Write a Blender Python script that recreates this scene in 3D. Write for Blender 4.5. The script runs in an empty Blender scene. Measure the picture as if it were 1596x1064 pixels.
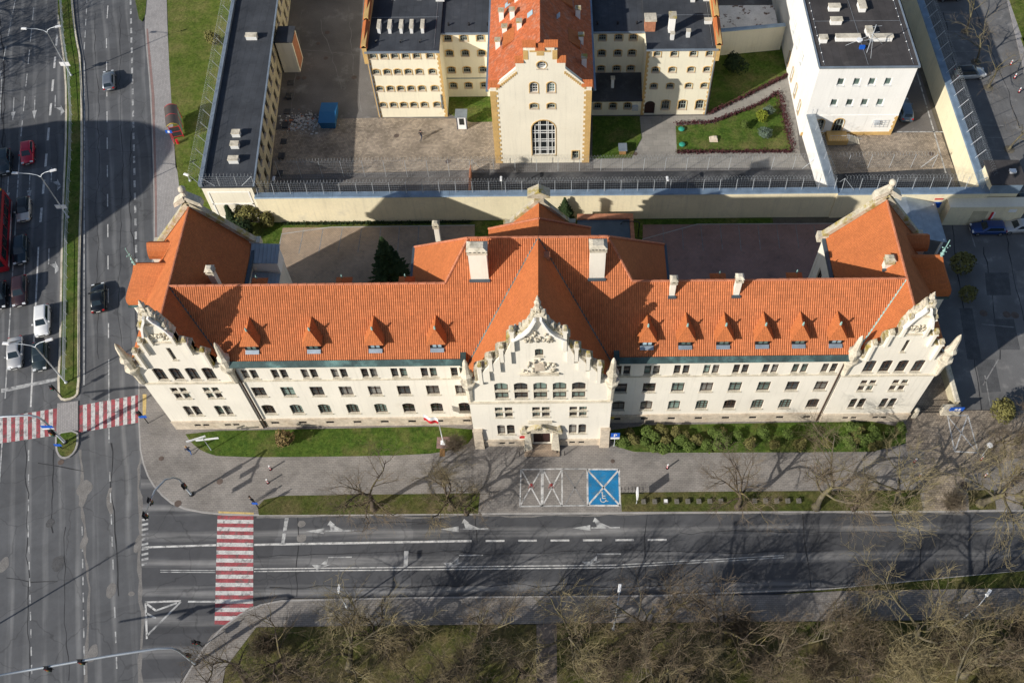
import bpy, bmesh, math, random
from mathutils import Vector, Matrix
from mathutils.geometry import tessellate_polygon
random.seed(7)
sc = bpy.context.scene
COL = sc.collection
R = math.radians

# ------------------------------------------------------------------ camera
F, PX, PY, H = 1474.0, 870.0, 532.0, 98.0
TH = math.atan(F/943.0); PSI = R(0.73)
CX, CY = 1.2385, -51.3603
cam = bpy.data.cameras.new('camera'); cam.sensor_fit = 'HORIZONTAL'; cam.sensor_width = 36
cam.lens = 36*F/1596; cam.shift_x = -(PX-798)/1596; cam.clip_start = 1; cam.clip_end = 2000
camo = bpy.data.objects.new('camera', cam); COL.objects.link(camo)
camo.location = (CX, CY, H); camo.rotation_euler = (math.pi/2-TH, 0, -PSI)
sc.camera = camo
# ------------------------------------------------------------------ sky and sun
SUN_EL, SUN_AZ = R(27.5), R(35.5)           # light travels towards +X turned 35.5 degrees to +Y
w = bpy.data.worlds.new('World'); sc.world = w; w.use_nodes = True
nt = w.node_tree; bg = nt.nodes['Background']
sky = nt.nodes.new('ShaderNodeTexSky'); sky.sky_type = 'NISHITA'; sky.sun_disc = False
sky.sun_elevation = SUN_EL; sky.sun_rotation = R(234.5); sky.altitude = 100
nt.links.new(sky.outputs[0], bg.inputs[0]); bg.inputs[1].default_value = 0.1
sun = bpy.data.lights.new('sun', 'SUN'); sun.energy = 5.0; sun.angle = R(0.53); sun.color = (1, .95, .87)
suno = bpy.data.objects.new('sun', sun); COL.objects.link(suno)
suno.rotation_euler = Vector((math.cos(SUN_EL)*math.cos(SUN_AZ), math.cos(SUN_EL)*math.sin(SUN_AZ), -math.sin(SUN_EL))).to_track_quat('-Z', 'Y').to_euler()
sc.view_settings.view_transform = 'Standard'; sc.view_settings.look = 'None'
sc.view_settings.exposure = 0.1; sc.view_settings.gamma = 1

# ------------------------------------------------------------------ survey helper: where a sight line meets height z
_ct, _st, _cp, _sp = math.cos(TH), math.sin(TH), math.cos(PSI), math.sin(PSI)
_fw = Vector((_sp*_ct, _cp*_ct, -_st)); _rt = Vector((_cp, -_sp, 0)); _up = Vector((_sp*_st, _cp*_st, _ct))
def G(px, py, z=0.0):
    d = _fw + _rt*((px-PX)/F) - _up*((py-PY)/F)
    t = (z-H)/d.z
    return Vector((CX+d.x*t, CY+d.y*t, z))
def GP(lst, z=0.0): return [G(x, y, z) for x, y in lst]

# ------------------------------------------------------------------ materials
MATS = {}
def _nodes(name):
    m = bpy.data.materials.new(name); m.use_nodes = True
    return m, m.node_tree, m.node_tree.nodes['Principled BSDF']
def N(nt, t, **kw):
    n = nt.nodes.new(t)
    for k, v in kw.items(): setattr(n, k, v)
    return n
def mat(name, col, rough=.85, var=.15, scale=1.2, fine=.1, fscale=14, bump=.0, metal=0.0, tint=None, spec=.3, stretch=None, streak=0):
    """Procedural: base colour with broad and fine noise, optional tint patches and bump."""
    m, nt, b = _nodes(name); L = nt.links.new
    tc = N(nt, 'ShaderNodeTexCoord'); src = tc.outputs['Object']
    if stretch:
        mp = N(nt, 'ShaderNodeMapping'); mp.inputs['Scale'].default_value = stretch; L(src, mp.inputs[0]); src = mp.outputs[0]
    n1 = N(nt, 'ShaderNodeTexNoise'); n1.inputs['Scale'].default_value = scale; n1.inputs['Detail'].default_value = 5; L(src, n1.inputs[0])
    n2 = N(nt, 'ShaderNodeTexNoise'); n2.inputs['Scale'].default_value = fscale; n2.inputs['Detail'].default_value = 3; L(src, n2.inputs[0])
    r1 = N(nt, 'ShaderNodeMapRange'); r1.inputs[1].default_value = .3; r1.inputs[2].default_value = .7; r1.inputs[3].default_value = 1-var; r1.inputs[4].default_value = 1+var; L(n1.outputs[0], r1.inputs[0])
    r2 = N(nt, 'ShaderNodeMapRange'); r2.inputs[1].default_value = .25; r2.inputs[2].default_value = .75; r2.inputs[3].default_value = 1-fine; r2.inputs[4].default_value = 1+fine; L(n2.outputs[0], r2.inputs[0])
    mu = N(nt, 'ShaderNodeMath', operation='MULTIPLY'); L(r1.outputs[0], mu.inputs[0]); L(r2.outputs[0], mu.inputs[1])
    base = N(nt, 'ShaderNodeRGB'); base.outputs[0].default_value = (*col, 1); cs = base.outputs[0]
    if tint:
        n3 = N(nt, 'ShaderNodeTexNoise'); n3.inputs['Scale'].default_value = tint[1]; n3.inputs['Detail'].default_value = 6; n3.inputs['Roughness'].default_value = .65; L(src, n3.inputs[0])
        rr = N(nt, 'ShaderNodeMapRange'); rr.inputs[1].default_value = tint[2]; rr.inputs[2].default_value = tint[3]; L(n3.outputs[0], rr.inputs[0])
        mx = N(nt, 'ShaderNodeMix', data_type='RGBA'); L(rr.outputs[0], mx.inputs[0]); L(cs, mx.inputs[6]); mx.inputs[7].default_value = (*tint[0], 1); cs = mx.outputs[2]
    if streak:
        sm = N(nt, 'ShaderNodeMapping'); sm.inputs['Scale'].default_value = (2.6, 2.6, .14); L(tc.outputs['Object'], sm.inputs[0])
        n4 = N(nt, 'ShaderNodeTexNoise'); n4.inputs['Scale'].default_value = 1.0; n4.inputs['Detail'].default_value = 6; n4.inputs['Roughness'].default_value = .7; L(sm.outputs[0], n4.inputs[0])
        r4 = N(nt, 'ShaderNodeMapRange'); r4.inputs[1].default_value = .52; r4.inputs[2].default_value = .78; r4.inputs[4].default_value = streak; L(n4.outputs[0], r4.inputs[0])
        m4 = N(nt, 'ShaderNodeMix', data_type='RGBA'); L(r4.outputs[0], m4.inputs[0]); L(cs, m4.inputs[6]); m4.inputs[7].default_value = (.36, .33, .27, 1); cs = m4.outputs[2]
    vm = N(nt, 'ShaderNodeVectorMath', operation='SCALE'); L(cs, vm.inputs[0]); L(mu.outputs[0], vm.inputs['Scale'])
    L(vm.outputs[0], b.inputs['Base Color'])
    b.inputs['Roughness'].default_value = rough; b.inputs['Metallic'].default_value = metal; b.inputs['Specular IOR Level'].default_value = spec
    if bump:
        bp = N(nt, 'ShaderNodeBump'); bp.inputs['Strength'].default_value = bump; bp.inputs['Distance'].default_value = .08; L(n2.outputs[0], bp.inputs['Height']); L(bp.outputs[0], b.inputs['Normal'])
    MATS[name] = m
    return m
def flat(name, col, rough=.5, metal=0, spec=.5, coat=0):
    m = mat(name, col, rough, .04, 2, .03, 20, metal=metal, spec=spec)
    if coat: m.node_tree.nodes['Principled BSDF'].inputs['Coat Weight'].default_value = coat
    return m

def road_mat(name, col, wear, period, offset, angle):
    """Asphalt with lighter worn strips running along the lanes, patches and cracks."""
    m, nt, b = _nodes(name); L = nt.links.new
    tc = N(nt, 'ShaderNodeTexCoord')
    mp = N(nt, 'ShaderNodeMapping'); mp.inputs['Rotation'].default_value = (0, 0, angle); L(tc.outputs['Object'], mp.inputs[0])
    sp = N(nt, 'ShaderNodeSeparateXYZ'); L(mp.outputs[0], sp.inputs[0])
    wob = N(nt, 'ShaderNodeTexNoise'); wob.inputs['Scale'].default_value = .06; L(mp.outputs[0], wob.inputs[0])
    a1 = N(nt, 'ShaderNodeMath', operation='MULTIPLY_ADD'); a1.inputs[1].default_value = 1.4; L(wob.outputs[0], a1.inputs[0]); L(sp.outputs[1], a1.inputs[2])
    a2 = N(nt, 'ShaderNodeMath', operation='MULTIPLY_ADD'); a2.inputs[1].default_value = 2*math.pi/period; a2.inputs[2].default_value = offset; L(a1.outputs[0], a2.inputs[0])
    si = N(nt, 'ShaderNodeMath', operation='SINE'); L(a2.outputs[0], si.inputs[0])
    mr = N(nt, 'ShaderNodeMapRange'); mr.inputs[1].default_value = .1; mr.inputs[2].default_value = 1; L(si.outputs[0], mr.inputs[0])
    st = N(nt, 'ShaderNodeMapping'); st.inputs['Scale'].default_value = (.05, .9, 1); L(mp.outputs[0], st.inputs[0])
    sn = N(nt, 'ShaderNodeTexNoise'); sn.inputs['Scale'].default_value = 1.6; sn.inputs['Detail'].default_value = 6; L(st.outputs[0], sn.inputs[0])
    sm = N(nt, 'ShaderNodeMapRange'); sm.inputs[1].default_value = .35; sm.inputs[2].default_value = .7; L(sn.outputs[0], sm.inputs[0])
    mu = N(nt, 'ShaderNodeMath', operation='MULTIPLY'); L(mr.outputs[0], mu.inputs[0]); L(sm.outputs[0], mu.inputs[1])
    mx = N(nt, 'ShaderNodeMix', data_type='RGBA'); L(mu.outputs[0], mx.inputs[0]); mx.inputs[6].default_value = (*col, 1); mx.inputs[7].default_value = (*wear, 1)
    # repair patches: rectangular cells with different age
    bk = N(nt, 'ShaderNodeTexVoronoi', distance='CHEBYCHEV'); bk.inputs['Scale'].default_value = .11; bk.inputs['Randomness'].default_value = .9; L(mp.outputs[0], bk.inputs[0])
    sv = N(nt, 'ShaderNodeSeparateColor'); L(bk.outputs['Color'], sv.inputs[0])
    pr = N(nt, 'ShaderNodeMapRange'); pr.inputs[3].default_value = .86; pr.inputs[4].default_value = 1.12; L(sv.outputs[0], pr.inputs[0])
    nz = N(nt, 'ShaderNodeTexNoise'); nz.inputs['Scale'].default_value = .35; nz.inputs['Detail'].default_value = 8; nz.inputs['Roughness'].default_value = .7; L(tc.outputs['Object'], nz.inputs[0])
    zr = N(nt, 'ShaderNodeMapRange'); zr.inputs[1].default_value = .3; zr.inputs[2].default_value = .7; zr.inputs[3].default_value = .82; zr.inputs[4].default_value = 1.18; L(nz.outputs[0], zr.inputs[0])
    # cracks
    cv = N(nt, 'ShaderNodeTexVoronoi', feature='DISTANCE_TO_EDGE'); cv.inputs['Scale'].default_value = .16
    wn = N(nt, 'ShaderNodeTexNoise'); wn.inputs['Scale'].default_value = .8; L(tc.outputs['Object'], wn.inputs[0])
    va = N(nt, 'ShaderNodeVectorMath', operation='ADD'); L(mp.outputs[0], va.inputs[0]); L(wn.outputs['Color'], va.inputs[1]); L(va.outputs[0], cv.inputs[0])
    cr = N(nt, 'ShaderNodeMapRange'); cr.inputs[1].default_value = 0; cr.inputs[2].default_value = .012; cr.inputs[3].default_value = .72; cr.inputs[4].default_value = 1; L(cv.outputs[0], cr.inputs[0])
    m1 = N(nt, 'ShaderNodeMath', operation='MULTIPLY'); L(pr.outputs[0], m1.inputs[0]); L(zr.outputs[0], m1.inputs[1])
    m2 = N(nt, 'ShaderNodeMath', operation='MULTIPLY'); L(m1.outputs[0], m2.inputs[0]); L(cr.outputs[0], m2.inputs[1])
    vm = N(nt, 'ShaderNodeVectorMath', operation='SCALE'); L(mx.outputs[2], vm.inputs[0]); L(m2.outputs[0], vm.inputs['Scale'])
    L(vm.outputs[0], b.inputs['Base Color']); b.inputs['Roughness'].default_value = .9; b.inputs['Specular IOR Level'].default_value = .2
    MATS[name] = m

def paver_mat(name, c1, c2, mortar, bw, bh, scale=1.0, var=.2, rot=0, dirt=(.1, .09, .08)):
    m, nt, b = _nodes(name); L = nt.links.new
    tc = N(nt, 'ShaderNodeTexCoord')
    mp = N(nt, 'ShaderNodeMapping'); mp.inputs['Rotation'].default_value = (0, 0, rot); L(tc.outputs['Object'], mp.inputs[0])
    bk = N(nt, 'ShaderNodeTexBrick'); bk.inputs['Color1'].default_value = (*c1, 1); bk.inputs['Color2'].default_value = (*c2, 1); bk.inputs['Mortar'].default_value = (*mortar, 1)
    bk.inputs['Scale'].default_value = scale; bk.inputs['Brick Width'].default_value = bw; bk.inputs['Row Height'].default_value = bh; bk.inputs['Mortar Size'].default_value = .012; bk.inputs['Bias'].default_value = -.1
    L(mp.outputs[0], bk.inputs[0])
    nz = N(nt, 'ShaderNodeTexNoise'); nz.inputs['Scale'].default_value = .28; nz.inputs['Detail'].default_value = 8; nz.inputs['Roughness'].default_value = .68; L(tc.outputs['Object'], nz.inputs[0])
    zr = N(nt, 'ShaderNodeMapRange'); zr.inputs[1].default_value = .3; zr.inputs[2].default_value = .7; zr.inputs[3].default_value = 1-var; zr.inputs[4].default_value = 1+var; L(nz.outputs[0], zr.inputs[0])
    n3 = N(nt, 'ShaderNodeTexNoise'); n3.inputs['Scale'].default_value = .7; n3.inputs['Detail'].default_value = 9; n3.inputs['Roughness'].default_value = .75; L(tc.outputs['Object'], n3.inputs[0])
    rr = N(nt, 'ShaderNodeMapRange'); rr.inputs[1].default_value = .56; rr.inputs[2].default_value = .72; rr.inputs[4].default_value = .6; L(n3.outputs[0], rr.inputs[0])
    mx = N(nt, 'ShaderNodeMix', data_type='RGBA'); L(rr.outputs[0], mx.inputs[0]); L(bk.outputs[0], mx.inputs[6]); mx.inputs[7].default_value = (*dirt, 1)
    vm = N(nt, 'ShaderNodeVectorMath', operation='SCALE'); L(mx.outputs[2], vm.inputs[0]); L(zr.outputs[0], vm.inputs['Scale'])
    L(vm.outputs[0], b.inputs['Base Color']); b.inputs['Roughness'].default_value = .9; b.inputs['Specular IOR Level'].default_value = .2
    MATS[name] = m

def grass_mat(name, c1, c2, c3, lo=.45, hi=.62):
    m, nt, b = _nodes(name); L = nt.links.new
    tc = N(nt, 'ShaderNodeTexCoord'); s = tc.outputs['Object']
    a = N(nt, 'ShaderNodeTexNoise'); a.inputs['Scale'].default_value = 1.1; a.inputs['Detail'].default_value = 9; a.inputs['Roughness'].default_value = .75; L(s, a.inputs[0])
    ra = N(nt, 'ShaderNodeMapRange'); ra.inputs[1].default_value = .32; ra.inputs[2].default_value = .68; L(a.outputs[0], ra.inputs[0])
    mx = N(nt, 'ShaderNodeMix', data_type='RGBA'); L(ra.outputs[0], mx.inputs[0]); mx.inputs[6].default_value = (*c1, 1); mx.inputs[7].default_value = (*c2, 1)
    c = N(nt, 'ShaderNodeTexNoise'); c.inputs['Scale'].default_value = .22; c.inputs['Detail'].default_value = 8; c.inputs['Roughness'].default_value = .7; L(s, c.inputs[0])
    rc = N(nt, 'ShaderNodeMapRange'); rc.inputs[1].default_value = lo; rc.inputs[2].default_value = hi; rc.inputs[4].default_value = .85; L(c.outputs[0], rc.inputs[0])
    m2 = N(nt, 'ShaderNodeMix', data_type='RGBA'); L(rc.outputs[0], m2.inputs[0]); L(mx.outputs[2], m2.inputs[6]); m2.inputs[7].default_value = (*c3, 1)
    d = N(nt, 'ShaderNodeTexNoise'); d.inputs['Scale'].default_value = 3.6; d.inputs['Detail'].default_value = 7; d.inputs['Roughness'].default_value = .8; L(s, d.inputs[0])
    rd = N(nt, 'ShaderNodeMapRange'); rd.inputs[1].default_value = .3; rd.inputs[2].default_value = .7; rd.inputs[3].default_value = .42; rd.inputs[4].default_value = 1.6; L(d.outputs[0], rd.inputs[0])
    vm = N(nt, 'ShaderNodeVectorMath', operation='SCALE'); L(m2.outputs[2], vm.inputs[0]); L(rd.outputs[0], vm.inputs['Scale'])
    L(vm.outputs[0], b.inputs['Base Color']); b.inputs['Roughness'].default_value = 1; b.inputs['Specular IOR Level'].default_value = .05
    bp = N(nt, 'ShaderNodeBump'); bp.inputs['Strength'].default_value = .9; bp.inputs['Distance'].default_value = .16; L(d.outputs[0], bp.inputs['Height']); L(bp.outputs[0], b.inputs['Normal'])
    MATS[name] = m

def tile_mat(name, col, var=.22, tw=.22, th=.36, old=None, oldlo=.55, oldhi=.75, groove=.8):
    """Clay tiles on UV metres: every tile its own shade, darker channels between columns, streaks and moss."""
    m, nt, b = _nodes(name); L = nt.links.new
    uv = N(nt, 'ShaderNodeUVMap'); uv.uv_map = 'UVMap'
    dv = N(nt, 'ShaderNodeVectorMath', operation='DIVIDE'); dv.inputs[1].default_value = (tw, th, 1); L(uv.outputs[0], dv.inputs[0])
    fl = N(nt, 'ShaderNodeVectorMath', operation='FLOOR'); L(dv.outputs[0], fl.inputs[0])
    wn = N(nt, 'ShaderNodeTexWhiteNoise', noise_dimensions='2D'); L(fl.outputs[0], wn.inputs[0])
    r = N(nt, 'ShaderNodeMapRange'); r.inputs[3].default_value = 1-var; r.inputs[4].default_value = 1+var; L(wn.outputs[0], r.inputs[0])
    fr = N(nt, 'ShaderNodeVectorMath', operation='FRACTION'); L(dv.outputs[0], fr.inputs[0])
    sp = N(nt, 'ShaderNodeSeparateXYZ'); L(fr.outputs[0], sp.inputs[0])
    tc = N(nt, 'ShaderNodeTexCoord')
    n1 = N(nt, 'ShaderNodeTexNoise'); n1.inputs['Scale'].default_value = .5; n1.inputs['Detail'].default_value = 7; n1.inputs['Roughness'].default_value = .7; L(tc.outputs['Object'], n1.inputs[0])
    r1 = N(nt, 'ShaderNodeMapRange'); r1.inputs[1].default_value = .3; r1.inputs[2].default_value = .7; r1.inputs[3].default_value = .91; r1.inputs[4].default_value = 1.09; L(n1.outputs[0], r1.inputs[0])
    g1 = N(nt, 'ShaderNodeMath', operation='ABSOLUTE'); g0 = N(nt, 'ShaderNodeMath', operation='SUBTRACT'); g0.inputs[1].default_value = .5; L(sp.outputs[0], g0.inputs[0]); L(g0.outputs[0], g1.inputs[0])
    g2 = N(nt, 'ShaderNodeMapRange'); g2.inputs[1].default_value = .3; g2.inputs[2].default_value = .46; g2.inputs[3].default_value = 1; g2.inputs[4].default_value = groove; L(g1.outputs[0], g2.inputs[0])  # colour gets darker towards the channel between tile columns
    m0 = N(nt, 'ShaderNodeMath', operation='MULTIPLY'); L(r.outputs[0], m0.inputs[0]); L(g2.outputs[0], m0.inputs[1])
    mu = N(nt, 'ShaderNodeMath', operation='MULTIPLY'); L(m0.outputs[0], mu.inputs[0]); L(r1.outputs[0], mu.inputs[1])
    base = N(nt, 'ShaderNodeRGB'); base.outputs[0].default_value = (*col, 1); cs = base.outputs[0]
    if old:
        n2 = N(nt, 'ShaderNodeTexNoise'); n2.inputs['Scale'].default_value = .9; n2.inputs['Detail'].default_value = 8; n2.inputs['Roughness'].default_value = .75; L(tc.outputs['Object'], n2.inputs[0])
        ro = N(nt, 'ShaderNodeMapRange'); ro.inputs[1].default_value = oldlo; ro.inputs[2].default_value = oldhi; ro.inputs[4].default_value = .7; L(n2.outputs[0], ro.inputs[0])
        mo = N(nt, 'ShaderNodeMix', data_type='RGBA'); L(ro.outputs[0], mo.inputs[0]); L(cs, mo.inputs[6]); mo.inputs[7].default_value = (*old, 1); cs = mo.outputs[2]
    vm = N(nt, 'ShaderNodeVectorMath', operation='SCALE'); L(cs, vm.inputs[0]); L(mu.outputs[0], vm.inputs['Scale'])
    L(vm.outputs[0], b.inputs['Base Color']); b.inputs['Roughness'].default_value = .75; b.inputs['Specular IOR Level'].default_value = .25
    bp = N(nt, 'ShaderNodeBump'); bp.inputs['Strength'].default_value = .8; bp.inputs['Distance'].default_value = .05; bp.invert = True; L(sp.outputs[1], bp.inputs['Height']); L(bp.outputs[0], b.inputs['Normal'])
    MATS[name] = m

def glass_mat(name, col, rough=.08):
    m, nt, b = _nodes(name)
    tc = N(nt, 'ShaderNodeObjectInfo')
    r = N(nt, 'ShaderNodeMapRange'); r.inputs[3].default_value = .5; r.inputs[4].default_value = 1.6; nt.links.new(tc.outputs['Random'], r.inputs[0])
    vm = N(nt, 'ShaderNodeVectorMath', operation='SCALE'); vm.inputs[0].default_value = col; nt.links.new(r.outputs[0], vm.inputs['Scale'])
    nt.links.new(vm.outputs[0], b.inputs['Base Color']); b.inputs['Roughness'].default_value = rough; b.inputs['Specular IOR Level'].default_value = .6
    MATS[name] = m

road_mat('asphalt_side', (.105, .107, .112), (.2, .2, .2), 1.75, .6, R(-105.4))
road_mat('asphalt_front', (.08, .081, .086), (.27, .265, .26), 3.1, 1.9, 0)
mat('asphalt_old', (.145, .142, .14), .95, .22, .25, .12, 9, tint=((.22, .21, .2), .5, .55, .7))
mat('asphalt_yard', (.135, .125, .118), .95, .25, .2, .16, 7, tint=((.23, .22, .21), .35, .56, .72))
mat('asphalt_dark', (.06, .061, .065), .95, .3, .3, .12, 9, tint=((.13, .13, .13), .5, .5, .75))
mat('earth', (.12, .105, .08), 1, .3, .4, .2, 6)
paver_mat('paver_grey', (.265, .243, .222), (.22, .203, .187), (.125, .115, .105), .42, .21, 1, .28)
paver_mat('paver_light', (.36, .34, .33), (.3, .285, .28), (.18, .17, .165), .42, .21, 1, .12, R(75), dirt=(.2, .19, .18))
paver_mat('paver_brown', (.36, .275, .2), (.3, .235, .175), (.17, .135, .11), .3, .18, 1, .22)
paver_mat('paver_red', (.33, .2, .165), (.28, .18, .155), (.15, .11, .1), .3, .18, 1, .2)
paver_mat('paver_pink', (.3, .19, .17), (.25, .17, .155), (.16, .13, .12), .3, .18, 1, .2)
paver_mat('cobble', (.37, .305, .235), (.23, .19, .15), (.09, .075, .06), .3, .26, 1, .42, R(4), dirt=(.14, .12, .09))
paver_mat('concrete_path', (.3, .28, .25), (.26, .245, .22), (.16, .15, .14), 1.1, 1.1, 1, .2)
paver_mat('park_path', (.2, .165, .14), (.17, .145, .125), (.12, .1, .09), .3, .2, 1, .3)
mat('kerb', (.34, .325, .31), .9, .15, .8, .15, 8)
grass_mat('grass_lush', (.036, .075, .014), (.1, .15, .027), (.17, .15, .06), .47, .68)
grass_mat('grass_dry', (.062, .1, .018), (.125, .16, .032), (.19, .175, .065), .44, .66)
grass_mat('grass_park', (.055, .075, .018), (.13, .125, .04), (.16, .12, .065), .42, .64)
grass_mat('grass_verge', (.045, .065, .016), (.1, .11, .03), (.15, .115, .06), .44, .66)  # verge grass in its own slightly darker green and brown
mat('plaster_cream', (.775, .725, .625), .9, .05, .25, .03, 5, tint=((.66, .6, .5), .35, .6, .85), streak=.32)
mat('plaster_hall', (.8, .74, .6), .9, .05, .3, .03, 5, tint=((.7, .62, .46), .4, .6, .85), streak=.25)
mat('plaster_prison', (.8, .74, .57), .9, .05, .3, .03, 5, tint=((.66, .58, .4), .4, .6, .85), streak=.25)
mat('plaster_wall', (.78, .69, .48), .9, .08, .3, .05, 5, tint=((.55, .5, .38), .3, .55, .8), streak=.35)
mat('plaster_white', (.84, .82, .775), .9, .04, .3, .03, 5, tint=((.74, .69, .6), .4, .6, .85), streak=.25)
mat('plaster_dark', (.5, .44, .3), .95, .25, .6, .12, 6)  # darker plaster; on the workshop's yard wall it carries painted shade
mat('ochre', (.55, .36, .14), .9, .12, .8, .1, 8)
mat('stone', (.6, .54, .43), .95, .18, .8, .15, 6, bump=.5, tint=((.3, .27, .2), .9, .5, .72))
mat('stone_mossy', (.46, .41, .31), 1, .2, 1, .2, 6, bump=.6, tint=((.33, .26, .07), .9, .48, .62))
mat('stone_plinth', (.55, .47, .37), .95, .15, 1.2, .15, 5, tint=((.4, .31, .22), .7, .5, .75))
tile_mat('tiles', (.51, .165, .062), .13, old=(.36, .13, .065), oldlo=.6, oldhi=.85, groove=.5)
tile_mat('tiles_plain', (.5, .155, .05), .1, .18, .16, old=(.42, .12, .05))
tile_mat('tiles_hall', (.48, .13, .05), .2, .2, .3, old=(.42, .27, .2), oldlo=.5, oldhi=.7)
mat('ridge_tile', (.46, .17, .09), .8, .2, 2, .2, 9)
mat('copper', (.05, .085, .085), .6, .3, .9, .2, 7, tint=((.13, .23, .22), .5, .5, .72), metal=.2)
mat('copper_pale', (.25, .42, .38), .6, .2, 2, .15, 7)
mat('zinc', (.3, .35, .4), .45, .15, 1, .08, 8, metal=.5)
mat('zinc_blue', (.2, .27, .35), .5, .2, .8, .1, 8, metal=.3)
paver_mat('roof_felt', (.056, .061, .07), (.048, .053, .062), (.028, .03, .034), 9.0, 1.0, 1, .3, R(90), dirt=(.095, .1, .108))
paver_mat('roof_felt_brown', (.064, .058, .057), (.054, .05, .05), (.03, .028, .028), 9.0, 1.0, 1, .32, R(90), dirt=(.12, .112, .105))
mat('seam_metal', (.085, .115, .14), .45, .15, .8, .06, 8, metal=.3); mat('seam_pale', (.34, .38, .4), .45, .15, .8, .06, 8, metal=.3)
mat('brown_frame', (.06, .035, .025), .6, .1)
mat('white_frame', (.7, .7, .68), .5, .05)
mat('grille', (.34, .38, .34), .6, .1)
mat('dark_void', (.02, .019, .018), .9, .1)
glass_mat('glass_dark', (.03, .035, .038))
glass_mat('glass_green', (.12, .17, .15))
glass_mat('glass_sky', (.3, .4, .45)); glass_mat('glass_curtain', (.17, .165, .15), .25)
mat('brick_chimney', (.42, .18, .1), .9, .2, 2, .2, 9)
mat('steel', (.42, .45, .48), .4, .08, metal=.6)
mat('galv', (.52, .55, .58), .5, .08, metal=.35)
mat('wire', (.45, .48, .5), .5, .05, metal=.5)
mat('iron_black', (.018, .018, .02), .5, .1)
mat('paint_white', (.56, .55, .53), .8, .15, 1.2, .2, 6, tint=((.2, .2, .2), 1.7, .5, .66))
mat('paint_worn', (.45, .45, .44), .85, .2, 1.2, .25, 6, tint=((.15, .15, .155), 1.5, .47, .62))
mat('paint_faint', (.24, .235, .23), .85, .2, 1, .25, 6, tint=((.18, .172, .166), 1.6, .45, .6))
mat('paint_red', (.33, .075, .085), .85, .25, 1, .25, 6, tint=((.16, .1, .1), 1.6, .48, .64))
mat('paint_yellow', (.55, .4, .16), .85, .15, 1, .2, 6)
mat('paint_blue', (.012, .17, .37), .8, .2, .9, .15, 7, tint=((.06, .17, .27), 1.4, .5, .7))
flat('sign_blue', (.01, .1, .5), .5); flat('sign_white', (.8, .8, .8), .5); flat('sign_red', (.55, .02, .03), .5)
flat('barrier_red', (.28, .03, .03), .6); flat('sign_yellow', (.75, .55, .05), .5); flat('teal', (.02, .27, .19), .7); flat('shelter_red', (.5, .03, .04), .5)
flat('shelter_roof', (.09, .07, .06), .35); flat('skip_blue', (.012, .11, .26), .6); flat('door_dark', (.035, .012, .012), .6)
mat('wood', (.3, .17, .07), .8, .2, 2, .2, 12); mat('wood_dark', (.05, .03, .025), .7, .2)
mat('rubble', (.5, .48, .45), 1, .3, 3, .3, 9)
mat('bark', (.085, .066, .05), 1, .25, 1.5, .25, 9, tint=((.2, .17, .06), 1.2, .5, .68))
mat('bark_pale', (.125, .108, .075), 1, .3, 1.5, .25, 9, tint=((.17, .15, .055), 1.2, .48, .66))
mat('twig', (.16, .122, .08), 1, .25, 1, .2, 9); mat('twig_ochre', (.2, .16, .09), 1, .25, 1, .2, 9); mat('twig_grey', (.17, .135, .095), 1, .25, 1, .2, 9)
mat('twig_straw', (.25, .205, .11), 1, .3, 1, .2, 9); mat('leaf_green', (.1, .145, .03), .9, .3, 1.5, .25, 9); mat('leaf_olive', (.15, .14, .045), .9, .3, 1.5, .25, 9); mat('leaf_brown', (.17, .12, .05), .95, .3, 1.5, .25, 9)
mat('leaf_dark', (.022, .04, .014), .9, .3, 1.5, .25, 9); mat('leaf_needle', (.035, .06, .02), .9, .3, 1.2, .25, 9, tint=((.12, .12, .03), .5, .58, .75)); mat('leaf_yellow', (.16, .19, .02), .9, .3, 2, .25, 9)
mat('leaf_maroon', (.075, .025, .028), .95, .3, 2, .25, 9); mat('leaf_blue', (.11, .15, .11), .9, .3, 2, .25, 9)
flat('tyre', (.015, .015, .016), .9); flat('rim', (.35, .36, .38), .35, .7)
flat('car_glass', (.016, .026, .032), .05, 0, .8); flat('lamp_clear', (.7, .72, .74), .1); flat('lamp_red', (.4, .01, .01), .2); flat('plate', (.75, .75, .72), .5); flat('car_trim', (.02, .02, .022), .6)
for nme, c in dict(paint_grey=(.17, .19, .22), paint_crimson=(.5, .008, .03), paint_navy=(.012, .025, .035), paint_black=(.008, .009, .01), paint_brown=(.045, .022, .025), paint_pearl=(.78, .78, .77), paint_silver=(.5, .5, .5), paint_dkgrey=(.03, .045, .05), paint_beige=(.62, .56, .5), paint_royal=(.006, .04, .17), paint_slate=(.09, .15, .22)).items():
    flat('car_'+nme, c, .28, .25 if 'pearl' not in nme else 0, .5, .8)
flat('bus_red', (.3, .01, .02), .4); flat('bus_yellow', (.75, .55, .02), .4); flat('bus_black', (.012, .012, .014), .3); flat('bus_grey', (.45, .46, .47), .5)
flat('skin', (.55, .34, .25), .6); flat('hair_dark', (.03, .02, .015), .7); flat('cloth_blue', (.02, .1, .32), .9); flat('cloth_dark', (.015, .017, .022), .9); flat('cloth_navy', (.02, .03, .07), .9); flat('cloth_red', (.5, .05, .1), .9); flat('cloth_white', (.7, .7, .7), .9)
flat('hair_fair', (.3, .19, .09), .7); flat('lens_red', (.3, .01, .01), .3); flat('lens_green', (.02, .14, .08), .3); flat('lens_amber', (.4, .2, .02), .3)

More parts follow.
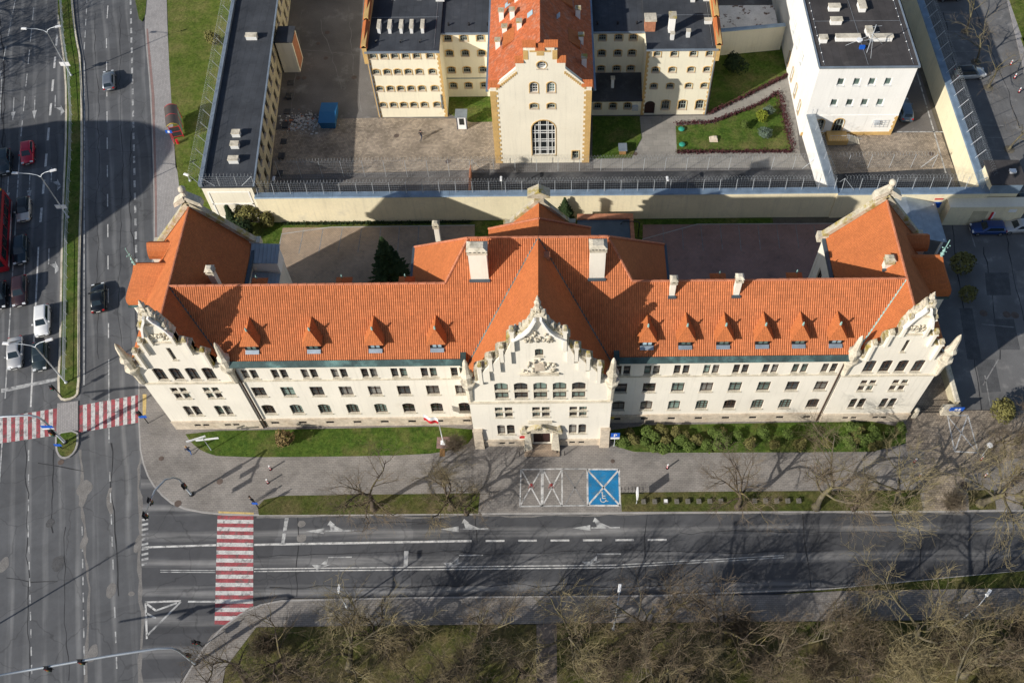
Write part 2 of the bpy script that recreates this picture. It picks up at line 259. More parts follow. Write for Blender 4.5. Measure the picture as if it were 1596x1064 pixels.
# ------------------------------------------------------------------ mesh builder
class MB:
    def __init__(s): s.v = []; s.f = []; s.m = []
    def add(s, pts, faces, mi=0):
        o = len(s.v); s.v += [tuple(p) for p in pts]; s.f += [tuple(i+o for i in f) for f in faces]; s.m += [mi]*len(faces); return s
    def poly(s, pts, mi=0): return s.add(pts, [tuple(range(len(pts)))], mi)
    def box(s, x0, x1, y0, y1, z0, z1, mi=0):
        return s.add([(x0,y0,z0),(x1,y0,z0),(x1,y1,z0),(x0,y1,z0),(x0,y0,z1),(x1,y0,z1),(x1,y1,z1),(x0,y1,z1)],
                     [(3,2,1,0),(4,5,6,7),(0,1,5,4),(1,2,6,5),(2,3,7,6),(3,0,4,7)], mi)
    def frus(s, cx, cy, z0, z1, a0, b0, a1, b1, mi=0, ox=0, oy=0):
        return s.add([(cx-a0,cy-b0,z0),(cx+a0,cy-b0,z0),(cx+a0,cy+b0,z0),(cx-a0,cy+b0,z0),(cx+ox-a1,cy+oy-b1,z1),(cx+ox+a1,cy+oy-b1,z1),(cx+ox+a1,cy+oy+b1,z1),(cx+ox-a1,cy+oy+b1,z1)],
                     [(3,2,1,0),(4,5,6,7),(0,1,5,4),(1,2,6,5),(2,3,7,6),(3,0,4,7)], mi)
    def beam(s, a, b, w, h, mi=0):
        """box from a to b, width w sideways, height h upwards (centred)"""
        a, b = Vector(a), Vector(b); d = (b-a).normalized()
        sd = d.cross(Vector((0,0,1)))
        sd = Vector((1,0,0)) if sd.length < 1e-4 else sd.normalized()
        u = sd.cross(d).normalized(); sd = sd*w/2; u = u*h/2
        p = [a-sd-u, a+sd-u, a+sd+u, a-sd+u, b-sd-u, b+sd-u, b+sd+u, b-sd+u]
        return s.add(p, [(0,1,2,3),(7,6,5,4),(4,5,1,0),(5,6,2,1),(6,7,3,2),(7,4,0,3)], mi)
    def tube(s, path, r, n=6, mi=0, caps=True):
        path = [Vector(p) for p in path]; k = len(path)
        rs = r if isinstance(r, (list, tuple)) else [r]*k
        o = len(s.v); ref = None
        for i, p in enumerate(path):
            d = (path[min(i+1,k-1)]-path[max(i-1,0)]).normalized()
            if ref is None or abs(ref.dot(d)) > .95: ref = Vector((0,0,1)) if abs(d.z) < .9 else Vector((1,0,0))
            a = d.cross(ref).normalized(); b = d.cross(a)
            for j in range(n):
                t = 2*math.pi*j/n; s.v.append(tuple(p+(a*math.cos(t)+b*math.sin(t))*rs[i]))
        for i in range(k-1):
            for j in range(n):
                s.f.append((o+i*n+j, o+i*n+(j+1)%n, o+(i+1)*n+(j+1)%n, o+(i+1)*n+j)); s.m.append(mi)
        if caps and n > 2:
            s.f.append(tuple(o+j for j in range(n))); s.f.append(tuple(o+(k-1)*n+j for j in reversed(range(n)))); s.m += [mi, mi]
        return s
    def lathe(s, prof, cx=0, cy=0, n=10, mi=0, sq=False):
        o = len(s.v); k = len(prof)
        for r, z in prof:
            for j in range(n):
                t = 2*math.pi*(j+.5*sq)/n; q = r*(1.4142 if sq else 1)
                s.v.append((cx+q*math.cos(t), cy+q*math.sin(t), z))
        for i in range(k-1):
            for j in range(n):
                s.f.append((o+i*n+j, o+i*n+(j+1)%n, o+(i+1)*n+(j+1)%n, o+(i+1)*n+j)); s.m.append(mi)
        s.f.append(tuple(o+j for j in reversed(range(n)))); s.f.append(tuple(o+(k-1)*n+j for j in range(n))); s.m += [mi, mi]
        return s
    def ball(s, c, r, mi=0, n=8, sz=1.0):
        return s.lathe([(max(.001, r*math.sin(math.pi*i/6)), c[2]-r*sz*math.cos(math.pi*i/6)) for i in range(7)], c[0], c[1], n, mi)
    def prism(s, pts, z0, z1, mi=0):
        """vertical prism on a (possibly concave) outline"""
        k = len(pts); p2 = [Vector((p[0], p[1], 0)) for p in pts]
        area = sum(p2[i].x*p2[(i+1)%k].y-p2[(i+1)%k].x*p2[i].y for i in range(k))
        if area < 0: p2.reverse()
        o = len(s.v)
        s.v += [(p.x, p.y, z1) for p in p2]+[(p.x, p.y, z0) for p in p2]
        for t in tessellate_polygon([p2]):
            a, b, c = (p2[i] for i in t)
            if (b-a).cross(c-a).z < 0: t = (t[0], t[2], t[1])
            s.f.append(tuple(i+o for i in t)); s.m.append(mi)
        for i in range(k):
            j = (i+1) % k; s.f.append((o+k+i, o+k+j, o+j, o+i)); s.m.append(mi)
        return s
    def mesh(s, name, mats=(), smooth=False, uv=False):
        me = bpy.data.meshes.new(name); me.from_pydata(s.v, [], s.f)
        for m in mats: me.materials.append(MATS[m] if isinstance(m, str) else m)
        if len(mats) > 1: me.polygons.foreach_set('material_index', s.m)
        if smooth: me.polygons.foreach_set('use_smooth', [True]*len(s.f))
        if uv:
            ul = me.uv_layers.new(name='UVMap')
            for p in me.polygons:
                n = getattr(s, 'nrm', {}).get(p.index, p.normal); n = Vector(n)
                u = Vector((0,0,1)).cross(n); u = Vector((1,0,0)) if u.length < 1e-4 else u.normalized(); vv = n.cross(u)
                for li in p.loop_indices:
                    q = me.vertices[me.loops[li].vertex_index].co; ul.data[li].uv = (q.dot(u), q.dot(vv))
        me.update(); return me
    def build(s, name, mats, parent=None, smooth=False, uv=False, **tags):
        if isinstance(mats, str): mats = (mats,)
        return put(name, s.mesh(name, mats, smooth, uv), parent, **tags)

def put(name, me, parent=None, loc=None, rz=None, label=None, cat=None, group=None, kind=None, scale=None):
    o = bpy.data.objects.new(name, me); COL.objects.link(o)
    if parent: o.parent = parent
    if loc is not None: o.location = loc
    if rz is not None: o.rotation_euler = (0, 0, rz)
    if scale is not None: o.scale = (scale,)*3 if not isinstance(scale, (tuple, list)) else scale
    if label: o['label'] = label
    if cat: o['category'] = cat
    if group: o['group'] = group
    if kind: o['kind'] = kind
    return o
def thing(name, label, cat, loc=(0,0,0), rz=0, group=None, scale=None): return put(name, None, None, loc, rz, label, cat, group, None, scale)
def struct(name, pts, z, m, z0=-.06, label=None, parent=None):
    o = MB().prism(pts, z0, z).build(name, m, parent)
    if not parent:
        o['kind'] = 'structure'
        if label: o['label'] = label
    return o
def chaikin(p, it=2, closed=True):
    for _ in range(it):
        q = []; k = len(p)
        for i in range(k if closed else k-1):
            a, b = p[i], p[(i+1) % k]; q += [a*.75+b*.25, a*.25+b*.75]
        p = q if closed else [p[0]]+q+[p[-1]]
    return p
def copy_tree(src, loc, rz=0, scale=None, label=None, group=None):
    r = src.copy(); COL.objects.link(r); r.location = loc; r.rotation_euler = (0, 0, rz)
    if scale is not None: r.scale = (scale,)*3 if not isinstance(scale, (tuple, list)) else scale
    if label: r['label'] = label
    if group: r['group'] = group
    for ch in list(src.children):
        c = ch.copy(); COL.objects.link(c); c.parent = r
        for g in ch.children:
            d = g.copy(); COL.objects.link(d); d.parent = c
    return r

# corrugated tile covering of a convex polygon
def clip(poly, u, lo, hi):
    def half(pl, sgn, lim):
        out = []
        for i in range(len(pl)):
            a, b = pl[i], pl[(i+1) % len(pl)]; da, db = sgn*(a.dot(u)-lim), sgn*(b.dot(u)-lim)
            if da >= 0: out.append(a)
            if (da >= 0) != (db >= 0): out.append(a+(b-a)*(da/(da-db)))
        return out
    p = half(poly, 1, lo)
    return half(p, -1, hi) if len(p) > 2 else []
def tiled(mb, pts, tw=.22, amp=.05, sub=4):
    pts = [Vector(p) for p in pts]; n = (pts[1]-pts[0]).cross(pts[2]-pts[0]).normalized()
    if n.z < 0: pts.reverse(); n = -n
    if not hasattr(mb, 'nrm'): mb.nrm = {}
    u = Vector((0,0,1)).cross(n).normalized(); us = [p.dot(u) for p in pts]
    st = tw/sub; i0, i1 = math.floor(min(us)/st), math.ceil(max(us)/st)
    for i in range(i0, i1):
        c = clip(pts, u, i*st, (i+1)*st)
        if len(c) > 2:
            q = [p+n*(amp*(.5-.5*math.cos(2*math.pi*p.dot(u)/tw))) for p in c]
            mb.nrm[len(mb.f)] = tuple(n); mb.poly(q)

# ------------------------------------------------------------------ facades with real openings
def loop(w, h, kind):
    if kind == 'rect': return [(-w/2,0),(w/2,0),(w/2,h),(-w/2,h)]
    if kind == 'circle': return [(w/2*math.cos(t), h/2+h/2*math.sin(t)) for t in [2*math.pi*i/14 for i in range(14)]]
    rise = w/2 if kind == 'round' else .22*w
    n = 10 if kind == 'round' else 6; r = (w*w/4+rise*rise)/(2*rise); cz = h-r
    a = math.asin(min(1, w/2/r))
    return [(-w/2,0),(w/2,0)]+[(r*math.sin(a-2*a*i/n), cz+r*math.cos(a-2*a*i/n)) for i in range(n+1)]
WCACHE = {}
STY = dict(  # frame material, mullions, transoms, pane material, sill, surround
    wing=('brown_frame', [.5], [.62], ('glass_dark', 'glass_dark', 'glass_green', 'glass_dark', 'glass_curtain'), 'stone', None),
    grille=('brown_frame', [.33, .67], [.25, .5, .75], ('glass_green', 'glass_dark'), 'stone', None),
    pair=('brown_frame', [], [.6], ('glass_dark', 'glass_dark', 'glass_green', 'glass_curtain'), 'stone', None),
    small=('brown_frame', [.5], [], ('glass_dark', 'glass_green'), 'stone', None),
    base=('iron_black', [.33, .67], [], ('dark_void',), None, None),
    dormer=('iron_black', [.5], [], ('glass_sky', 'glass_green'), 'zinc', None),
    prison=('grille', [.33, .67], [.5], ('dark_void', 'glass_dark'), 'stone_plinth', 'ochre'),
    barred=('wood_dark', [.2, .4, .6, .8], [.5], ('glass_dark',), 'stone_plinth', None),
    hall=('white_frame', [.14, .3, .36, .64, .7, .86], [.14, .2, .38, .44, .62, .68, .84], ('glass_green', 'glass_dark'), 'stone', 'ochre'),
    hallsmall=('white_frame', [.33, .67], [.25, .5, .75], ('glass_green', 'glass_dark'), 'stone_plinth', 'ochre'),
    white=('white_frame', [], [.82], ('glass_green',), 'white_frame', None),
    door=('wood_dark', [.5], [.72], ('door_dark',), None, None))
def window_mesh(w, h, kind, style):
    key = (round(w, 2), round(h, 2), kind, style)
    if key in WCACHE: return WCACHE[key]
    fm, mul, tra, panes, sill, sur = STY[style]
    b = min(.09, w*.1); L = loop(w, h, kind); sx, sz = 1-2*b/w, 1-2*b/h
    I = [(x*sx, b+z*sz) for x, z in L]; k = len(L); f = MB(); o = 0
    pts = [(x, -.07, z) for x, z in L]+[(x, -.07, z) for x, z in I]+[(x, .02, z) for x, z in I]
    f.add(pts, [(i, (i+1) % k, k+(i+1) % k, k+i) for i in range(k)]+[(k+i, k+(i+1) % k, 2*k+(i+1) % k, 2*k+i) for i in range(k)])
    rise = 0 if kind == 'rect' else (w/2 if kind in ('round', 'circle') else .22*w)
    t = .1 if style == 'hall' else .035 if style in ('barred', 'prison', 'hallsmall') else .05
    for q in mul:
        x = -w/2+w*q; top = h-b if kind == 'rect' else h-b-rise*(2*abs(q-.5))**2
        f.box(x-t/2, x+t/2, -.085, .0, b, top)
    for q in tra: f.box(-w/2+b, w/2-b, -.08, .0, h*q-t/2, h*q+t/2)
    fme = f.mesh('window', (fm,))
    pme = [MB().poly([(x, -.01, z) for x, z in I]).mesh('pane', (p,)) for p in panes]
    sme = MB().box(-w/2-.08, w/2+.08, -.36, -.03, -.1, .03).mesh('sill', (sill,)) if sill else None
    ume = None
    if sur:
        u = MB(); e = .11; O = [(x*(1+2*e/w), z*(1+1.2*e/h)-.1*e) for x, z in L]
        u.add([(x, -.31, z) for x, z in L]+[(x, -.31, z) for x, z in O]+[(x, -.24, z) for x, z in O], [(k+i, k+(i+1) % k, (i+1) % k, i) for i in range(k)]+[(2*k+i, 2*k+(i+1) % k, k+(i+1) % k, k+i) for i in range(k)])
        ume = u.mesh('surround', (sur,))
    WCACHE[key] = (fme, pme, sme, ume); return WCACHE[key]
REV = .28
def facade(parent, outline, ops, org, ang, m, name='wall', winname='window', rev=REV):
    """outline [(x,z)..] ccw; ops (xc,z0,w,h,kind,style). Local x runs along ang, outside is to the right of it."""
    org = Vector(org); ux = Vector((math.cos(ang), math.sin(ang), 0)); n = Vector((math.sin(ang), -math.cos(ang), 0))
    loops = [[Vector((x, z, 0)) for x, z in outline]]
    for xc, z0, w_, h_, k_, s_ in ops: loops.append([Vector((xc+x, z0+z, 0)) for x, z in loop(w_, h_, k_)])
    flatp = [p for l in loops for p in l]; mb = MB()
    P = lambda q, d=0: tuple(org+ux*q.x+Vector((0,0,q.y))-n*d)
    fs = []
    for t in tessellate_polygon(loops):
        a, b, c = (flatp[i] for i in t); cr = (b-a).cross(c-a).z
        if abs(cr) < 1e-9: continue
        fs.append(t if cr > 0 else (t[0], t[2], t[1]))
    mb.add([P(q) for q in flatp], fs)
    for l, op in zip(loops[1:], ops):
        k = len(l); rv = .05 if op[5] == 'base' else rev; mb.add([P(q) for q in l]+[P(q, rv) for q in l], [(i, (i+1) % k, k+(i+1) % k, k+i) for i in range(k)])
    wl = mb.build(name, m, parent)
    for xc, z0, w_, h_, k_, s_ in ops:
        fme, pme, sme, ume = window_mesh(w_, h_, k_, s_)
        o = put('door' if s_ == 'door' else winname, fme, parent, org+ux*xc+Vector((0,0,z0))-n*(.045 if s_ == 'base' else rev*.9), ang)
        put('pane', random.choice(pme), o)
        if sme: put('sill', sme, o)
        if ume: put('surround', ume, o)
    return wl

# ================================================================== THE GROUND
struct('ground', [(-900,-700,0),(900,-700,0),(900,900,0),(-900,900,0)], -.05, 'earth', -.3)
SIDE = struct('side_street', GP([(-900,-160),(262,-160),(262,400),(300,620),(400,810),(340,985),(270,1064),(240,1300),(-900,1300)]), 0, 'asphalt_side', -.2)
FRONT = struct('front_street', GP([(219.5,700),(300,780),(1000,780),(2100,770),(2100,850),(1596,888),(1420,906),(1200,926),(455,932),(390,945),(330,990),(280,1064),(240,1300),(221,1300)]), .005, 'asphalt_front', -.2)
EAST = struct('east_street', [(42,.2,0),(150,-4,0),(150,110,0),(58.6,110,0),(57.5,31,0),(42,31,0)], 0, 'asphalt_old', -.2)

def kerb(parent, px, w=.17, z=.125, m='kerb', closed=False, smooth=1, world=False):
    p = [Vector(q) for q in px] if world else GP(px)
    if smooth: p = chaikin(p, smooth, closed)
    mb = MB(); k = len(p); pts = []
    for i in range(k):
        d = (p[(i+1) % k]-p[i-1]) if closed else (p[min(i+1,k-1)]-p[max(i-1,0)])
        d.normalize(); sd = Vector((-d.y, d.x, 0))*w/2
        pts += [(*(p[i]-sd).xy, z-.2), (*(p[i]-sd).xy, z), (*(p[i]+sd).xy, z), (*(p[i]+sd).xy, z-.2)]
    fs = []
    for i in range(k if closed else k-1):
        j = (i+1) % k
        for c in range(3): fs.append((4*i+c, 4*i+c+1, 4*j+c+1, 4*j+c))
    mb.add(pts, fs)
    mb.build('kerb', m, parent)

PAVE = struct('front_pavement', chaikin(GP([(217,600),(217,690),(227,735),(245,765),(275,790),(330,801)]), 2, False)+GP([(400,803),(1000,799.5),(1400,797),(2100,793),(2100,640),(1410,640),(300,640)]), .12, 'paver_grey')
kerb(PAVE, [(217,560),(217,690),(227,735),(245,765),(275,790),(330,801),(400,803),(700,801),(1000,799.5),(1400,797),(2100,793)])
PAVL = struct('side_pavement', GP([(229,-160),(226,45),(236,150),(241,300),(241,400),(222,520),(217,600),(300,640),(330,420),(274,260),(268,165),(262,60),(255,-160)]), .118, 'paver_light')
kerb(PAVL, [(229,-100),(226,45),(236,150),(241,300),(241,400),(222,520),(217,560)])
struct('cycle_strip', GP([(228,46),(231,46),(241,150),(245,300),(245,400),(241,400),(237,150)]), .124, 'paver_pink')
SOUTH = struct('south_pavement', GP([(250,1200),(275,1075),(330,990),(390,946),(455,933),(1200,927),(1310,921),(2100,908),(2100,955),(1596,965),(868,971),(836,972),(400,977),(352,1040),(320,1200)]), .12, 'paver_grey')
kerb(SOUTH, [(262,1120),(280,1070),(330,991),(390,946),(455,933),(1200,927),(1596,889),(2100,851)])
struct('park_lawn', GP([(320,1300),(352,1041),(400,978),(600,975),(836,973),(836,1300)]), .15, 'grass_park')
struct('park_lawn', GP([(868,972),(1596,966),(2300,955),(2300,1300),(868,1300)]), .15, 'grass_park')
struct('park_path', GP([(836,973),(868,972),(868,1300),(836,1300)]), .13, 'park_path')
struct('road_verge', GP([(1200,927.5),(1596,889.5),(2100,851),(2100,907),(1310,920)]), .14, 'grass_verge')
struct('front_lawn', chaikin(GP([(287,673),(500,669),(736,664),(737,688),(706,702),(660,709),(520,712),(345,713),(316,704),(298,690)]), 1), .15, 'grass_lush')
struct('front_lawn', chaikin(GP([(952,664),(1180,660),(1411,655.5),(1411,704),(1200,705.5),(994,706),(972,700),(953,692)]), 1), .15, 'grass_lush')
for px in ([(404,803),(402,790),(412,779),(440,773),(748,769),(745,800.5)], [(967,768),(1432,764),(1438,796),(969,797.5)], [(1508,764),(1548,764),(1552,794),(1510,795)], [(1590,764),(1900,762),(1900,792),(1594,793)]):
    struct('street_verge', GP(px), .145, 'grass_verge')
struct('driveway', GP([(1412,640),(1600,640),(1620,700),(1502,745),(1506,796),(1440,796),(1440,700),(1412,704)]), .128, 'cobble')
MED = struct('median_strip', GP([(82,-160),(90,-40),(91,25),(103,114),(104,203),(101,270),(97,380),(95,529),(91,618),(98,624),(115,621),(123,614),(123,530),(124,387),(128,270),(127,100),(117,50),(112,0),(110,-40),(104,-160)]), .14, 'grass_lush')
kerb(MED, [(110,-40),(112,0),(117,50),(127,100),(128,270),(124,387),(123,530),(123,612),(115,621),(98,624),(91,616),(95,529),(97,380),(101,270),(104,203),(103,114),(91,25)], .25, .16, 'stone')
ISL = struct('traffic_island', GP([(90,629),(122,625),(122,671),(88,676)]), .1, 'paver_light')
TIP = struct('island_lawn', chaikin(GP([(88,676),(121,671),(122,690),(117,705),(106,714),(94,713),(88,700)]), 2), .14, 'grass_lush')
kerb(TIP, [(88,676),(121,671),(122,690),(117,705),(106,714),(94,713),(88,700)], .2, .16, closed=True)
struct('prison_lawn', GP([(256,-160),(264,100),(268,165),(273,235),(281,300),(290,348),(355,350),(375,-160)]), .14, 'grass_dry')
struct('pavement_lawn', GP([(204,-90),(211,0),(217,30),(222,34),(227,24),(229,0),(231,-90)]), .16, 'grass_lush')
struct('courtyard_lawn', [(-42,16,0),(-31.5,11,0),(31,11,0),(31,30.6,0),(-42,30.6,0)], .1, 'grass_lush')
CTL = struct('courtyard_paving', GP([(441,356),(740,352),(740,480),(400,480),(428,430)]), .125, 'paver_brown')
kerb(CTL, [(428,440),(434,395),(441,356),(740,352)], .15, .14)
CTR = struct('courtyard_paving', GP([(1002,351),(1340,349),(1340,470),(1000,470)]), .125, 'paver_red')
kerb(CTR, [(1000,445),(1002,351),(1340,349)], .15, .14)
YARD = struct('prison_yard', [(-47,31.3,0),(57,31.3,0),(57,110,0),(-47,110,0)], .01, 'asphalt_yard', -.2)
struct('cobbled_yard', GP([(425,205),(480,187),(590,184),(776,186),(779,264),(425,273)]), .036, 'cobble')
struct('cobbled_yard', GP([(1285,196),(1390,208),(1466,205),(1486,262),(1292,272)]), .042, 'cobble')
struct('patrol_strip', [(-9.6,31.4,0),(56.5,31.4,0),(56.5,39.2,0),(-9.6,39.2,0)], .03, 'asphalt_dark')
PATH = struct('garden_path', GP([(998,182),(1103,180.5),(1226,121),(1234,128),(1247,240),(1262,262),(925,262),(925,248),(985,248)]), .04, 'concrete_path')
struct('garden_lawn', GP([(1053,197),(1112,193),(1213,147),(1222,190),(1234,236),(1055,238)]), .12, 'grass_lush')
struct('garden_lawn', GP([(1103,178),(1118,80),(1228,72),(1227,119)]), .12, 'grass_lush')
struct('garden_lawn', GP([(924,182),(997,182),(1000,216),(984,246),(923,248)]), .1, 'grass_lush')
struct('garden_lawn', GP([(697,150),(770,150),(770,190),(735,191),(700,178)]), .1, 'grass_lush')
struct('car_park_kerb_path', GP([(1548,-90),(1580,-90),(1690,300),(1640,300)]), .1, 'paver_light')
struct('car_park_lawn', GP([(1572,0),(1640,0),(1660,110),(1610,110)]), .13, 'grass_dry')
struct('car_park_lawn', GP([(1590,60),(1600,60),(1690,260),(1660,260)]), .13, 'grass_dry')

# ------------------------------------------------------------------ road markings (parts of the streets)
def strip(parent, a, b, w, m, z=.012, name='lane_line'):
    a, b = Vector(a), Vector(b); d = (b-a).normalized(); s = Vector((-d.y, d.x, 0))*w/2
    MB().add([(*(q.xy), z) for q in (a-s, b-s, b+s, a+s)], [(0,1,2,3)]).build(name, m, parent)
def pline(parent, p0, p1, w, m, z=.012, name='lane_line'): strip(parent, G(*p0), G(*p1), w, m, z, name)
def dashes(parent, p0, p1, n, duty, w, m, name='lane_dash', z=.012):
    a, b = G(*p0), G(*p1)
    for i in range(n): strip(parent, a.lerp(b, i/n), a.lerp(b, (i+duty)/n), w, m, z, name)
def quadpx(parent, px, m, z, name): MB().add([(*(q.xy), z) for q in reversed(GP(px))], [tuple(range(len(px)))]).build(name, m, parent)
# left carriageway
dashes(SIDE, (62,-80), (31,228), 9, .62, .14, 'paint_worn')
pline(SIDE, (31,235), (8,621), .15, 'paint_worn'); pline(SIDE, (5,664), (-8,860), .14, 'paint_worn')
dashes(SIDE, (95,-10), (61,369), 10, .5, .3, 'paint_white'); pline(SIDE, (60,385), (48,634), .2, 'paint_white')
dashes(SIDE, (24,0), (-6,150), 4, .6, .14, 'paint_worn'); pline(SIDE, (3,120), (-12,400), .14, 'paint_worn')
quadpx(SIDE, [(2,606),(90,588),(90,593),(2,612)], 'paint_worn', .011, 'stop_line')
dashes(SIDE, (45,664), (44,860), 5, .45, .14, 'paint_worn'); dashes(SIDE, (45,850), (50,1064), 8, .5, .14, 'paint_worn')
# right carriageway
dashes(SIDE, (171,-30), (165.5,50), 2, .5, .14, 'paint_white'); dashes(SIDE, (166,60), (169.5,560), 11, .42, .14, 'paint_white')
pline(SIDE, (169.5,560), (170,690), .14, 'paint_worn'); dashes(SIDE, (171,735), (183,1064), 9, .45, .14, 'paint_worn')
dashes(SIDE, (136,-5), (131,85), 5, .6, .14, 'paint_worn'); pline(SIDE, (131.5,95), (131,600), .14, 'paint_worn')
dashes(SIDE, (203.5,0), (214,470), 26, .55, .28, 'paint_worn')
dashes(SIDE, (128,820), (132,1064), 9, .55, .14, 'paint_worn')
def arrow(parent, px, ang, m, L=4.4, turn=0, z=.013):
    """arrow painted on the lane; ang = heading in degrees from +X"""
    c = G(*px); a = R(ang); T = lambda x, y: (c.x+x*math.cos(a)-y*math.sin(a), c.y+x*math.sin(a)+y*math.cos(a), z)
    mb = MB(); mb.poly([T(-L/2,-.07), T(L*.1,-.07), T(L*.1,.07), T(-L/2,.07)])
    if turn != 2: mb.poly([T(L*.12,-.33), T(L/2,0), T(L*.12,.33)])
    if turn == 1: mb.poly([T(-L*.3,-.08), T(-L*.05,-.7), T(.12,-.7), T(-.1,-.08)]); mb.poly([T(-.5,-.68), T(.35,-.68), T(.1,-1.2)])
    if turn == 2: mb.poly([T(L*.1,-.1), T(L*.1,.1), T(L*.3,.85), T(L*.12,.85)]); mb.poly([T(L*.02,.8), T(L*.5,.8), T(L*.36,1.35)])
    mb.build('lane_arrow', m, parent)
for px, t in (((21,170),0), ((54,168),0), ((12,296),0), ((46,292),0), ((38,425),0)): arrow(SIDE, px, 284.6, 'paint_worn', 5, t)
for px in ((86,165), (80,280), (76,408)): arrow(SIDE, px, 284.6, 'paint_worn', 4.6, 2)
def zebra(parent, c, n, vertical):
    """alternating red and white bars over the quad c (tl,tr,br,bl)"""
    tl, tr, br, bl = GP(c)
    for i in range(n):
        t0, t1 = i/n, (i+1)/n
        q = [tl.lerp(tr, t0), tl.lerp(tr, t1), bl.lerp(br, t1), bl.lerp(br, t0)] if vertical else [tl.lerp(bl, t0), tr.lerp(br, t0), tr.lerp(br, t1), tl.lerp(bl, t1)]
        MB().add([(p.x, p.y, .014) for p in reversed(q)], [(0,1,2,3)]).build('crossing_bar', 'paint_red' if i % 2 == 0 else 'paint_white', parent)
zebra(SIDE, [(123,632),(217,615),(217,658),(123,674)], 15, True)
zebra(SIDE, [(-22,654),(89,636),(89,678),(-22,694)], 17, True)
zebra(FRONT, [(339,803),(395,804),(394.5,973),(334.5,973)], 27, False)
quadpx(PAVE, [(223,615),(229,615),(228,646),(223,648)], 'paint_yellow', .127, 'tactile_strip')
quadpx(PAVE, [(341,797),(396,799),(396,802),(341,800)], 'paint_yellow', .127, 'tactile_strip')
# front street
pline(FRONT, (222,852.5), (337,849), .22, 'paint_white'); pline(FRONT, (396,848.5), (735,842.5), .24, 'paint_white')
dashes(FRONT, (757,842.5), (1060,840.5), 6, .58, .22, 'paint_white')
for dy in (0, 4): pline(FRONT, (396,886+dy), (960,880+dy), .12, 'paint_white'); pline(FRONT, (960,880+dy), (1222,865+dy*.8), .11, 'paint_worn')
for dy in (0, 3): pline(FRONT, (250,888+dy), (336,888.5+dy), .09, 'paint_worn')
for px in ([(444,807),(450,807),(443,848),(438,848)], [(630,858),(637,858),(635,884),(629,884)]): quadpx(FRONT, px, 'paint_worn', .013, 'stop_line')
for px in ((514,827), (724,824), (929,822)): arrow(FRONT, px, 180, 'paint_worn', 5.2, 1)
for px in ((518,868), (722,865), (937,863)): arrow(FRONT, px, 180, 'paint_worn', 4.2, 2)
dashes(FRONT, (226,800), (226,885), 11, .45, .7, 'paint_worn', 'give_way_dash')
for a, b, m in (((226,938),(282,936),'paint_white'), ((282,937),(229,990),'paint_worn'), ((227,938),(229,995),'paint_white'), ((228,940),(243,951),'paint_white'), ((243,951),(276,939),'paint_worn'), ((228,955),(243,963),'paint_worn'), ((293,937),(336,937),'paint_worn')):
    pline(FRONT, a, b, .2, m, .014, 'hatch_line')
# asphalt repairs, drains and covers
BZ = [0]
def blot(parent, px, rx, ry, m, z, name, n=11, jag=.25, seed=0):
    BZ[0] += 1; z += .0011*BZ[0] % .009
    rr = random.Random(seed+px[0]*7+px[1]); c = G(*px)
    p = [Vector((c.x+rx*(1-jag*rr.random())*math.cos(2*math.pi*i/n), c.y+ry*(1-jag*rr.random())*math.sin(2*math.pi*i/n), 0)) for i in range(n)]
    MB().add([(q.x, q.y, z) for q in chaikin(p, 1)], [tuple(range(2*n))]).build(name, m, parent)
mat('block_grey', (.15, .14, .12), .95, .3, 2, .2, 8); mat('patch_pale', (.19, .18, .17), .95, .2, 1, .2, 8); mat('patch_dark', (.09, .09, .092), .95, .2, 1, .2, 8); mat('cover', (.12, .09, .075), .8, .2, 2, .2, 12)
for px, rx, ry, m in (((131,762),1.0,1.2,'patch_pale'), ((130,775),.5,1.4,'patch_pale'), ((131,845),.45,.9,'patch_pale'), ((173,920),.6,1,'patch_pale'), ((214,848),.4,1.2,'patch_pale'), ((90,878),.7,1.1,'patch_dark'), ((78,815),.5,.7,'patch_dark'), ((205,925),.4,.3,'patch_pale'), ((144,1018),.6,1.1,'patch_pale'), ((6,880),.6,1.0,'patch_pale'), ((470,816),.5,.45,'patch_pale'), ((470,838),.6,.55,'patch_pale')):
    blot(SIDE if px[0] < 219 else FRONT, px, rx, ry, m, .009, 'repair_patch')
for px, r, par, z in (((343,751),.35,PAVE,.126), ((252,715),.3,PAVE,.126), ((955,719),.25,PAVE,.126), ((95,720),.35,SIDE,.01), ((278,785),.4,PAVE,.126), ((510,51),.4,YARD,.02), ((496,68),.3,YARD,.02), ((508,91),.35,YARD,.02), ((552,121),.4,YARD,.02), ((465,122),.35,YARD,.02), ((474,122),.35,YARD,.02), ((618,212),.4,YARD,.04), ((698,252),.4,YARD,.04), ((990,240),.35,PATH,.05), ((1451,240),.4,YARD,.04), ((1503,757),.5,PAVE,.14), ((1569,490),.5,EAST,.01), ((1582,491),.5,EAST,.01), ((1533,488),.5,EAST,.01)):
    MB().lathe([(r, z-.02), (r, z+.006), (r*.8, z+.01)], *G(*px).xy, 12).build('manhole_cover', 'cover', par)
mat('tar', (.035, .035, .037), .8, .2, 1, .2, 8)
rt = random.Random(12)
def seam(parent, p0, p1, m, wd=.09, amp=.25, z=.0085):
    a, b = G(*p0), G(*p1); L_ = (b-a).length; n = max(3, int(L_/1.2)); d = (b-a)/L_; sd = Vector((-d.y, d.x, 0)); off = 0; L1, R1 = [], []
    for i in range(n+1):
        off = off*.8+rt.gauss(0, amp*.4); c = a+d*(L_*i/n)+sd*off; w_ = wd*(.4+.9*rt.random()); L1.append(c-sd*w_/2); R1.append(c+sd*w_/2)
    MB().add([(q.x, q.y, z) for q in L1+R1], [(i, i+1, n+2+i, n+1+i) for i in range(n)]).build('crack_seal', m, parent)
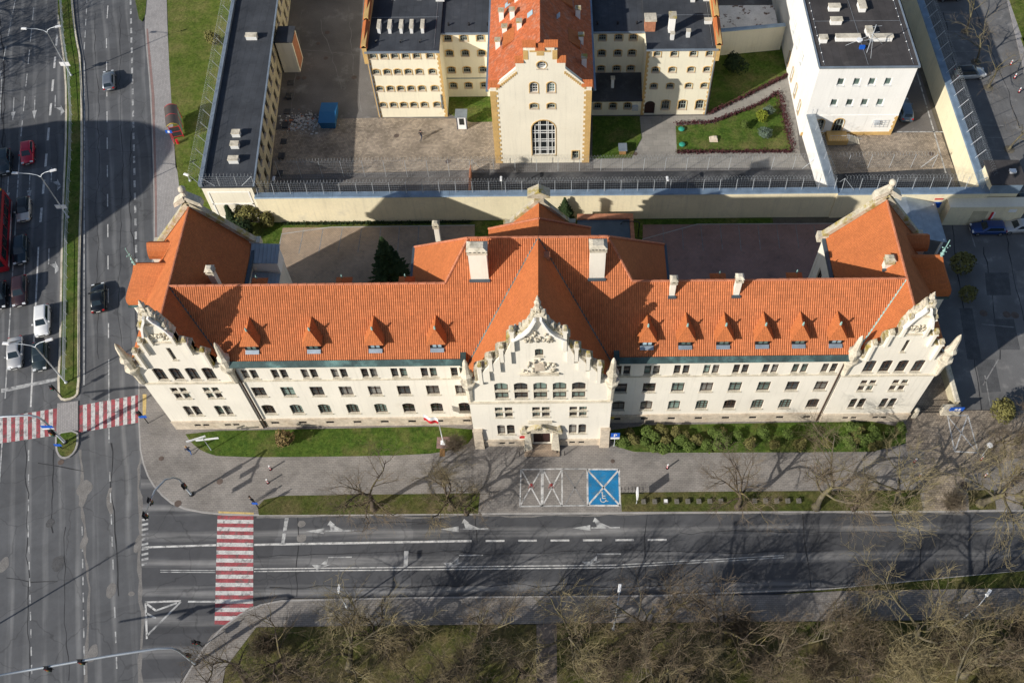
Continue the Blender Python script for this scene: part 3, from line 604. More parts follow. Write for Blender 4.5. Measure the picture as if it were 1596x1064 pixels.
for i, (p0, p1, m, wd) in enumerate((((127,700),(132,1064),'patch_pale',.35), ((173,690),(179,930),'tar',.16), ((172,760),(174,800),'patch_pale',.5), ((217,700),(222,1064),'patch_pale',.4), ((86,700),(84,830),'tar',.12), ((104,820),(106,1060),'tar',.08), ((0,20),(6,250),'tar',.2), ((8,100),(2,300),'tar',.14), ((150,20),(152,560),'tar',.07), ((187,10),(192,560),'tar',.07), ((205,200),(213,560),'tar',.12), ((40,640),(42,1060),'tar',.09), ((60,720),(130,735),'tar',.1), ((10,900),(90,905),'tar',.1))): seam(SIDE, p0, p1, m, wd, .3, .0055+.0002*i)
for i, (p0, p1, m, wd) in enumerate((((400,806),(1500,799),'patch_pale',.25), ((400,866),(1300,858),'tar',.08), ((420,915),(1180,908),'tar',.1), ((465,806),(462,930),'tar',.09), ((742,803),(746,845),'tar',.1), ((1010,802),(1000,925),'tar',.1), ((1250,800),(1262,915),'tar',.12), ((560,815),(700,812),'tar',.08), ((1428,798),(1436,900),'tar',.1), ((1060,830),(1420,826),'tar',.08))): seam(FRONT, p0, p1, m, wd, .25, .0105+.0002*i)
for i, (p0, p1) in enumerate((((1535,385),(1560,560)), ((1485,345),(1530,640)), ((1560,345),(1596,500)), ((1470,20),(1540,300)), ((1520,10),(1590,200)))): seam(EAST, p0, p1, 'tar', .12, .3, .005+.0003*i)
for i, (p0, p1) in enumerate((((470,20),(455,180)), ((540,10),(560,175)), ((500,30),(530,140)), ((460,75),(560,90)))): seam(YARD, p0, p1, 'patch_pale', .12, .4, .016+.0003*i)
# parking bays in front of the entrance
pb = [(812,732),(875,732),(910,731)]
for a, b, m in (((812,732),(877,731),'paint_white'), ((877,731),(914,731),'paint_worn'), ((812,732),(810.5,789),'paint_white'), ((844,732),(844,789),'paint_white'), ((846.5,732),(846,789),'paint_white'), ((876,731),(876,789),'paint_white'), ((810,789.5),(914,788),'paint_worn'), ((813,733),(843,788),'paint_white'), ((843,733),(811,788),'paint_white'), ((847,733),(875,788),'paint_white'), ((875,733),(846,788),'paint_white'), ((880,735),(912,786),'paint_faint'), ((911,735),(880,787),'paint_faint'),
    ((1476,648),(1508,648),'paint_worn'), ((1476,648),(1487,703),'paint_white'), ((1508,648),(1524,706),'paint_white'), ((1487,704),(1524,706),'paint_white'), ((1477,650),(1520,703),'paint_white'), ((1507,650),(1488,702),'paint_white')):
    pline(PAVE, a, b, .15, m, .134, 'bay_line')
quadpx(PAVE, [(916,732.5),(963.5,732.5),(965,787),(917,787)], 'paint_blue', .126, 'disabled_bay')
for a, b in (((914.7,731.7),(965.5,731.7)), ((915.6,788.2),(967,788.2)), ((915.2,731),(916,789)), ((964.8,731),(966.4,789)), ((916,733),(965,787)), ((964,733),(917,787))): pline(PAVE, a, b, .2, 'paint_white', .131, 'bay_line')
def wheelchair(c, s, z):
    mb = MB(); T = lambda x, y: (c.x+x*s, c.y+y*s, z)
    ring = [T(.5*math.cos(t)-.02, .5*math.sin(t)-.3) for t in [R(150+i*16) for i in range(15)]]; rin = [T(.36*math.cos(t)-.02, .36*math.sin(t)-.3) for t in [R(150+i*16) for i in range(15)]]
    for i in range(14): mb.poly([rin[i], ring[i], ring[i+1], rin[i+1]])
    mb.poly([T(-.12+.15*math.cos(t), .86+.15*math.sin(t)) for t in [2*math.pi*i/10 for i in range(10)]])
    mb.poly([T(-.18,.7), T(-.18,-.15), T(-.02,-.15), T(-.02,.7)]); mb.poly([T(-.02,.36), T(-.02,.22), T(.36,.22), T(.36,.36)])
    mb.poly([T(-.02,-.02), T(-.02,-.17), T(.42,-.17), T(.42,-.02)]); mb.poly([T(.3,-.17), T(.52,-.72), T(.64,-.66), T(.42,-.1)]); mb.poly([T(.52,-.72), T(.78,-.6), T(.74,-.48), T(.52,-.58)])
    o = mb.build('wheelchair_symbol', 'paint_white', PAVE)
wheelchair(G(940,776), .72, .138)
# courtyard and car-park bay lines
for x0, y0, x1, y1 in ((474,357,466,396), (504,357,497,395), (534,356,527,394), (564,356,558,394), (594,355,590,392), (623,354,620,392), (653,354,651,390)): pline(CTL, (x0,y0), (x1,y1), .12, 'paint_faint', .131, 'bay_line')
for x0, y0, x1, y1 in ((1033,353,1035,385), (1063,353,1065,390), (1092,352,1096,392), (1122,352,1126,390), (1151,352,1155,392), (1181,352,1185,390), (1210,352,1215,388), (1240,352,1245,388), (1268,352,1274,380)): pline(CTR, (x0,y0), (x1,y1), .1, 'paint_faint', .131, 'bay_line')
for y in (20, 35, 50, 65, 81, 97): pline(EAST, (1452+y*.3,y-1), (1502+y*.42,y), .12, 'paint_faint', .012, 'bay_line')
for y in (195, 214, 234): pline(EAST, (1513+(y-195)*.3,y), (1568+(y-195)*.4,y+1), .12, 'paint_faint', .012, 'bay_line')
pline(YARD, (1428,110), (1474,270), .2, 'paint_worn', .045, 'yard_line'); pline(YARD, (1398,206), (1470,206), .2, 'paint_worn', .045, 'yard_line')
for a, b in (((1507,343),(1520,385)), ((1570,330),(1640,330)), ((1556,560),(1532,600)), ((1535,585),(1545,640)), ((1530,505),(1580,510))): pline(EAST, a, b, .14, 'paint_faint', .012, 'lane_line')
for i, (c, m) in enumerate((([(1535,425),(1572,425),(1576,460),(1538,460)],'patch_dark'), ([(1548,497),(1580,497),(1590,545),(1556,545)],'patch_dark'), ([(1582,423),(1600,420),(1606,446),(1588,450)],'patch_pale'), ([(1495,480),(1515,480),(1530,560),(1508,560)],'patch_dark'), ([(1520,560),(1550,560),(1560,610),(1530,612)],'patch_dark'))): quadpx(EAST, c, m, .007+.001*i, 'repair_patch')

# ================================================================== THE COURT BUILDING
CB = thing('court_building', 'long cream court building with orange tiled roofs and three stepped stone gables', 'building')
EZ, EY, RY, RZ, SL = 14.35, -.45, 5.25, 20.62, 1.1           # eave height/line, ridge line/height, slope
GX, HW = 37.35, 5.05                                          # side pavilion axis and half width
CRY, CRZ = 8.33, 24.0                                         # central ridge
# --- front walls with openings
def wing_ops(x0, step):
    o = []
    for i in range(8):
        x = x0+step*i
        o += [(x, 3.05, 1.35, 2.2, 'seg', 'grille' if x < -15 or x > 16 else 'wing'), (x, 7.1, 1.4, 2.05, 'rect', 'wing'), (x-.47, 10.95, .72, 1.9, 'rect', 'pair'), (x+.47, 10.95, .72, 1.9, 'rect', 'pair'), (x, .85, .8, .5, 'rect', 'base')]
    return o
facade(CB, [(-32.3,0),(-7.5,0),(-7.5,14.3),(-32.3,14.3)], wing_ops(-30.71, 3.153), (0,0,0), 0, 'plaster_cream')
facade(CB, [(7.5,0),(32.3,0),(32.3,14.3),(7.5,14.3)], wing_ops(8.71, 3.14), (0,0,0), 0, 'plaster_cream')
# --- central projecting bay
RB = -2.83
ops = []
for x in (-4.02, -2.0, 0, 2.0, 3.98):
    ops += [(x, 11.05, 1.4, 1.45, 'rect', 'wing'), (x, 12.75, 1.4, 1.65, 'seg', 'small')]
for x in (-4.0, 0, 4.0):
    for dx in (-.52, .52): ops += [(x+dx, 6.95, .82, 1.15, 'rect', 'small'), (x+dx, 8.3, .82, .9, 'rect', 'small')]
for x in (-3.95, 4.0):
    for dx in (-.53, .53): ops += [(x+dx, 2.9, .85, 2.3, 'seg', 'pair'), (x+dx, .7, .6, .42, 'rect', 'base')]
ops += [(0, .6, 1.9, 3.2, 'round', 'door'), (0, 19.5, .8, 1.35, 'seg', 'small')]
rake = [(7.55,14.9),(6.4,15.0),(6.4,17.2),(5.6,17.6),(5.2,17.75),(5.2,19.0),(4.45,19.3),(4.05,19.5),(4.05,20.8),(3.3,21.0),(2.9,21.2),(2.9,23.0),(2.5,23.3)]
ogee = [(2.2,23.5),(1.5,24.1),(.95,24.9),(.55,25.9),(.25,26.8)]
half = rake+ogee
out = [(-7.55,0),(7.55,0)]+half+[(0,27.2)]+[(-x,z) for x, z in reversed(half)]
facade(CB, out, ops, (0,RB,0), 0, 'plaster_cream')
mb = MB()                                                     # back and edge of that gable wall
k = len(out); mb.add([(x, RB+.02, z) for x, z in out]+[(x, RB+.65, z) for x, z in out], [((i+1) % k, i, k+i, k+(i+1) % k) for i in range(k)])
for t in tessellate_polygon([[Vector((x, z, 0)) for x, z in out]]): mb.add([(out[i][0], RB+.65, out[i][1]) for i in t], [(0,1,2)])
mb.build('gable_back', 'plaster_cream', CB)
mb = MB()                                                     # side, rear and inner walls
for x in (-7.5, 7.5): mb.poly([(x, RB+.66, 0), (x, 0, 0), (x, 0, 14.3), (x, RB+.66, 14.3)])
for s in (-1, 1):
    mb.poly([(s*32.3,9.0,0),(s*14,9.0,0),(s*14,9.0,14.3),(s*32.3,9.0,14.3)])
    mb.poly([(s*13.6,9.0,0),(s*13.6,14.5,0),(s*13.6,14.5,14.3),(s*13.6,9.0,14.3)])
    mb.poly([(s*42.0,-.2,0),(s*42.0,15.6,0),(s*42.0,15.6,14.3),(s*42.0,-.2,14.3)])
    mb.poly([(s*5.5,14.5,0),(s*5.5,17.2,0),(s*5.5,17.2,14.3),(s*5.5,14.5,14.3)])
mb.poly([(-13.6,14.5,0),(13.6,14.5,0),(13.6,14.5,14.3),(-13.6,14.5,14.3)]); mb.poly([(-5.5,17.2,0),(5.5,17.2,0),(5.5,17.2,14.3),(-5.5,17.2,14.3)])
mb.build('wall', 'plaster_cream', CB)
for s in (-1, 1):
    o = [(3.2, 8.3, 1.3, 2.4, 'rect', 'wing'), (3.2, 3.6, 1.3, 2.4, 'seg', 'wing')]
    facade(CB, [(0,0),(5.2,0),(5.2,14.3),(0,14.3)] if s < 0 else [(0,0),(5.2,0),(5.2,14.3),(0,14.3)], [(5.2-q[0], *q[1:]) if s > 0 else q for q in o], (s*32.3, 10.5 if s < 0 else 15.7, 0), R(90) if s < 0 else R(-90), 'plaster_cream')
# --- side pavilions
def pavilion(s):
    c = s*GX; o = []
    for d in (-2.57, -.86, .85, 2.57): o.append((d, 11.2, 1.15, 2.5, 'seg', 'wing'))
    for d in (-1.75, 1.72):
        for e in (-.48, .48): o += [(d+e, 7.2, .75, 1.2, 'rect', 'small'), (d+e, 8.65, .75, .95, 'rect', 'small'), (d+e, 3.3, .8, 2.25, 'seg', 'pair'), (d+e, .9, .6, .45, 'rect', 'base')]
    o.append((0, 15.3, .45, 2.3, 'rect', 'pair'))
    rk = [(5.0,14.2),(3.75,14.3),(3.75,16.2),(3.0,16.75),(2.55,16.95),(2.55,18.2),(1.8,18.6),(1.4,18.75),(1.4,20.6)]
    og = [(1.2,21.3),(1.0,22.0),(.75,22.6),(.4,23.2),(.2,23.9)]
    hf = rk+og; outl = [(-5.0,0),(5.0,0)]+hf+[(0,24.1)]+[(-x,z) for x, z in reversed(hf)]
    facade(CB, outl, o, (c,-.2,0), 0, 'plaster_cream')
    k = len(outl); mb = MB(); mb.add([(c+x, -.18, z) for x, z in outl]+[(c+x, .35, z) for x, z in outl], [((i+1) % k, i, k+i, k+(i+1) % k) for i in range(k)])
    for t in tessellate_polygon([[Vector((x, z, 0)) for x, z in outl]]): mb.add([(c+outl[i][0], .35, outl[i][1]) for i in t], [(0,1,2)])
    mb.build('gable_back', 'plaster_cream', CB)
    return c
for s in (-1, 1): pavilion(s)
# --- stone trim: posts, pinnacles, copings, cornices
def post(x, y, z0, z1, wd=.5):
    mb = MB(); mb.frus(x, y-.1, z0-.35, z0, .08, .08, wd/2, .26); mb.box(x-wd/2, x+wd/2, y-.36, y+.2, z0, z1-.7); mb.box(x-wd/2-.08, x+wd/2+.08, y-.44, y+.3, z1-.7, z1-.55)
    o = mb.build('gable_post', 'plaster_cream', CB)
    MB().frus(x, y-.1, z1-.55, z1-.2, .15, .22, .22, .27).frus(x, y-.1, z1-.2, z1+.05, .22, .27, .09, .11, 0, .03, .05).frus(x, y-.3, z1-.5, z1-.1, .08, .06, .12, .08).build('finial', 'stone_mossy', o)
def pinnacle(x, y, zb, zt, zc):
    mb = MB(); mb.lathe([(.12, zb), (.34, zb+.5), (.42, zc-1.3), (.62, zc-.7), (.78, zc-.25), (.78, zc), (.5, zc+.05), (.46, zc+1.2), (.66, zc+1.35), (.66, zc+1.55), (.4, zc+1.9), (.26, zt-.7), (.14, zt-.25), (.03, zt)], x, y, 8)
    mb.build('pinnacle', 'stone', CB, False)
for x, zb, zt in ((5.95,14.6,18.6), (4.8,17.3,20.3), (3.62,19.0,22.0), (2.5,20.9,24.9)):
    for s in (-1, 1): post(s*x, RB, zb, zt, .36)
for s in (-1, 1): pinnacle(s*7.35, RB+.1, 10.4, 18.9, 14.6)
for c in (-GX, GX):
    for x, zb, zt in ((3.4,14.1,17.7), (2.2,16.75,19.6), (1.15,18.6,22.3)):
        for s in (-1, 1): post(c+s*x, -.2, zb, zt, .3)
    for s in (-1, 1): pinnacle(c+s*4.95, -.2, 10.5, 18.5, 14.1)
def coping(pts, y0, y1, th=.18, m='stone_mossy'):
    mb = MB()
    for a, b in zip(pts, pts[1:]):
        dx, dz = b[0]-a[0], b[1]-a[1]; l = math.hypot(dx, dz)
        if l < .02: continue
        nx, nz = -dz/l*th, dx/l*th
        if nz < 0: nx, nz = -nx, -nz
        e = .012; y0, y1 = y0+random.uniform(-e, e), y1+random.uniform(-e, e)
        q = [(a[0],y0,a[1]),(b[0],y0,b[1]),(b[0]+nx,y0,b[1]+nz),(a[0]+nx,y0,a[1]+nz)]
        mb.add(q+[(x,y1,z) for x,_,z in q], [(0,1,2,3),(7,6,5,4),(4,5,1,0),(5,6,2,1),(6,7,3,2),(7,4,0,3)])
    mb.build('coping', m, CB)
for s in (-1, 1):
    coping([(s*x, z+.012) for x, z in half[1:]]+[(0,27.21)], RB-.12, RB+.75)
    for c in (-GX, GX): coping([(c+s*x, z+.012) for x, z in [(3.75,14.3),(3.75,16.2),(3.0,16.75),(2.55,16.95),(2.55,18.2),(1.8,18.6),(1.4,18.75),(1.4,20.6),(1.2,21.3),(1.0,22.0),(.75,22.6),(.4,23.2),(.2,23.9),(0,24.1)]], -.3, .45)
    # sloped buttress webs between the posts
    mb = MB()
    for (xa, za, xb, zb) in ((5.75,17.3,5.0,18.1), (4.6,19.0,3.85,19.8), (3.4,20.6,2.7,22.2)):
        mb.add([(s*xa,RB-.3,za-2.2),(s*xb,RB-.3,za-2.2),(s*xb,RB-.3,zb),(s*xa,RB-.3,za-.5),(s*xa,RB-.02,za-2.2),(s*xb,RB-.02,za-2.2),(s*xb,RB-.02,zb),(s*xa,RB-.02,za-.5)], [(0,1,2,3),(3,2,6,7),(0,3,7,4),(1,5,6,2),(0,4,5,1)])
    mb.build('buttress', 'plaster_cream', CB)
def carve(c, y, zb, zt, wdt, seed, curve):
    """weathered carved crest along the gable head and the figure on its top"""
    r = random.Random(seed); mb = MB()
    for s in (-1, 1):
        for i in range(13):
            t = i/12*(len(curve)-1); k = min(int(t), len(curve)-2); x = curve[k][0]+(curve[k+1][0]-curve[k][0])*(t-k); z = curve[k][1]+(curve[k+1][1]-curve[k][1])*(t-k)
            a = .13+.13*r.random(); h = .3+.45*r.random()
            mb.frus(c+s*(x+.12*r.random()), y+.25+r.uniform(-.2,.2), z-.1, z+h, a, .2+.15*r.random(), a*(.3+.6*r.random()), .12+.1*r.random(), 0, s*r.uniform(-.1,.22), r.uniform(-.1,.1))
    H_ = zt-zb
    mb.lathe([(.55, zb), (.5, zb+H_*.12), (.3, zb+H_*.2), (.34, zb+H_*.34), (.2, zb+H_*.42), (.3, zb+H_*.52), (.33, zb+H_*.64), (.15, zb+H_*.74), (.17, zb+H_*.84), (.08, zb+H_*.9), (.03, zt)], c, y+.25, 6)
    for s in (-1, 1): mb.frus(c+s*.35, y+.25, zb+.1, zb+H_*.42, .16, .2, .05, .1, 0, -s*.12, 0)
    mb.build('gable_statue', 'stone', CB)
    arch = MB()
    for s in (-1, 1):
        for (x0, z0), (x1, z1) in zip(curve, curve[1:]): arch.beam((c+s*x0, y-.28, z0-.35), (c+s*x1, y-.28, z1-.35), .5, .2)
    arch.build('arch_rib', 'plaster_white', CB)
carve(0, RB, 26.6, 29.4, 2.0, 3, [(2.5,23.3)]+ogee)
for c in (-GX, GX): carve(c, -.2, 23.6, 25.6, 1.15, 5+int(c), [(1.4,20.6),(1.2,21.3),(1.0,22.0),(.75,22.6),(.4,23.2),(.2,23.9)])
def scroll(c, y, z0, w_, h_, seed, n=26, m='stone'):
    r = random.Random(seed); mb = MB()
    for i in range(n):
        a = r.uniform(-1, 1); b = r.random()*(1-.55*abs(a)); q = .07+.1*r.random(); x, z = c+a*w_/2, z0+b*h_
        mb.frus(x, y-.1, z, z+.25+.35*r.random(), q, .1, q*(.4+.8*r.random()), .06, 0, r.uniform(-.15,.15), -.02)
    return mb.build('relief', m, CB, True)
scroll(0, RB, 16.5, 3.4, 2.6, 2); scroll(0, RB, 22.1, 2.6, 1.7, 4, 20); MB().box(-.5, .5, RB-.2, RB-.01, 17.0, 18.4).build('coat_of_arms', 'stone_plinth', CB)
MB().box(-1.95, 1.95, RB-.32, RB-.005, 16.2, 16.42).build('relief_shelf', 'stone', CB)
for c in (-GX, GX):
    scroll(c, -.2, 19.2, 1.7, 2.2, int(c), 14)
    for z in (18.7, 21.9): MB().box(c-1.2, c+1.2, -.42, -.205, z, z+.14).build('string_course', 'stone', CB)
    MB().box(c-5.05, c+5.05, -.36, -.203, 10.55, 10.8).build('string_course', 'stone', CB)
    MB().box(c-5.06, c+5.06, -.32, -.204, .02, 1.95).build('plinth', 'stone_plinth', CB) if False else None
MB().box(-7.6, 7.6, RB-.2, RB-.004, 10.3, 10.55).build('string_course', 'stone', CB)
for a, b in ((-32.3,-7.52), (7.52,32.3)): MB().box(a, b, -.1, -.003, 10.5, 10.68).build('string_course', 'stone', CB)
# plinth of stone blocks either side of the basement windows
def plinth(xs, y, x0, x1, ww, z1, hgt):
    cuts = [x0]+[v for x in xs for v in (x-ww/2-.06, x+ww/2+.06)]+[x1]
    mb = MB()
    for a, b in zip(cuts[::2], cuts[1::2]): mb.box(a, b, y-.09, y-.004, .02, hgt)
    for x in xs: mb.box(x-ww/2-.058, x+ww/2+.058, y-.085, y-.004, .02, z1[0]); mb.box(x-ww/2-.058, x+ww/2+.058, y-.085, y-.004, z1[1], hgt-.003)
    mb.box(x0, x1, y-.2, y-.005, hgt+.002, hgt+.12); mb.build('plinth', 'stone_plinth', CB)
plinth([-30.71+3.153*i for i in range(8)], 0, -32.3, -7.52, .8, (.83,1.37), 1.9); plinth([8.71+3.14*i for i in range(8)], 0, 7.52, 32.3, .8, (.83,1.37), 1.9)
for c in (-GX, GX): plinth([c+d+e for d in (-1.75,1.72) for e in (-.48,.48)], -.2, c-5.05, c+5.05, .6, (.88,1.37), 1.9)
plinth([-4.48,-3.42], RB, -7.62, -2.05, .6, (.68,1.14), 1.5); plinth([3.47,4.53], RB, 2.05, 7.62, .6, (.68,1.14), 1.5)
for s in (-1, 1): MB().frus(s*7.1, RB-.18, .02, 4.2, .55, .26, .48, .12).box(s*7.1-.55, s*7.1+.55, RB-.36, RB-.01, 4.2, 4.34).build('corner_pier', 'stone_plinth', CB)
# entrance portal
for s in (-1, 1):
    MB().frus(s*1.55, RB-.35, .02, 3.7, .5, .5, .3, .3).build('portal_pier', 'stone', CB)
    MB().frus(s*1.95, RB-.25, 3.5, 3.9, .2, .15, .42, .24).frus(s*1.95, RB-.25, 3.9, 5.1, .36, .22, .12, .1).build('portal_scroll', 'stone_mossy', CB)
    MB().beam((s*1.6,RB-.3,4.55), (0,RB-.3,5.6), .55, .22).build('portal_hood', 'stone_mossy', CB)
    MB().tube([(s*2.55,RB-1.3,.12),(s*2.55,RB-1.3,1.1)], .05, 6).build('handrail_post', 'iron_black', CB)
MB().box(-1.2, 1.2, RB-.4, RB-.02, 3.85, 4.0).build('portal_lintel', 'stone', CB); scroll(0, RB-.1, 4.1, 1.5, .9, 8, 12)
MB().box(-1.4, 1.2, RB-.35, RB-.03, 5.95, 6.12).build('portal_cornice', 'stone', CB)
for i in range(3): MB().box(-1.3-.35*i, 1.3+.35*i, RB-.85-.32*i, RB-.1-.001*i, .121, .55-.14*i).build('entrance_step', 'paver_brown', CB)
# --- roofs
def roof(name, polys, m='tiles', tw=.22, parent=CB):
    mb = MB()
    for p in polys: tiled(mb, p, tw, .06 if tw > .2 else .02)
    return mb.build(name, m, parent, False, True)
for s in (-1, 1):
    P = lambda *a: [(s*x, y, z) for x, y, z in a]
    V0, V1 = (32.3,EY,EZ), (GX,RY,RZ); E_ = (9.45,RY,RZ)
    tv = 7.4*(CRZ-RZ)/(CRZ-EZ)
    yv = EY+(CRY-EY)*(RZ-EZ)/(CRZ-EZ)
    roof('front_roof', [P(V0, V1, E_, (tv, yv, RZ), (7.4,EY,EZ)), P(E_, (7.0,CRY,CRZ), (0,CRY,CRZ), (tv, yv, RZ))])
    roof('transept_roof', [P((0,RB+.3,CRZ), (0,CRY,CRZ), (7.4,EY,EZ), (7.4,RB+.3,EZ))], 'tiles_plain', .18)
    roof('rear_roof', [P(V1, E_, (14,9.4,EZ), (32.3,9.4,EZ)), P((7,CRY,CRZ), (0,CRY,CRZ), (0,14.9,EZ), (14,14.9,EZ))])
    roof('hip_roof', [P((7,CRY,CRZ), E_, (14,9.4,EZ), (14,14.9,EZ))], 'tiles_plain', .18)
    roof('pavilion_roof', [P((GX,.2,RZ), V1, (32.7,.0,EZ+.5)), P(V1, (GX,15.7,RZ), (32.3,15.7,EZ), (32.3,9.4,EZ)), P((GX,.2,RZ), (GX,15.7,RZ), (42.4,15.7,EZ), (42.4,.2,EZ))], 'tiles_plain', .2)
    roof('stair_roof', [P((0,11.05,20), (0,14.1,20), (5.8,17.4,EZ), (5.8,14.9,EZ)), P((0,14.1,20), (5.8,17.4,EZ), (0,17.4,EZ)), P((0,15.0,18.4), (0,17.8,18.4), (2.9,17.8,15.2), (2.9,16.9,15.2))], 'tiles_plain', .18)
    # ridge tiles
    for a, b in (((GX,RY,RZ),E_), (E_,(7,CRY,CRZ)), ((7,CRY,CRZ),(0,CRY,CRZ)), ((GX,.3,RZ),(GX,15.6,RZ)), ((7,CRY,CRZ),(14,14.9,EZ)), ((0,14.1,20),(5.8,17.4,EZ))):
        a, b = Vector((s*a[0],a[1],a[2]+.05)), Vector((s*b[0],b[1],b[2]+.05)); n = max(2, int((b-a).length/.9)); mb = MB()
        for i in range(n): mb.tube([a.lerp(b, i/n), a.lerp(b, (i+.97)/n)], [.12, .15], 6)
        mb.build('ridge', 'ridge_tile', CB)
    # copper valleys, gutters and flashings
    for a, b in ((V0,V1), ((7.4,EY,EZ),(0,CRY,CRZ))):
        MB().beam((s*a[0],a[1],a[2]+.06), (s*b[0],b[1],b[2]+.04), .34, .05).build('valley_gutter', 'copper' if s*a[0] < 30 else 'copper_pale', CB)
    mb = MB(); mb.add([(s*x,y,z) for x in (7.62,32.2) for y, z in ((-.58,14.14),(-.62,14.28),(-.2,14.86),(-.14,14.6),(-.02,14.14))], [(0,1,6,5),(1,2,7,6),(2,3,8,7),(4,0,5,9),(0,4,3,2,1),(5,6,7,8,9)])
    mb.build('gutter', 'copper', CB)
    MB().box(*sorted((s*7.62, s*8.2)), -.9, .5, 14.43, 15.3).build('flashing', 'copper', CB)
    for x, y0, y1 in ((14.12,9.4,15.0), (32.1,9.4,15.7)):
        MB().box(*sorted((s*x-.22*s, s*x+.12*s)), y0, y1, EZ-.3, EZ+.06).build('gutter', 'seam_metal', CB)
    MB().tube([(s*31.95,-.18,13.6), (s*31.95,-.18,.3)], .09, 6).build('downpipe', 'brown_frame', CB)
    # rear stone gable with ball finial
    mb = MB()
    for q in (-1, 1): mb.beam((s*GX+q*5.5,15.95,EZ+.0), (s*GX,15.95,RZ+.55), .7, .5)
    mb.build('rear_coping', 'stone_mossy', CB)
    mb = MB(); mb.add([(s*GX+x, y, z) for y in (15.7,16.2) for x, z in ((-5.1,0),(5.1,0),(5.1,14.3),(0,RZ+.4),(-5.1,14.3))], [(4,3,2,1,0),(5,6,7,8,9),(0,1,6,5),(1,2,7,6),(4,0,5,9)]); mb.build('rear_gable', 'plaster_cream', CB)
    mb = MB()
    for q in (-1, 1): mb.add([(s*GX+q*a, y, z) for y in (15.5,16.4) for a, z in ((.1,RZ+1.0),(1.5,RZ+.1),(1.4,RZ+.75),(.1,RZ+1.75))], [(0,1,2,3),(7,6,5,4),(0,4,5,1),(3,2,6,7),(1,5,6,2)])
    mb.lathe([(.45,RZ+1.2),(.3,RZ+1.8),(.2,RZ+2.1)], s*GX, 15.95, 8); mb.build('gable_crest', 'stone', CB); MB().ball((s*GX,15.95,RZ+2.5), .42).build('ball_finial', 'stone', CB, True)
    for q in (-5.2, 5.2): MB().box(s*GX+q-.75, s*GX+q+.75, 15.5, 16.4, EZ-.6, EZ+.35).build('kneeler', 'stone', CB)
MB().beam((-3.2,18.0,14.9), (0,18.0,18.75), .6, .5).beam((3.2,18.0,14.9), (0,18.0,18.75), .6, .5).box(-4.1,-2.9,17.7,18.3,14.3,14.95).box(2.9,4.1,17.7,18.3,14.3,14.95).build('stair_gable_coping', 'stone_mossy', CB)
MB().add([(x, y, z) for y in (17.75,18.2) for x, z in ((-3.2,0),(3.2,0),(3.2,14.9),(0,18.6),(-3.2,14.9))], [(4,3,2,1,0),(5,6,7,8,9),(0,1,6,5),(1,2,7,6),(4,0,5,9)]).build('stair_gable', 'plaster_cream', CB)
MB().frus(0, 18, 18.6, 19.6, .55, .35, .5, .35).add([(x, y, z) for y in (17.4,18.6) for x, z in ((-1.25,19.5),(1.25,19.5),(1.25,19.75),(0,20.5),(-1.25,19.75))], [(0,1,2,3,4),(9,8,7,6,5),(4,3,8,9),(3,2,7,8),(1,0,5,6),(2,1,6,7),(0,4,9,5)]).build('gable_crest', 'stone_mossy', CB)
# --- dormers
def dormer(x, y0=.62, zb=15.75, parent=CB):
    d = MB(); ew, ez, hy, hz = 1.0, 16.72, 1.3, 18.25; ry = (hz-EZ)/SL+EY; sy = (ez-EZ)/SL+EY
    roofm = MB()
    A, B, C_, D_, Ee = (x-ew,.4,ez), (x+ew,.4,ez), (x,hy,hz), (x,ry,hz), None
    tiled(roofm, [A, B, C_], .18, .015); tiled(roofm, [B, (x+ew,sy,ez), D_, C_], .18, .015); tiled(roofm, [A, C_, D_, (x-ew,sy,ez)], .18, .015)
    root = d.box(x-.72, x+.72, y0+.06, sy, zb-.35, ez-.02).build('dormer', 'iron_black', parent)
    roofm.build('dormer_roof', 'tiles_plain', root, False, True)
    fme, pme, sme, ume = window_mesh(1.15, .8, 'rect', 'dormer')
    put('window', fme, root, (x, y0+.05, zb+.02)); put('pane', random.choice(pme), root, (x, y0+.05, zb+.02)); MB().beam((x, y0+.02, zb-.06), (x, y0-.35, zb-.3), 1.4, .05).build('apron', 'zinc', root)
    MB().lathe([(.09,hz-.02),(.13,hz+.12),(.06,hz+.22),(.12,hz+.34),(.02,hz+.6)], x, hy, 6).build('finial', 'copper_pale', root)
for x in (-29.53,-23.2,-16.88,-10.55,11.02,14.99,18.9,22.93,26.7,30.5): dormer(x)
def rear_dormer(x):
    root = MB().box(x-.6, x+.6, 6.9, 8.3, 15.8, 17.35).build('dormer', 'iron_black', CB); rm = MB()
    for q in (-1, 1): tiled(rm, [(x+q*.85,8.6,17.35),(x,7.8,18.35),(x,6.75,18.35),(x+q*.85,7.42,17.35)], .18, .015)
    tiled(rm, [(x-.85,8.6,17.35),(x+.85,8.6,17.35),(x,7.8,18.35)], .18, .015)
    rm.build('dormer_roof', 'tiles_plain', root, False, True); MB().lathe([(.08,18.3),(.12,18.45),(.03,18.9)], x, 7.8, 6).build('finial', 'copper_pale', root)
for x in (-29.5,-20.6,-14.0,18.9,27.0): rear_dormer(x)
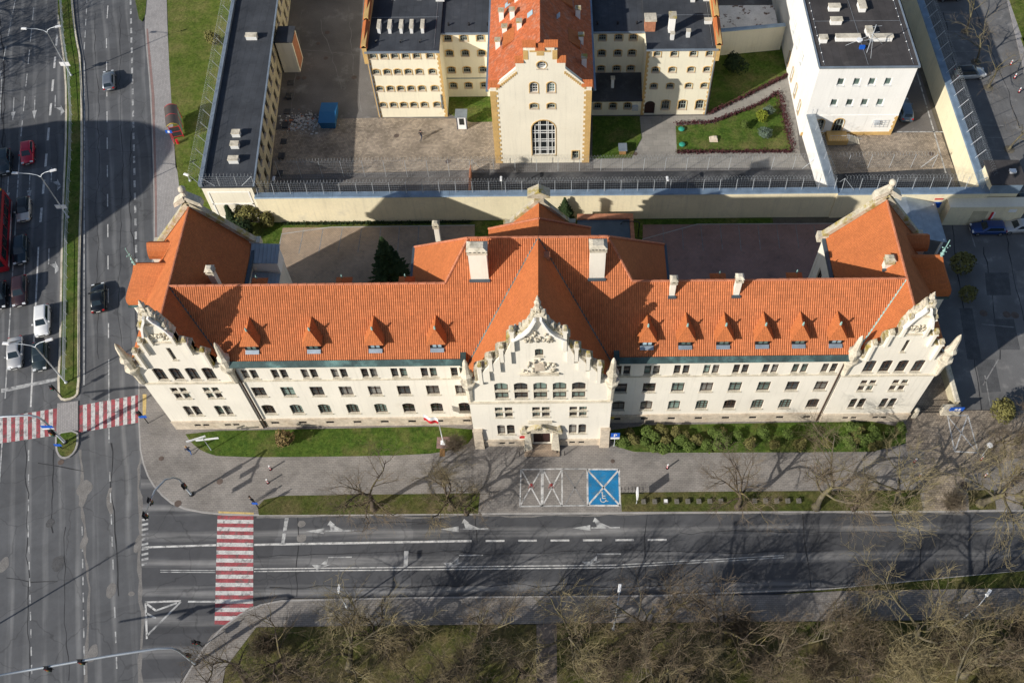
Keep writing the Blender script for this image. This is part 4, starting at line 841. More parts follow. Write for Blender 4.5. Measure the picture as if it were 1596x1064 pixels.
# --- chimneys
def chimney(x, y, z0, z1, a, b, capm='stone', vents=3, m='plaster_cream'):
    c = MB().box(x-a, x+a, y-b, y+b, z0, z1-.7).build('chimney', m, CB)
    MB().box(x-a-.1, x+a+.1, y-b-.1, y+b+.1, z1-.7, z1-.45).box(x-a-.02, x+a+.02, y-b-.02, y+b+.02, z1-.45, z1-.15).frus(x, y, z1-.15, z1+.12, a+.14, b+.14, a*.7, b*.7).build('cap', capm, c)
    for i in range(vents):
        q = x-a+.25+(2*a-.5)*i/max(1, vents-1); MB().box(q-.12, q+.12, y-b-.03, y-b-.021, z1-.42, z1-.2).build('flue', 'dark_void', c)
    MB().box(x-a-.15, x+a+.15, y-b-.25, y-b-.001, z0+.9, z0+1.15).build('flashing', 'seam_metal', c) if z0 > 10 else None
chimney(-5.95, 6.05, 19.8, 25.65, .9, .55, vents=4); chimney(5.86, 6.05, 19.8, 25.85, .76, .55, vents=4)
chimney(13.5, 4.5, 18.4, 22.2, .27, .3, vents=2); chimney(20.04, 4.5, 18.4, 22.4, .29, .3, vents=2)
chimney(-34.2, 8.3, 15.0, 19.6, .32, .35, vents=2); chimney(-11.5, 16.4, 8, 16.8, .27, .3, vents=2, capm='stone_mossy')
chimney(36.3, 8.0, 18.0, 20.6, .4, .35, vents=0, capm='stone_mossy')
MB().box(.55, 1.15, 6.4, 7.1, 22.4, 23.3).build('roof_hatch', 'brick_chimney', CB)
# --- ogee corner turrets on the outer sides
def turret(s):
    x0, y0, a, b = s*43.1, 10.5, 1.55, 2.1
    t = MB().box(x0-a, x0+a, y0-b, y0+b, 4, 12.9).build('turret', 'plaster_cream', CB)
    MB().frus(x0, y0, 2.5, 4, .5, .8, a, b).build('corbel', 'stone', t)
    MB().frus(x0, y0, 12.9, 13.25, a+.35, b+.35, a+.28, b+.28).build('cornice', 'copper', t)
    prof = [(1.12,13.26),(1.14,13.8),(1.08,14.4),(.9,15.0),(.62,15.6),(.4,16.2),(.24,16.9),(.1,17.5),(.001,17.62)]; mb = MB()
    xi = s*39.2
    for (r0, z0), (r1, z1) in zip(prof, prof[1:]):
        xo0, xo1, B0, B1 = x0+s*a*r0, x0+s*a*r1, b*r0, b*r1
        for q in (-1, 1): mb.poly([(xo0,y0+q*B0,z0),(xi,y0+q*B0,z0),(xi,y0+q*B1,z1),(xo1,y0+q*B1,z1)])
        mb.poly([(xo0,y0-B0,z0),(xo0,y0+B0,z0),(xo1,y0+B1,z1),(xo1,y0-B1,z1)])
    mb.build('turret_roof', 'tiles_plain', t, False, True)
    f = MB().lathe([(.22,17.4),(.14,17.7),(.24,17.9),(.1,18.15),(.18,18.4),(.06,18.7),(.05,20.2)], x0, y0, 7)
    for i in range(8): f.ball((x0+.3*math.cos(i*.8), y0+.3*math.sin(i*.8), 18.2+.18*i), .07, n=5)
    f.build('finial', 'copper_pale', t)
    # small ogee dormer further back
    yd = 13.6; dm = MB().box(*sorted((s*40.6, s*42.5)), yd-.8, yd+.8, 14.3, 15.6).build('side_dormer', 'plaster_cream', CB); mb = MB()
    pr = [(1.0,15.6),(.95,16.1),(.7,16.6),(.35,16.95),(.0,17.2)]
    for (r0, z0), (r1, z1) in zip(pr, pr[1:]):
        for q in (-1, 1): mb.poly([(s*39.0,yd+q*r0,z0),(s*42.7,yd+q*r0,z0),(s*42.7,yd+q*r1,z1),(s*39.0,yd+q*r1,z1)])
    mb.build('dormer_roof', 'tiles_plain', dm, False, True)
turret(-1); turret(1)
# --- lean-to annexes with seamed metal roofs in the left court
def seam_roof(name, parent, p, n, m='seam_metal'):
    a, b, c, d = [Vector(q) for q in p]; o = MB().poly(p).build(name, m, parent); mb = MB()
    for i in range(n+1): mb.beam(a.lerp(b, i/n)+Vector((0,0,.03)), d.lerp(c, i/n)+Vector((0,0,.03)), .05, .08)
    mb.build('seam', m, o)
AN = MB().box(-32.25, -29.4, 10.6, 15.3, 0, 11.9).build('annexe', 'plaster_cream', CB)
seam_roof('annexe_roof', AN, [(-32.25,13.1,14.1),(-29.2,13.1,13.9),(-29.2,15.5,14.4),(-32.25,15.5,14.6)], 7, 'seam_pale'); MB().box(-32.2,-29.3,13.2,15.3,11.9,13.8).build('annexe_wall', 'plaster_white', AN)
seam_roof('annexe_roof', AN, [(-32.25,10.7,12.4),(-29.3,10.7,12.0),(-29.3,13.0,12.2),(-32.25,13.0,12.6)], 7, 'seam_pale')
MB().box(-29.38, -28.9, 10.6, 15.6, 0, 6).build('annexe_wall', 'asphalt_dark', AN)

# ================================================================== THE PRISON
# --- central hall with stepped gable
HALL = thing('prison_hall', 'cream gabled prison hall with orange roof and tall arched window in its front', 'building', (.2,41,0))
hx = 6.5; step = [(6.5,13.3),(6.5,13.95),(5.9,14.0)]+[(3.1,16.8),(3.1,17.9),(2.1,17.9),(2.1,19.7),(1.75,19.7),(1.75,20.3),(.55,20.3)]
outl = [(-6.5,0),(6.5,0)]+step+[(.55,19.8),(-.55,19.8)]+[(-x,z) for x, z in reversed(step)]
facade(HALL, outl, [(.25,1.5,3.2,6.6,'round','hall'), (-.95,10.15,1.05,.95,'seg','prison'), (1.3,10.15,1.05,.95,'seg','prison'), (-.9,12.9,1.05,1.75,'round','hallsmall'), (1.3,12.9,1.05,1.75,'round','hallsmall'), (.15,16.8,1.2,1.2,'circle','hallsmall'), (4.6,.7,.9,1.6,'rect','prison')], (0,0,0), 0, 'plaster_hall')
k = len(outl); mb = MB(); mb.add([(x,.02,z) for x, z in outl]+[(x,.5,z) for x, z in outl], [((i+1) % k, i, k+i, k+(i+1) % k) for i in range(k)])
for t in tessellate_polygon([[Vector((x, z, 0)) for x, z in outl]]): mb.add([(outl[i][0], .5, outl[i][1]) for i in t], [(0,1,2)])
mb.build('gable_back', 'plaster_hall', HALL)
mb = MB()
for s in (-1, 1): mb.poly([(s*6.45,.5,0),(s*6.45,50,0),(s*6.45,50,13.3),(s*6.45,.5,13.3)])
mb.build('wall', 'plaster_hall', HALL)
def quoins(parent, x, y, z0, z1, w1, w2, h, m='ochre', d=.05, s=1):
    z = z0; i = 0; mb = MB()
    while z < z1-.05:
        wd = w1 if i % 2 else w2; mb.box(*sorted((x, x-s*wd)), y-d, y-.003, z, min(z+h, z1)-.012); z += h; i += 1
    mb.build('quoin', m, parent, kind='stuff')
for s in (-1, 1): quoins(HALL, s*6.54, 0, .02, 13.2, .75, 1.0, .42, s=s)
mb = MB()                                                    # dentilled ochre verge under the slope
for s in (-1, 1):
    for i in range(12):
        x = 5.75-i*.235; z = 13.45+i*.235*.97; mb.box(*sorted((s*x, s*(x-.2))), -.06, -.003, z, z+.42)
mb.box(-2.1,-1.5,-.05,-.005,18.3,19.7); mb.box(1.5,2.1,-.05,-.005,18.3,19.7); mb.box(-.45,.45,-.05,-.005,18.9,19.4); mb.box(-1.3,1.3,-.05,-.005,19.45,19.7)
mb.build('verge_trim', 'ochre', HALL, kind='stuff')
for x0, x1, z in ((-2.2,-.5,20.3), (.5,2.2,20.3), (-.6,.6,19.82), (-3.2,-2.05,17.9), (2.05,3.2,17.9), (-6.6,-5.2,14.0), (5.2,6.6,14.0)):
    mb = MB(); n = max(3, int((x1-x0)/.28))
    for i in range(n):
        a, b = x0+(x1-x0)*i/n, x0+(x1-x0)*(i+.93)/n; mb.add([(a,-.25,z+.01),(b,-.25,z+.01),(b,.3,z+.75),(a,.3,z+.75),(a,.6,z+.01),(b,.6,z+.01)], [(0,1,2,3),(3,2,5,4),(0,3,4),(1,5,2)])
    mb.build('tiled_coping', 'tiles_plain', HALL, False, True)
HZ = 19.5
for s in (-1, 1):
    roof('roof', [[(0,.4,HZ),(0,50,HZ),(s*6.9,50,13.0),(s*6.9,.4,13.0)]], 'tiles_hall', .2, HALL)
    MB().box(*sorted((s*6.75, s*7.1)), .4, 50, 12.75, 13.05).build('gutter', 'zinc_blue', HALL)
    for y0, z0 in ((13, 15.4), (19.5, 15.6), (6, 14.6)) if s > 0 else ((6, 14.8), (20, 15.5), (14, 15.4)):     # long shed dormers with slit windows
        x = lambda z: s*(HZ-z)/((HZ-13.0)/6.9)
        d = MB(); xa, xb = x(z0), x(z0+1.5); d.add([(xa,y0,z0+.06),(xa,y0+2.6,z0+.06),(xb,y0+2.6,z0+1.56),(xb,y0,z0+1.56),(xa,y0,z0+.5),(xa,y0+2.6,z0+.5)], [(4,5,2,3) if s > 0 else (3,2,5,4),(0,1,5,4),(0,4,3),(1,2,5)]); d.build('shed_dormer', ('tiles_plain',), HALL, False, True)
        MB().beam((xa+s*.03,y0+.1,z0+.3), (xa+s*.03,y0+2.5,z0+.3), .06, .26).build('window', 'zinc_blue', HALL)
for x, y, h in ((-5.6,7.2,1.3), (-4.7,8.8,1.3), (-3.7,10.8,1.4), (-5.2,12.2,1.6), (-3.1,13.6,2.6), (5.0,12.4,1.5), (5.3,7.6,1.4), (5.6,3.6,1.5), (2.9,17.8,1.5), (-2.7,7.6,1.2), (-2.6,15.6,1.4)):
    z = HZ-abs(x)*.942; c = MB().box(x-.32,x+.32,y-.3,y+.3,z-.4,z+h-.2).build('chimney', 'plaster_white', HALL); MB().box(x-.4,x+.4,y-.38,y+.38,z+h-.2,z+h).build('cap', 'stone_mossy', c)
for x, y in ((-1.3,8.5), (-2.2,15.5), (-4.4,14.2), (2.2,9.0), (4.0,15.0)): MB().beam((x-.35,y,HZ-(abs(x)+.35)*.942+.1), (x+.35,y,HZ-(abs(x)-.35)*.942+.1), .9, .06).build('skylight', 'glass_sky', HALL)

# --- cell blocks
def cell_block(name, label, x0, x1, y, top, ops, roofs=True, m='plaster_prison', yb=92, cy=None):
    b = thing(name, label, 'building', ((x0+x1)/2, y, 0)); hw = (x1-x0)/2
    facade(b, [(-hw,0),(hw,0),(hw,top),(-hw,top)], ops, (0,0,0), 0, m)
    mb = MB(); d = yb-y
    for s in (-1, 1): mb.poly([(s*hw,0,0),(s*hw,d,0),(s*hw,d,top),(s*hw,0,top)])
    mb.build('wall', m, b)
    if roofs:
        MB().box(-hw-.05, hw+.05, -.15, d, top+.0, top+.18).build('roof', 'roof_felt', b)
        MB().box(-hw-.1, hw+.1, -.4, -.16, top-.12, top+.1).build('gutter', 'zinc', b)
        MB().box(-hw+.05, hw-.05, -.1, -.004, top-.4, top-.13).build('cornice', 'ochre', b)
    return b, hw
XL = [-4.05,-2.55,-1.1,.35,1.85,3.65]
LBK, hw = cell_block('cell_block', 'left prison cell block with four rows of six small barred windows', -23.4, -13.5, 50.2, 12.0, [(x, z, .95, .95, 'seg', 'prison') for x in XL for z in (1.9,4.95,7.95,10.7)])
for s in (-1, 1): quoins(LBK, s*(hw+.03), 0, .02, 11.6, .3, .45, .4, s=s)
def parapet(b, x, segs, d):
    for y0, y1, z0, z1 in segs:
        mb = MB(); n = max(1, int((y1-y0)/.3))
        for i in range(n):
            a, c = y0+(y1-y0)*i/n, y0+(y1-y0)*(i+.94)/n; za, zc = z0+(z1-z0)*i/n, z0+(z1-z0)*(i+.94)/n
            mb.add([(x-.5,a,za+.35),(x+.5,a,za+.35),(x,a,za+.75),(x-.5,c,zc+.35),(x+.5,c,zc+.35),(x,c,zc+.75)], [(0,2,5,3),(2,1,4,5),(0,1,2),(5,4,3)])
        mb.build('tiled_coping', 'tiles_plain', b, False, True); MB().box(x-.3,x+.3,y0,y1,10.0,max(z0,z1)+.34).build('parapet', 'ochre', b)
parapet(LBK, -5.0, ((-.2,4.6,12.3,12.8), (4.6,9.4,13.0,13.6), (9.4,40,13.9,13.9)), 40)
def roof_vent(b, x, y, top, a, c, h, nm='roof_vent', m='white_frame', cm='stone'):
    v = MB().box(x-a,x+a,y-c,y+c,top+.18,top+.18+h).build(nm, m, b); MB().box(x-a-.06,x+a+.06,y-c-.06,y+c+.06,top+.18+h,top+.28+h).build('cap', cm, v)
for i, x in enumerate((-3.3,-1.85,-.3,1.1,2.6)): roof_vent(LBK, x, 4.1, 12, .2, .85, .9)
for x, y in ((-2.0,10.6), (1.7,10.6), (4.9,10.2), (4.3,10.2)): roof_vent(LBK, x, y, 12, .3, .3, .6)
for x in (-3.6,-.3,2.3): MB().tube([(x,1.4,12.15),(x,1.4,12.55),(x+.3,1.4,12.7)], .09, 6).build('vent_pipe', 'iron_black', LBK)
MB().tube([(-4.75,-.12,11.7),(-4.75,-.12,.1)], .09, 6).build('downpipe', 'zinc', LBK); MB().tube([(4.4,-.12,4.3),(4.4,-.12,1.6)], .09, 6).build('downpipe', 'zinc', LBK)
XR = [-3.1,-.55,2.2,4.05]
RBK, hw = cell_block('cell_block', 'right prison cell block with dark red door and chimneys on its roof', 14.5, 24.0, 50.2, 12.0, [(x, z, .95, .95, 'seg', 'prison') for x in (-3.3,-1.0,1.6,3.8) for z in (5.0,7.9,10.65)]+[(-3.55,.15,1.5,2.5,'round','door')]+[(x,1.0,1.15,1.8,'seg','prison') for x in (-1.3,1.1,3.6)])
for s in (-1, 1): quoins(RBK, s*(hw+.03), 0, .02, 11.6, .3, .45, .4, s=s)
parapet(RBK, 4.85, ((-.2,4.6,12.3,12.8), (4.6,9.4,13.0,13.6), (9.4,40,13.9,13.9)), 40)
c = MB().box(-4.9,-3.5,3.2,4.6,12.2,13.9).build('chimney', 'brick_chimney', RBK); MB().box(-5.0,-3.4,3.1,4.7,13.9,14.1).build('cap', 'stone', c)
c = MB().box(-1.7,-.9,2.9,3.9,12.2,14.6).build('chimney', 'plaster_white', RBK); MB().box(-1.8,-.8,2.8,4.0,14.6,14.9).build('cap', 'stone_mossy', c)
roof_vent(RBK, -1.3, 1.7, 12, .25, .25, 1.0); roof_vent(RBK, .9, 2.2, 12, .25, .25, 1.0); roof_vent(RBK, 3.9, 4.9, 12, .5, .25, .6); roof_vent(RBK, 2.2, 9.6, 12, .3, .3, .6); roof_vent(RBK, 4.2, 9.8, 12, .5, .3, .6)
for x in (4.6,): MB().tube([(x,-.12,11.7),(x,-.12,.1)], .09, 6).build('downpipe', 'zinc', RBK)
for s, x0, x1, lab in ((-1,-13.5,-6.3,'left'), (1,6.7,14.5,'right')):
    xs = (-2.75,-.55,1.75) if s < 0 else (-1.9,.35,2.35)
    b, hw = cell_block('cell_link', f'recessed yellow cell block linking the hall to the {lab} wing', x0, x1, 54.2, 11.7, [(x, z, 1.05, 1.1, 'seg', 'prison') for x in xs for z in ((1.7,4.6,7.6,10.2) if s < 0 else (4.6,7.4,10.1))])
    MB().box(-hw,hw,-.08,-.004,3.55,3.68).build('string_course', 'zinc', b)
    for x in (-2.6,.2,2.8): MB().lathe([(.12,11.88),(.12,12.2),(.2,12.25),(.05,12.4)], x, 1.2, 6).build('vent_pipe', 'iron_black', b)
LOW = thing('low_annexe', 'low yellow annexe with black roof between hall and right cell block', 'building', (10.6,50.2,0))
facade(LOW, [(-3.9,0),(3.85,0),(3.85,3.1),(-3.9,3.1)], [(-2.4,1.2,1.0,1.2,'seg','prison'), (-.2,1.2,1.0,1.2,'seg','prison'), (1.9,1.2,1.0,1.2,'seg','prison')], (0,0,0), 0, 'plaster_prison')
MB().add([(-4.0,-.35,3.05),(3.95,-.35,3.05),(3.95,3.99,4.4),(-4.0,3.99,4.4),(-4.0,-.35,2.9),(3.95,-.35,2.9)], [(0,1,2,3),(4,5,1,0)]).build('roof', 'asphalt_dark', LOW)
c = MB().box(-.5,-.1,1.6,2.0,3.4,5.3).build('chimney', 'plaster_white', LOW); MB().box(-.6,0,1.5,2.1,5.3,5.5).build('cap', 'stone', c); MB().box(2.5,3.4,-.55,-.01,1.3,2.0).build('air_conditioner', 'galv', LOW)

# --- long low building on the left
LX0, LX1, LY0, LT = -43.4, -37.0, 31.0, 6.6; SK = -.055
LB = thing('workshop_building', 'long low prison building with dark flat roof along the side street', 'building', (0,0,0))
xs = lambda y: (LX0+SK*(y-LY0), LX1+SK*(y-LY0)*1.15); YE = 100
a, b = xs(LY0), xs(YE)
facade(LB, [(0,0),(a[1]-a[0],0),(a[1]-a[0],LT),(0,LT)], [], (a[0],LY0,0), 0, 'plaster_hall')
for x0, x1, z0, z1 in ((.5,5.9,.8,.95), (.5,5.9,3.4,3.6), (.5,5.9,5.7,5.85), (.5,.7,.96,5.69), (5.7,5.9,.96,5.69)): MB().box(a[0]+x0,a[0]+x1,LY0-.06,LY0-.003,z0,z1).build('moulding', 'plaster_white', LB)
L_ = math.hypot(b[0]-a[0], YE-LY0)
ang = math.atan2(YE-LY0, b[1]-a[1]); Lr = math.hypot(b[1]-a[1], YE-LY0)
ops = []
for i in range(26):
    t = 1.6+i*2.55
    ops += [(t, 4.0, 1.1, 1.7, 'rect', 'barred'), (t, .9, 1.1, 1.7, 'rect', 'barred')]
facade(LB, [(0,0),(Lr,0),(Lr,LT),(0,LT)], ops, (a[1],LY0,0), ang, 'plaster_dark')  # cream wall on the shaded side; its shade is put into the darker colour
MB().poly([(a[0],LY0,0),(b[0],YE,0),(b[0],YE,LT),(a[0],LY0,LT)]).build('wall', 'plaster_hall', LB)
MB().prism([Vector((a[0]-.1,LY0-.1,0)),Vector((a[1]+.25,LY0-.1,0)),Vector((b[1]+.25,YE,0)),Vector((b[0]-.1,YE,0))], LT, LT+.2).build('roof', 'roof_felt', LB)
MB().beam((a[0],LY0,LT+.45), (b[0],YE,LT+.45), .5, .5).build('parapet', 'zinc', LB); MB().beam((a[1]+.3,LY0,LT+.12), (b[1]+.3,YE,LT+.12), .22, .22).build('gutter', 'zinc', LB)
for px, py, w_ in ((368,208,.75), (366,226,.75), (364,249,.9), (392,57,1.1)):
    q = G(px, py, LT+.6); v = MB().box(q.x-w_*.7,q.x+w_*.7,q.y-.35,q.y+.35,LT+.2,LT+.85).build('roof_vent', 'white_frame', LB); MB().box(q.x-w_*.75,q.x+w_*.75,q.y-.42,q.y+.42,LT+.85,LT+.98).build('cap', 'stone', v)
q = G(452,70,3); BX = MB().box(a[1]+SK*24-.2,a[1]+SK*24+2.2,q.y-2.6,q.y+.6,0,5.6).build('stair_box', 'plaster_hall', LB); MB().box(a[1]+SK*24-.25,a[1]+SK*24+2.35,q.y-2.75,q.y+.75,5.6,5.8).build('roof', 'roof_felt', BX); MB().box(a[1]+SK*24+2.2,a[1]+SK*24+2.24,q.y-2.2,q.y+.2,.3,5.2).build('timber_panel', 'brick_chimney', BX)
for i in range(9): MB().box(a[1]-.165*i+.35,a[1]-.165*i+1.2,LY0+8+i*3.0,LY0+9+i*3.0,.0,.12+.3*(i % 2)).build('light_well', 'asphalt_dark', LB)

# --- white administration building
WB = thing('white_building', 'white flat-roofed prison building with dark roof and antenna mast', 'building', (37.0,45.8,0))
facade(WB, [(0,0),(13.0,0),(13.0,12.3),(0,12.3)], [(x, z, .95, 1.35, 'rect', 'white') for x in (3.4,5.55,7.6,9.75) for z in (5.5,9.2)]+[(2.3,.9,1.3,2.2,'round','prison'),(5.0,.6,1.4,2.6,'round','prison'),(2.1,-.0+.02,.9,.4,'seg','base')], (0,0,0), 0, 'plaster_white')
facade(WB, [(0,0),(30,0),(30,12.3),(0,12.3)], [(26.5-i*3.4, z, .9, 2.2, 'seg', 'prison') for i in range(4) for z in (1.0,)]+[(22-i*3.4, 6.0, .9, 2.0, 'rect', 'white') for i in range(3)], (0,30,0), R(-90), 'plaster_white')
MB().poly([(13,0,0),(13,30,0),(13,30,12.3),(13,0,12.3)]).build('wall', 'plaster_white', WB)
MB().box(-.1,13.15,-.2,30,12.3,12.5).build('roof', 'roof_felt_brown', WB)
for x0, x1, y0, y1 in ((-.15,13.2,-.28,-.05), (-.2,.0,-.04,30), (13.05,13.25,-.04,30)): MB().box(x0,x1,y0,y1,12.42,12.62).build('roof_edge', 'zinc', WB)
for x, y, a_, c_ in ((3.9,1.0,0,0),): pass
for px, py, w_, d_ in ((1300,12,.75,.35), (1303,33,.75,.35), (1343,10,.45,.8), (1283,61,.5,.4), (1321,59,1.6,.3), (1373,59,1.5,.3), (1354,49,.4,.6)):
    q = G(px,py,12.9)-Vector((37,45.8,0)); v = MB().box(q.x-w_,q.x+w_,q.y-d_,q.y+d_,12.5,13.2).build('roof_vent', 'plaster_white', WB); MB().box(q.x-w_-.08,q.x+w_+.08,q.y-d_-.08,q.y+d_+.08,13.2,13.32).build('cap', 'stone', v)
q = G(1351,82,12.5)-Vector((37,45.8,0))
mb = MB().tube([(q.x,q.y,12.5),(q.x,q.y,17.0)], .06, 6)
for z in (14.5,15.6,16.6): mb.tube([(q.x-.9,q.y,z),(q.x+.9,q.y+.3,z)], .03, 4)
for e in ((-2.6,1.4), (2.4,1.6), (.3,-1.2)): mb.tube([(q.x,q.y,15.5),(q.x+e[0],q.y+e[1],12.5)], .025, 4)
mb.build('antenna_mast', 'galv', WB); MB().lathe([(.05,13.6),(.35,13.75),(.42,14.0)], q.x-1.2, q.y+.8, 10).build('dish', 'sign_white', WB); MB().box(q.x-.9,q.x-.2,q.y+.6,q.y+.9,12.5,13.0).build('cabinet', 'sign_blue', WB)
MB().box(0.01,13.0,-.08,-.004,3.75,3.88).build('string_course', 'plaster_white', WB)
for x0, x1 in ((0.03,1.5), (2.7,3.6), (4.4,12.98)): MB().box(x0,x1,-.1,-.004,.05,.62).build('plinth', 'ochre', WB)
for x in (-.0,): quoins(WB, 13.03, 0, .65, 3.6, .3, .45, .4, s=1)
WS = MB().box(3.6,6.4,-2.0,-.02,.0,.9).build('entrance_steps', 'ochre', WB)
for i in range(4): MB().box(6.4+.45*i,6.85+.45*i,-1.9,-.5,.0,.75-.2*i).build('step', 'stone', WS)
mb = MB()
for x in [3.6+.35*i for i in range(9)]: mb.tube([(x,-1.98,.9),(x,-1.98,1.9)], .02, 4)
mb.tube([(3.6,-1.98,1.9),(6.4,-1.98,1.9),(8.3,-1.9,1.1)], .03, 4); mb.tube([(3.6,-1.98,1.4),(6.4,-1.98,1.4)], .02, 4); mb.build('railing', 'galv', WS)
mb = MB()
for z in (2.0,2.4,2.8,3.2): mb.tube([(9.6,-.5,z),(11.4,-.5,z)], .03, 4)
for x in (9.6,10.2,10.8,11.4): mb.tube([(x,-.5,1.9),(x,-.5,3.3)], .03, 4)
mb.box(9.9,10.6,-.45,-.05,2.3,2.9); mb.build('air_conditioner', 'galv', WB)

for pth in ([(.6,.3,12.56),(.6,29,12.56)], [(6.4,.3,12.56),(5.6,29,12.56)], [(12.4,.3,12.56),(12.4,29,12.56)], [(.6,9,12.57),(12.4,9,12.57)]): MB().tube(pth, .018, 4).build('roof_cable', 'steel', WB)
for b_, q_ in ((LBK, 4.6), (RBK, 4.4)):
    for pth in ([(-q_,6.6,12.22),(q_,6.6,12.22)], [(q_-.3,.2,12.22),(q_-.3,22,12.22)], [(-q_,11.5,12.22),(q_,11.5,12.22)]): MB().tube(pth, .018, 4).build('roof_cable', 'steel', b_)
for i in range(10): MB().lathe([(.09,12.5),(.06,12.6)], .6+.02*(i % 3), 1+i*1.7, 6).build('cable_foot', 'sign_white', WB); MB().lathe([(.09,12.5),(.06,12.6)], 12.4, 1.4+i*1.7, 6).build('cable_foot', 'sign_white', WB)
# --- perimeter walls
def wall_thing(name, label, p0, p1, h, th, m='plaster_wall', cap='zinc_blue', capw=.25, ch=.12, base=True):
    p0, p1 = Vector((*p0, 0)), Vector((*p1, 0)); t = thing(name, label, 'wall', p0, math.atan2(p1.y-p0.y, p1.x-p0.x)); L = (p1-p0).length
    MB().box(0,L,-th/2,th/2,0,h).build('wall', m, t)
    n = max(1, int(L/2.5)); 
    for i in range(n): MB().frus((L*(i+.5))/n, 0, h, h+ch+.004*(i % 2), L/n/2-.01, th/2+capw, L/n/2-.01, th/2+capw-.12).build('capping', cap, t)
    return t
WT = 5.0
wall_thing('perimeter_wall', 'tall cream prison wall with metal capping behind the court building', (-37.0,31.0), (38.6,31.0), WT, .6)
wall_thing('perimeter_wall', 'cream wall by the prison gate at the right end', (38.62,30.9), (58.4,30.9), 4.8, .7)
wall_thing('perimeter_wall', 'tall prison wall along the right car park', (58.0,31.3), (58.0,100), 4.6, .7, 'plaster_wall', 'zinc_blue', .22)
wall_thing('yard_wall', 'pale inner yard wall running from white building to the front wall', (37.6,45.6), (38.4,31.4), 4.2, .6, 'plaster_white', 'zinc', .35)
wall_thing('exercise_yard_wall', 'yellow curved exercise yard wall right of the cell block', (24.2,62.5), (36.6,64.0), 4.6, .5, 'plaster_prison', 'zinc_blue', .15)
EX = MB().box(24.4,36.2,65.8,71,.3,.45).build('exercise_yard_canopy', 'plaster_white', None, label='white mural wall slab in the exercise yard', cat='canopy')
mat('mural', (.62, .6, .58), .9, .1, .6, .1, 5, tint=((.12, .07, .05), .9, .56, .62))
EX.data.materials[0] = MATS['mural']; EX.location.z = 2.2
MB().box(11.8-1.2,36.2,65.6,65.78,-2.2,.3).build('support', 'plaster_prison', EX) if False else None
for x in (24.8,30,35.8): MB().box(x,x+.3,66,66.3,-2.3,.299).build('support', 'galv', EX)
# --- fences and razor wire
def fence(name, label, p0, p1, z0, h, sp, lean=(0,0), mesh=.35, coil=.3, strut=False, r=.035):
    p0, p1 = Vector((*p0, z0)), Vector((*p1, z0)); L = (p1-p0).length; d = (p1-p0)/L; n = max(1, round(L/sp)); t = thing(name, label, 'fence', p0)
    ln = Vector((lean[0], lean[1], h)); pm = MB().tube([(0,0,0), tuple(ln)], r, 5).mesh('post', ('galv',))
    for i in range(n+1): put('post', pm, t, d*(L*i/n))
    if mesh:
        mb = MB(); k = int(h/mesh)
        for i in range(k+1): mb.tube([ln*(i/k), d*L+ln*(i/k)], .006, 3, caps=False)
        m2 = int(L/mesh)
        for i in range(m2): mb.tube([d*(L*i/m2), d*(L*i/m2)+ln], .005, 3, caps=False)
        mb.build('wire_mesh', 'wire', t, kind='stuff')
    if coil:
        sd = Vector((-d.y, d.x, 0)); pts = []; turns = int(L/.42)
        for i in range(turns*7+1): a_ = 2*math.pi*i/7; pts.append(ln+d*(L*i/(turns*7))+sd*(coil*math.cos(a_))+Vector((0,0,coil*.8+coil*math.sin(a_))))
        MB().tube(pts, .009, 3, caps=False).build('razor_wire', 'wire', t, kind='stuff')
    if strut:
        for s in (0, L): MB().tube([d*s+ln, d*(s+(1.6 if s == 0 else -1.6))], r, 5).tube([d*s+ln*.99, d*s+Vector((0,1.4,0))], r, 5).build('strut', 'galv', t)
    return t
fence('razor_fence', 'razor wire fence on top of the wall behind the court building', (-36.6,31.1), (38.2,31.1), WT+.1, 1.7, 2.15, (0,.35), .3, .28)
fence('razor_fence', 'razor wire fence on the gate wall behind the right pavilion', (39.2,31.1), (57.6,31.1), 4.9, 1.9, 2.2, (0,.3), .3, .28, True)
fence('razor_fence', 'tall razor wire fence across the cobbled prison yard', (-36.0,38.6), (-9.7,38.6), .02, 3.2, 2.9, (0,0), .3, .3)
fence('razor_fence', 'razor wire fence in front of the hall and the garden', (-9.5,39.4), (38,39.4), .02, 2.4, 2.95, (0,0), .3, .3, True)
fence('razor_fence', 'razor wire fence beside the white building yard', (39.5,39.4), (54.5,39.4), .02, 2.6, 3.0, (0,0), .3, .3, True)
fence('razor_fence', 'razor wire fence on the wall beside the car park', (58.1,32), (58.1,98), 4.7, 1.6, 2.4, (.9,0), .3, .26)
fence('razor_fence', 'razor wire fence on the roof edge of the low building', (LX0-.1,LY0+.2), (xs(YE)[0],YE), LT+.5, 1.5, 2.4, (-.75,0), .3, .26)
fence('razor_fence', 'razor wire fence across the near roof end of the low building', (LX0+.2,LY0+.1), (LX1+.4,LY0+.1), LT+.2, 1.5, 2.2, (0,.2), .3, .28, True)
fence('razor_fence', 'razor wire fence on the inner yard wall by the white building', (37.6,45.2), (38.4,31.8), 4.3, 1.3, 2.6, (0,0), .35, .3)
MB().box(-9.8,-9.6,31.4,39.2,.0,1.6).build('low_wall', 'brick_chimney', None, label='short dark red wall at the left end of the patrol strip', cat='wall')
MB().box(13.7,13.85,31.4,39.2,.0,1.6).build('low_wall', 'brick_chimney', None, label='short dark red wall crossing the patrol strip right of the hall', cat='wall') if False else None
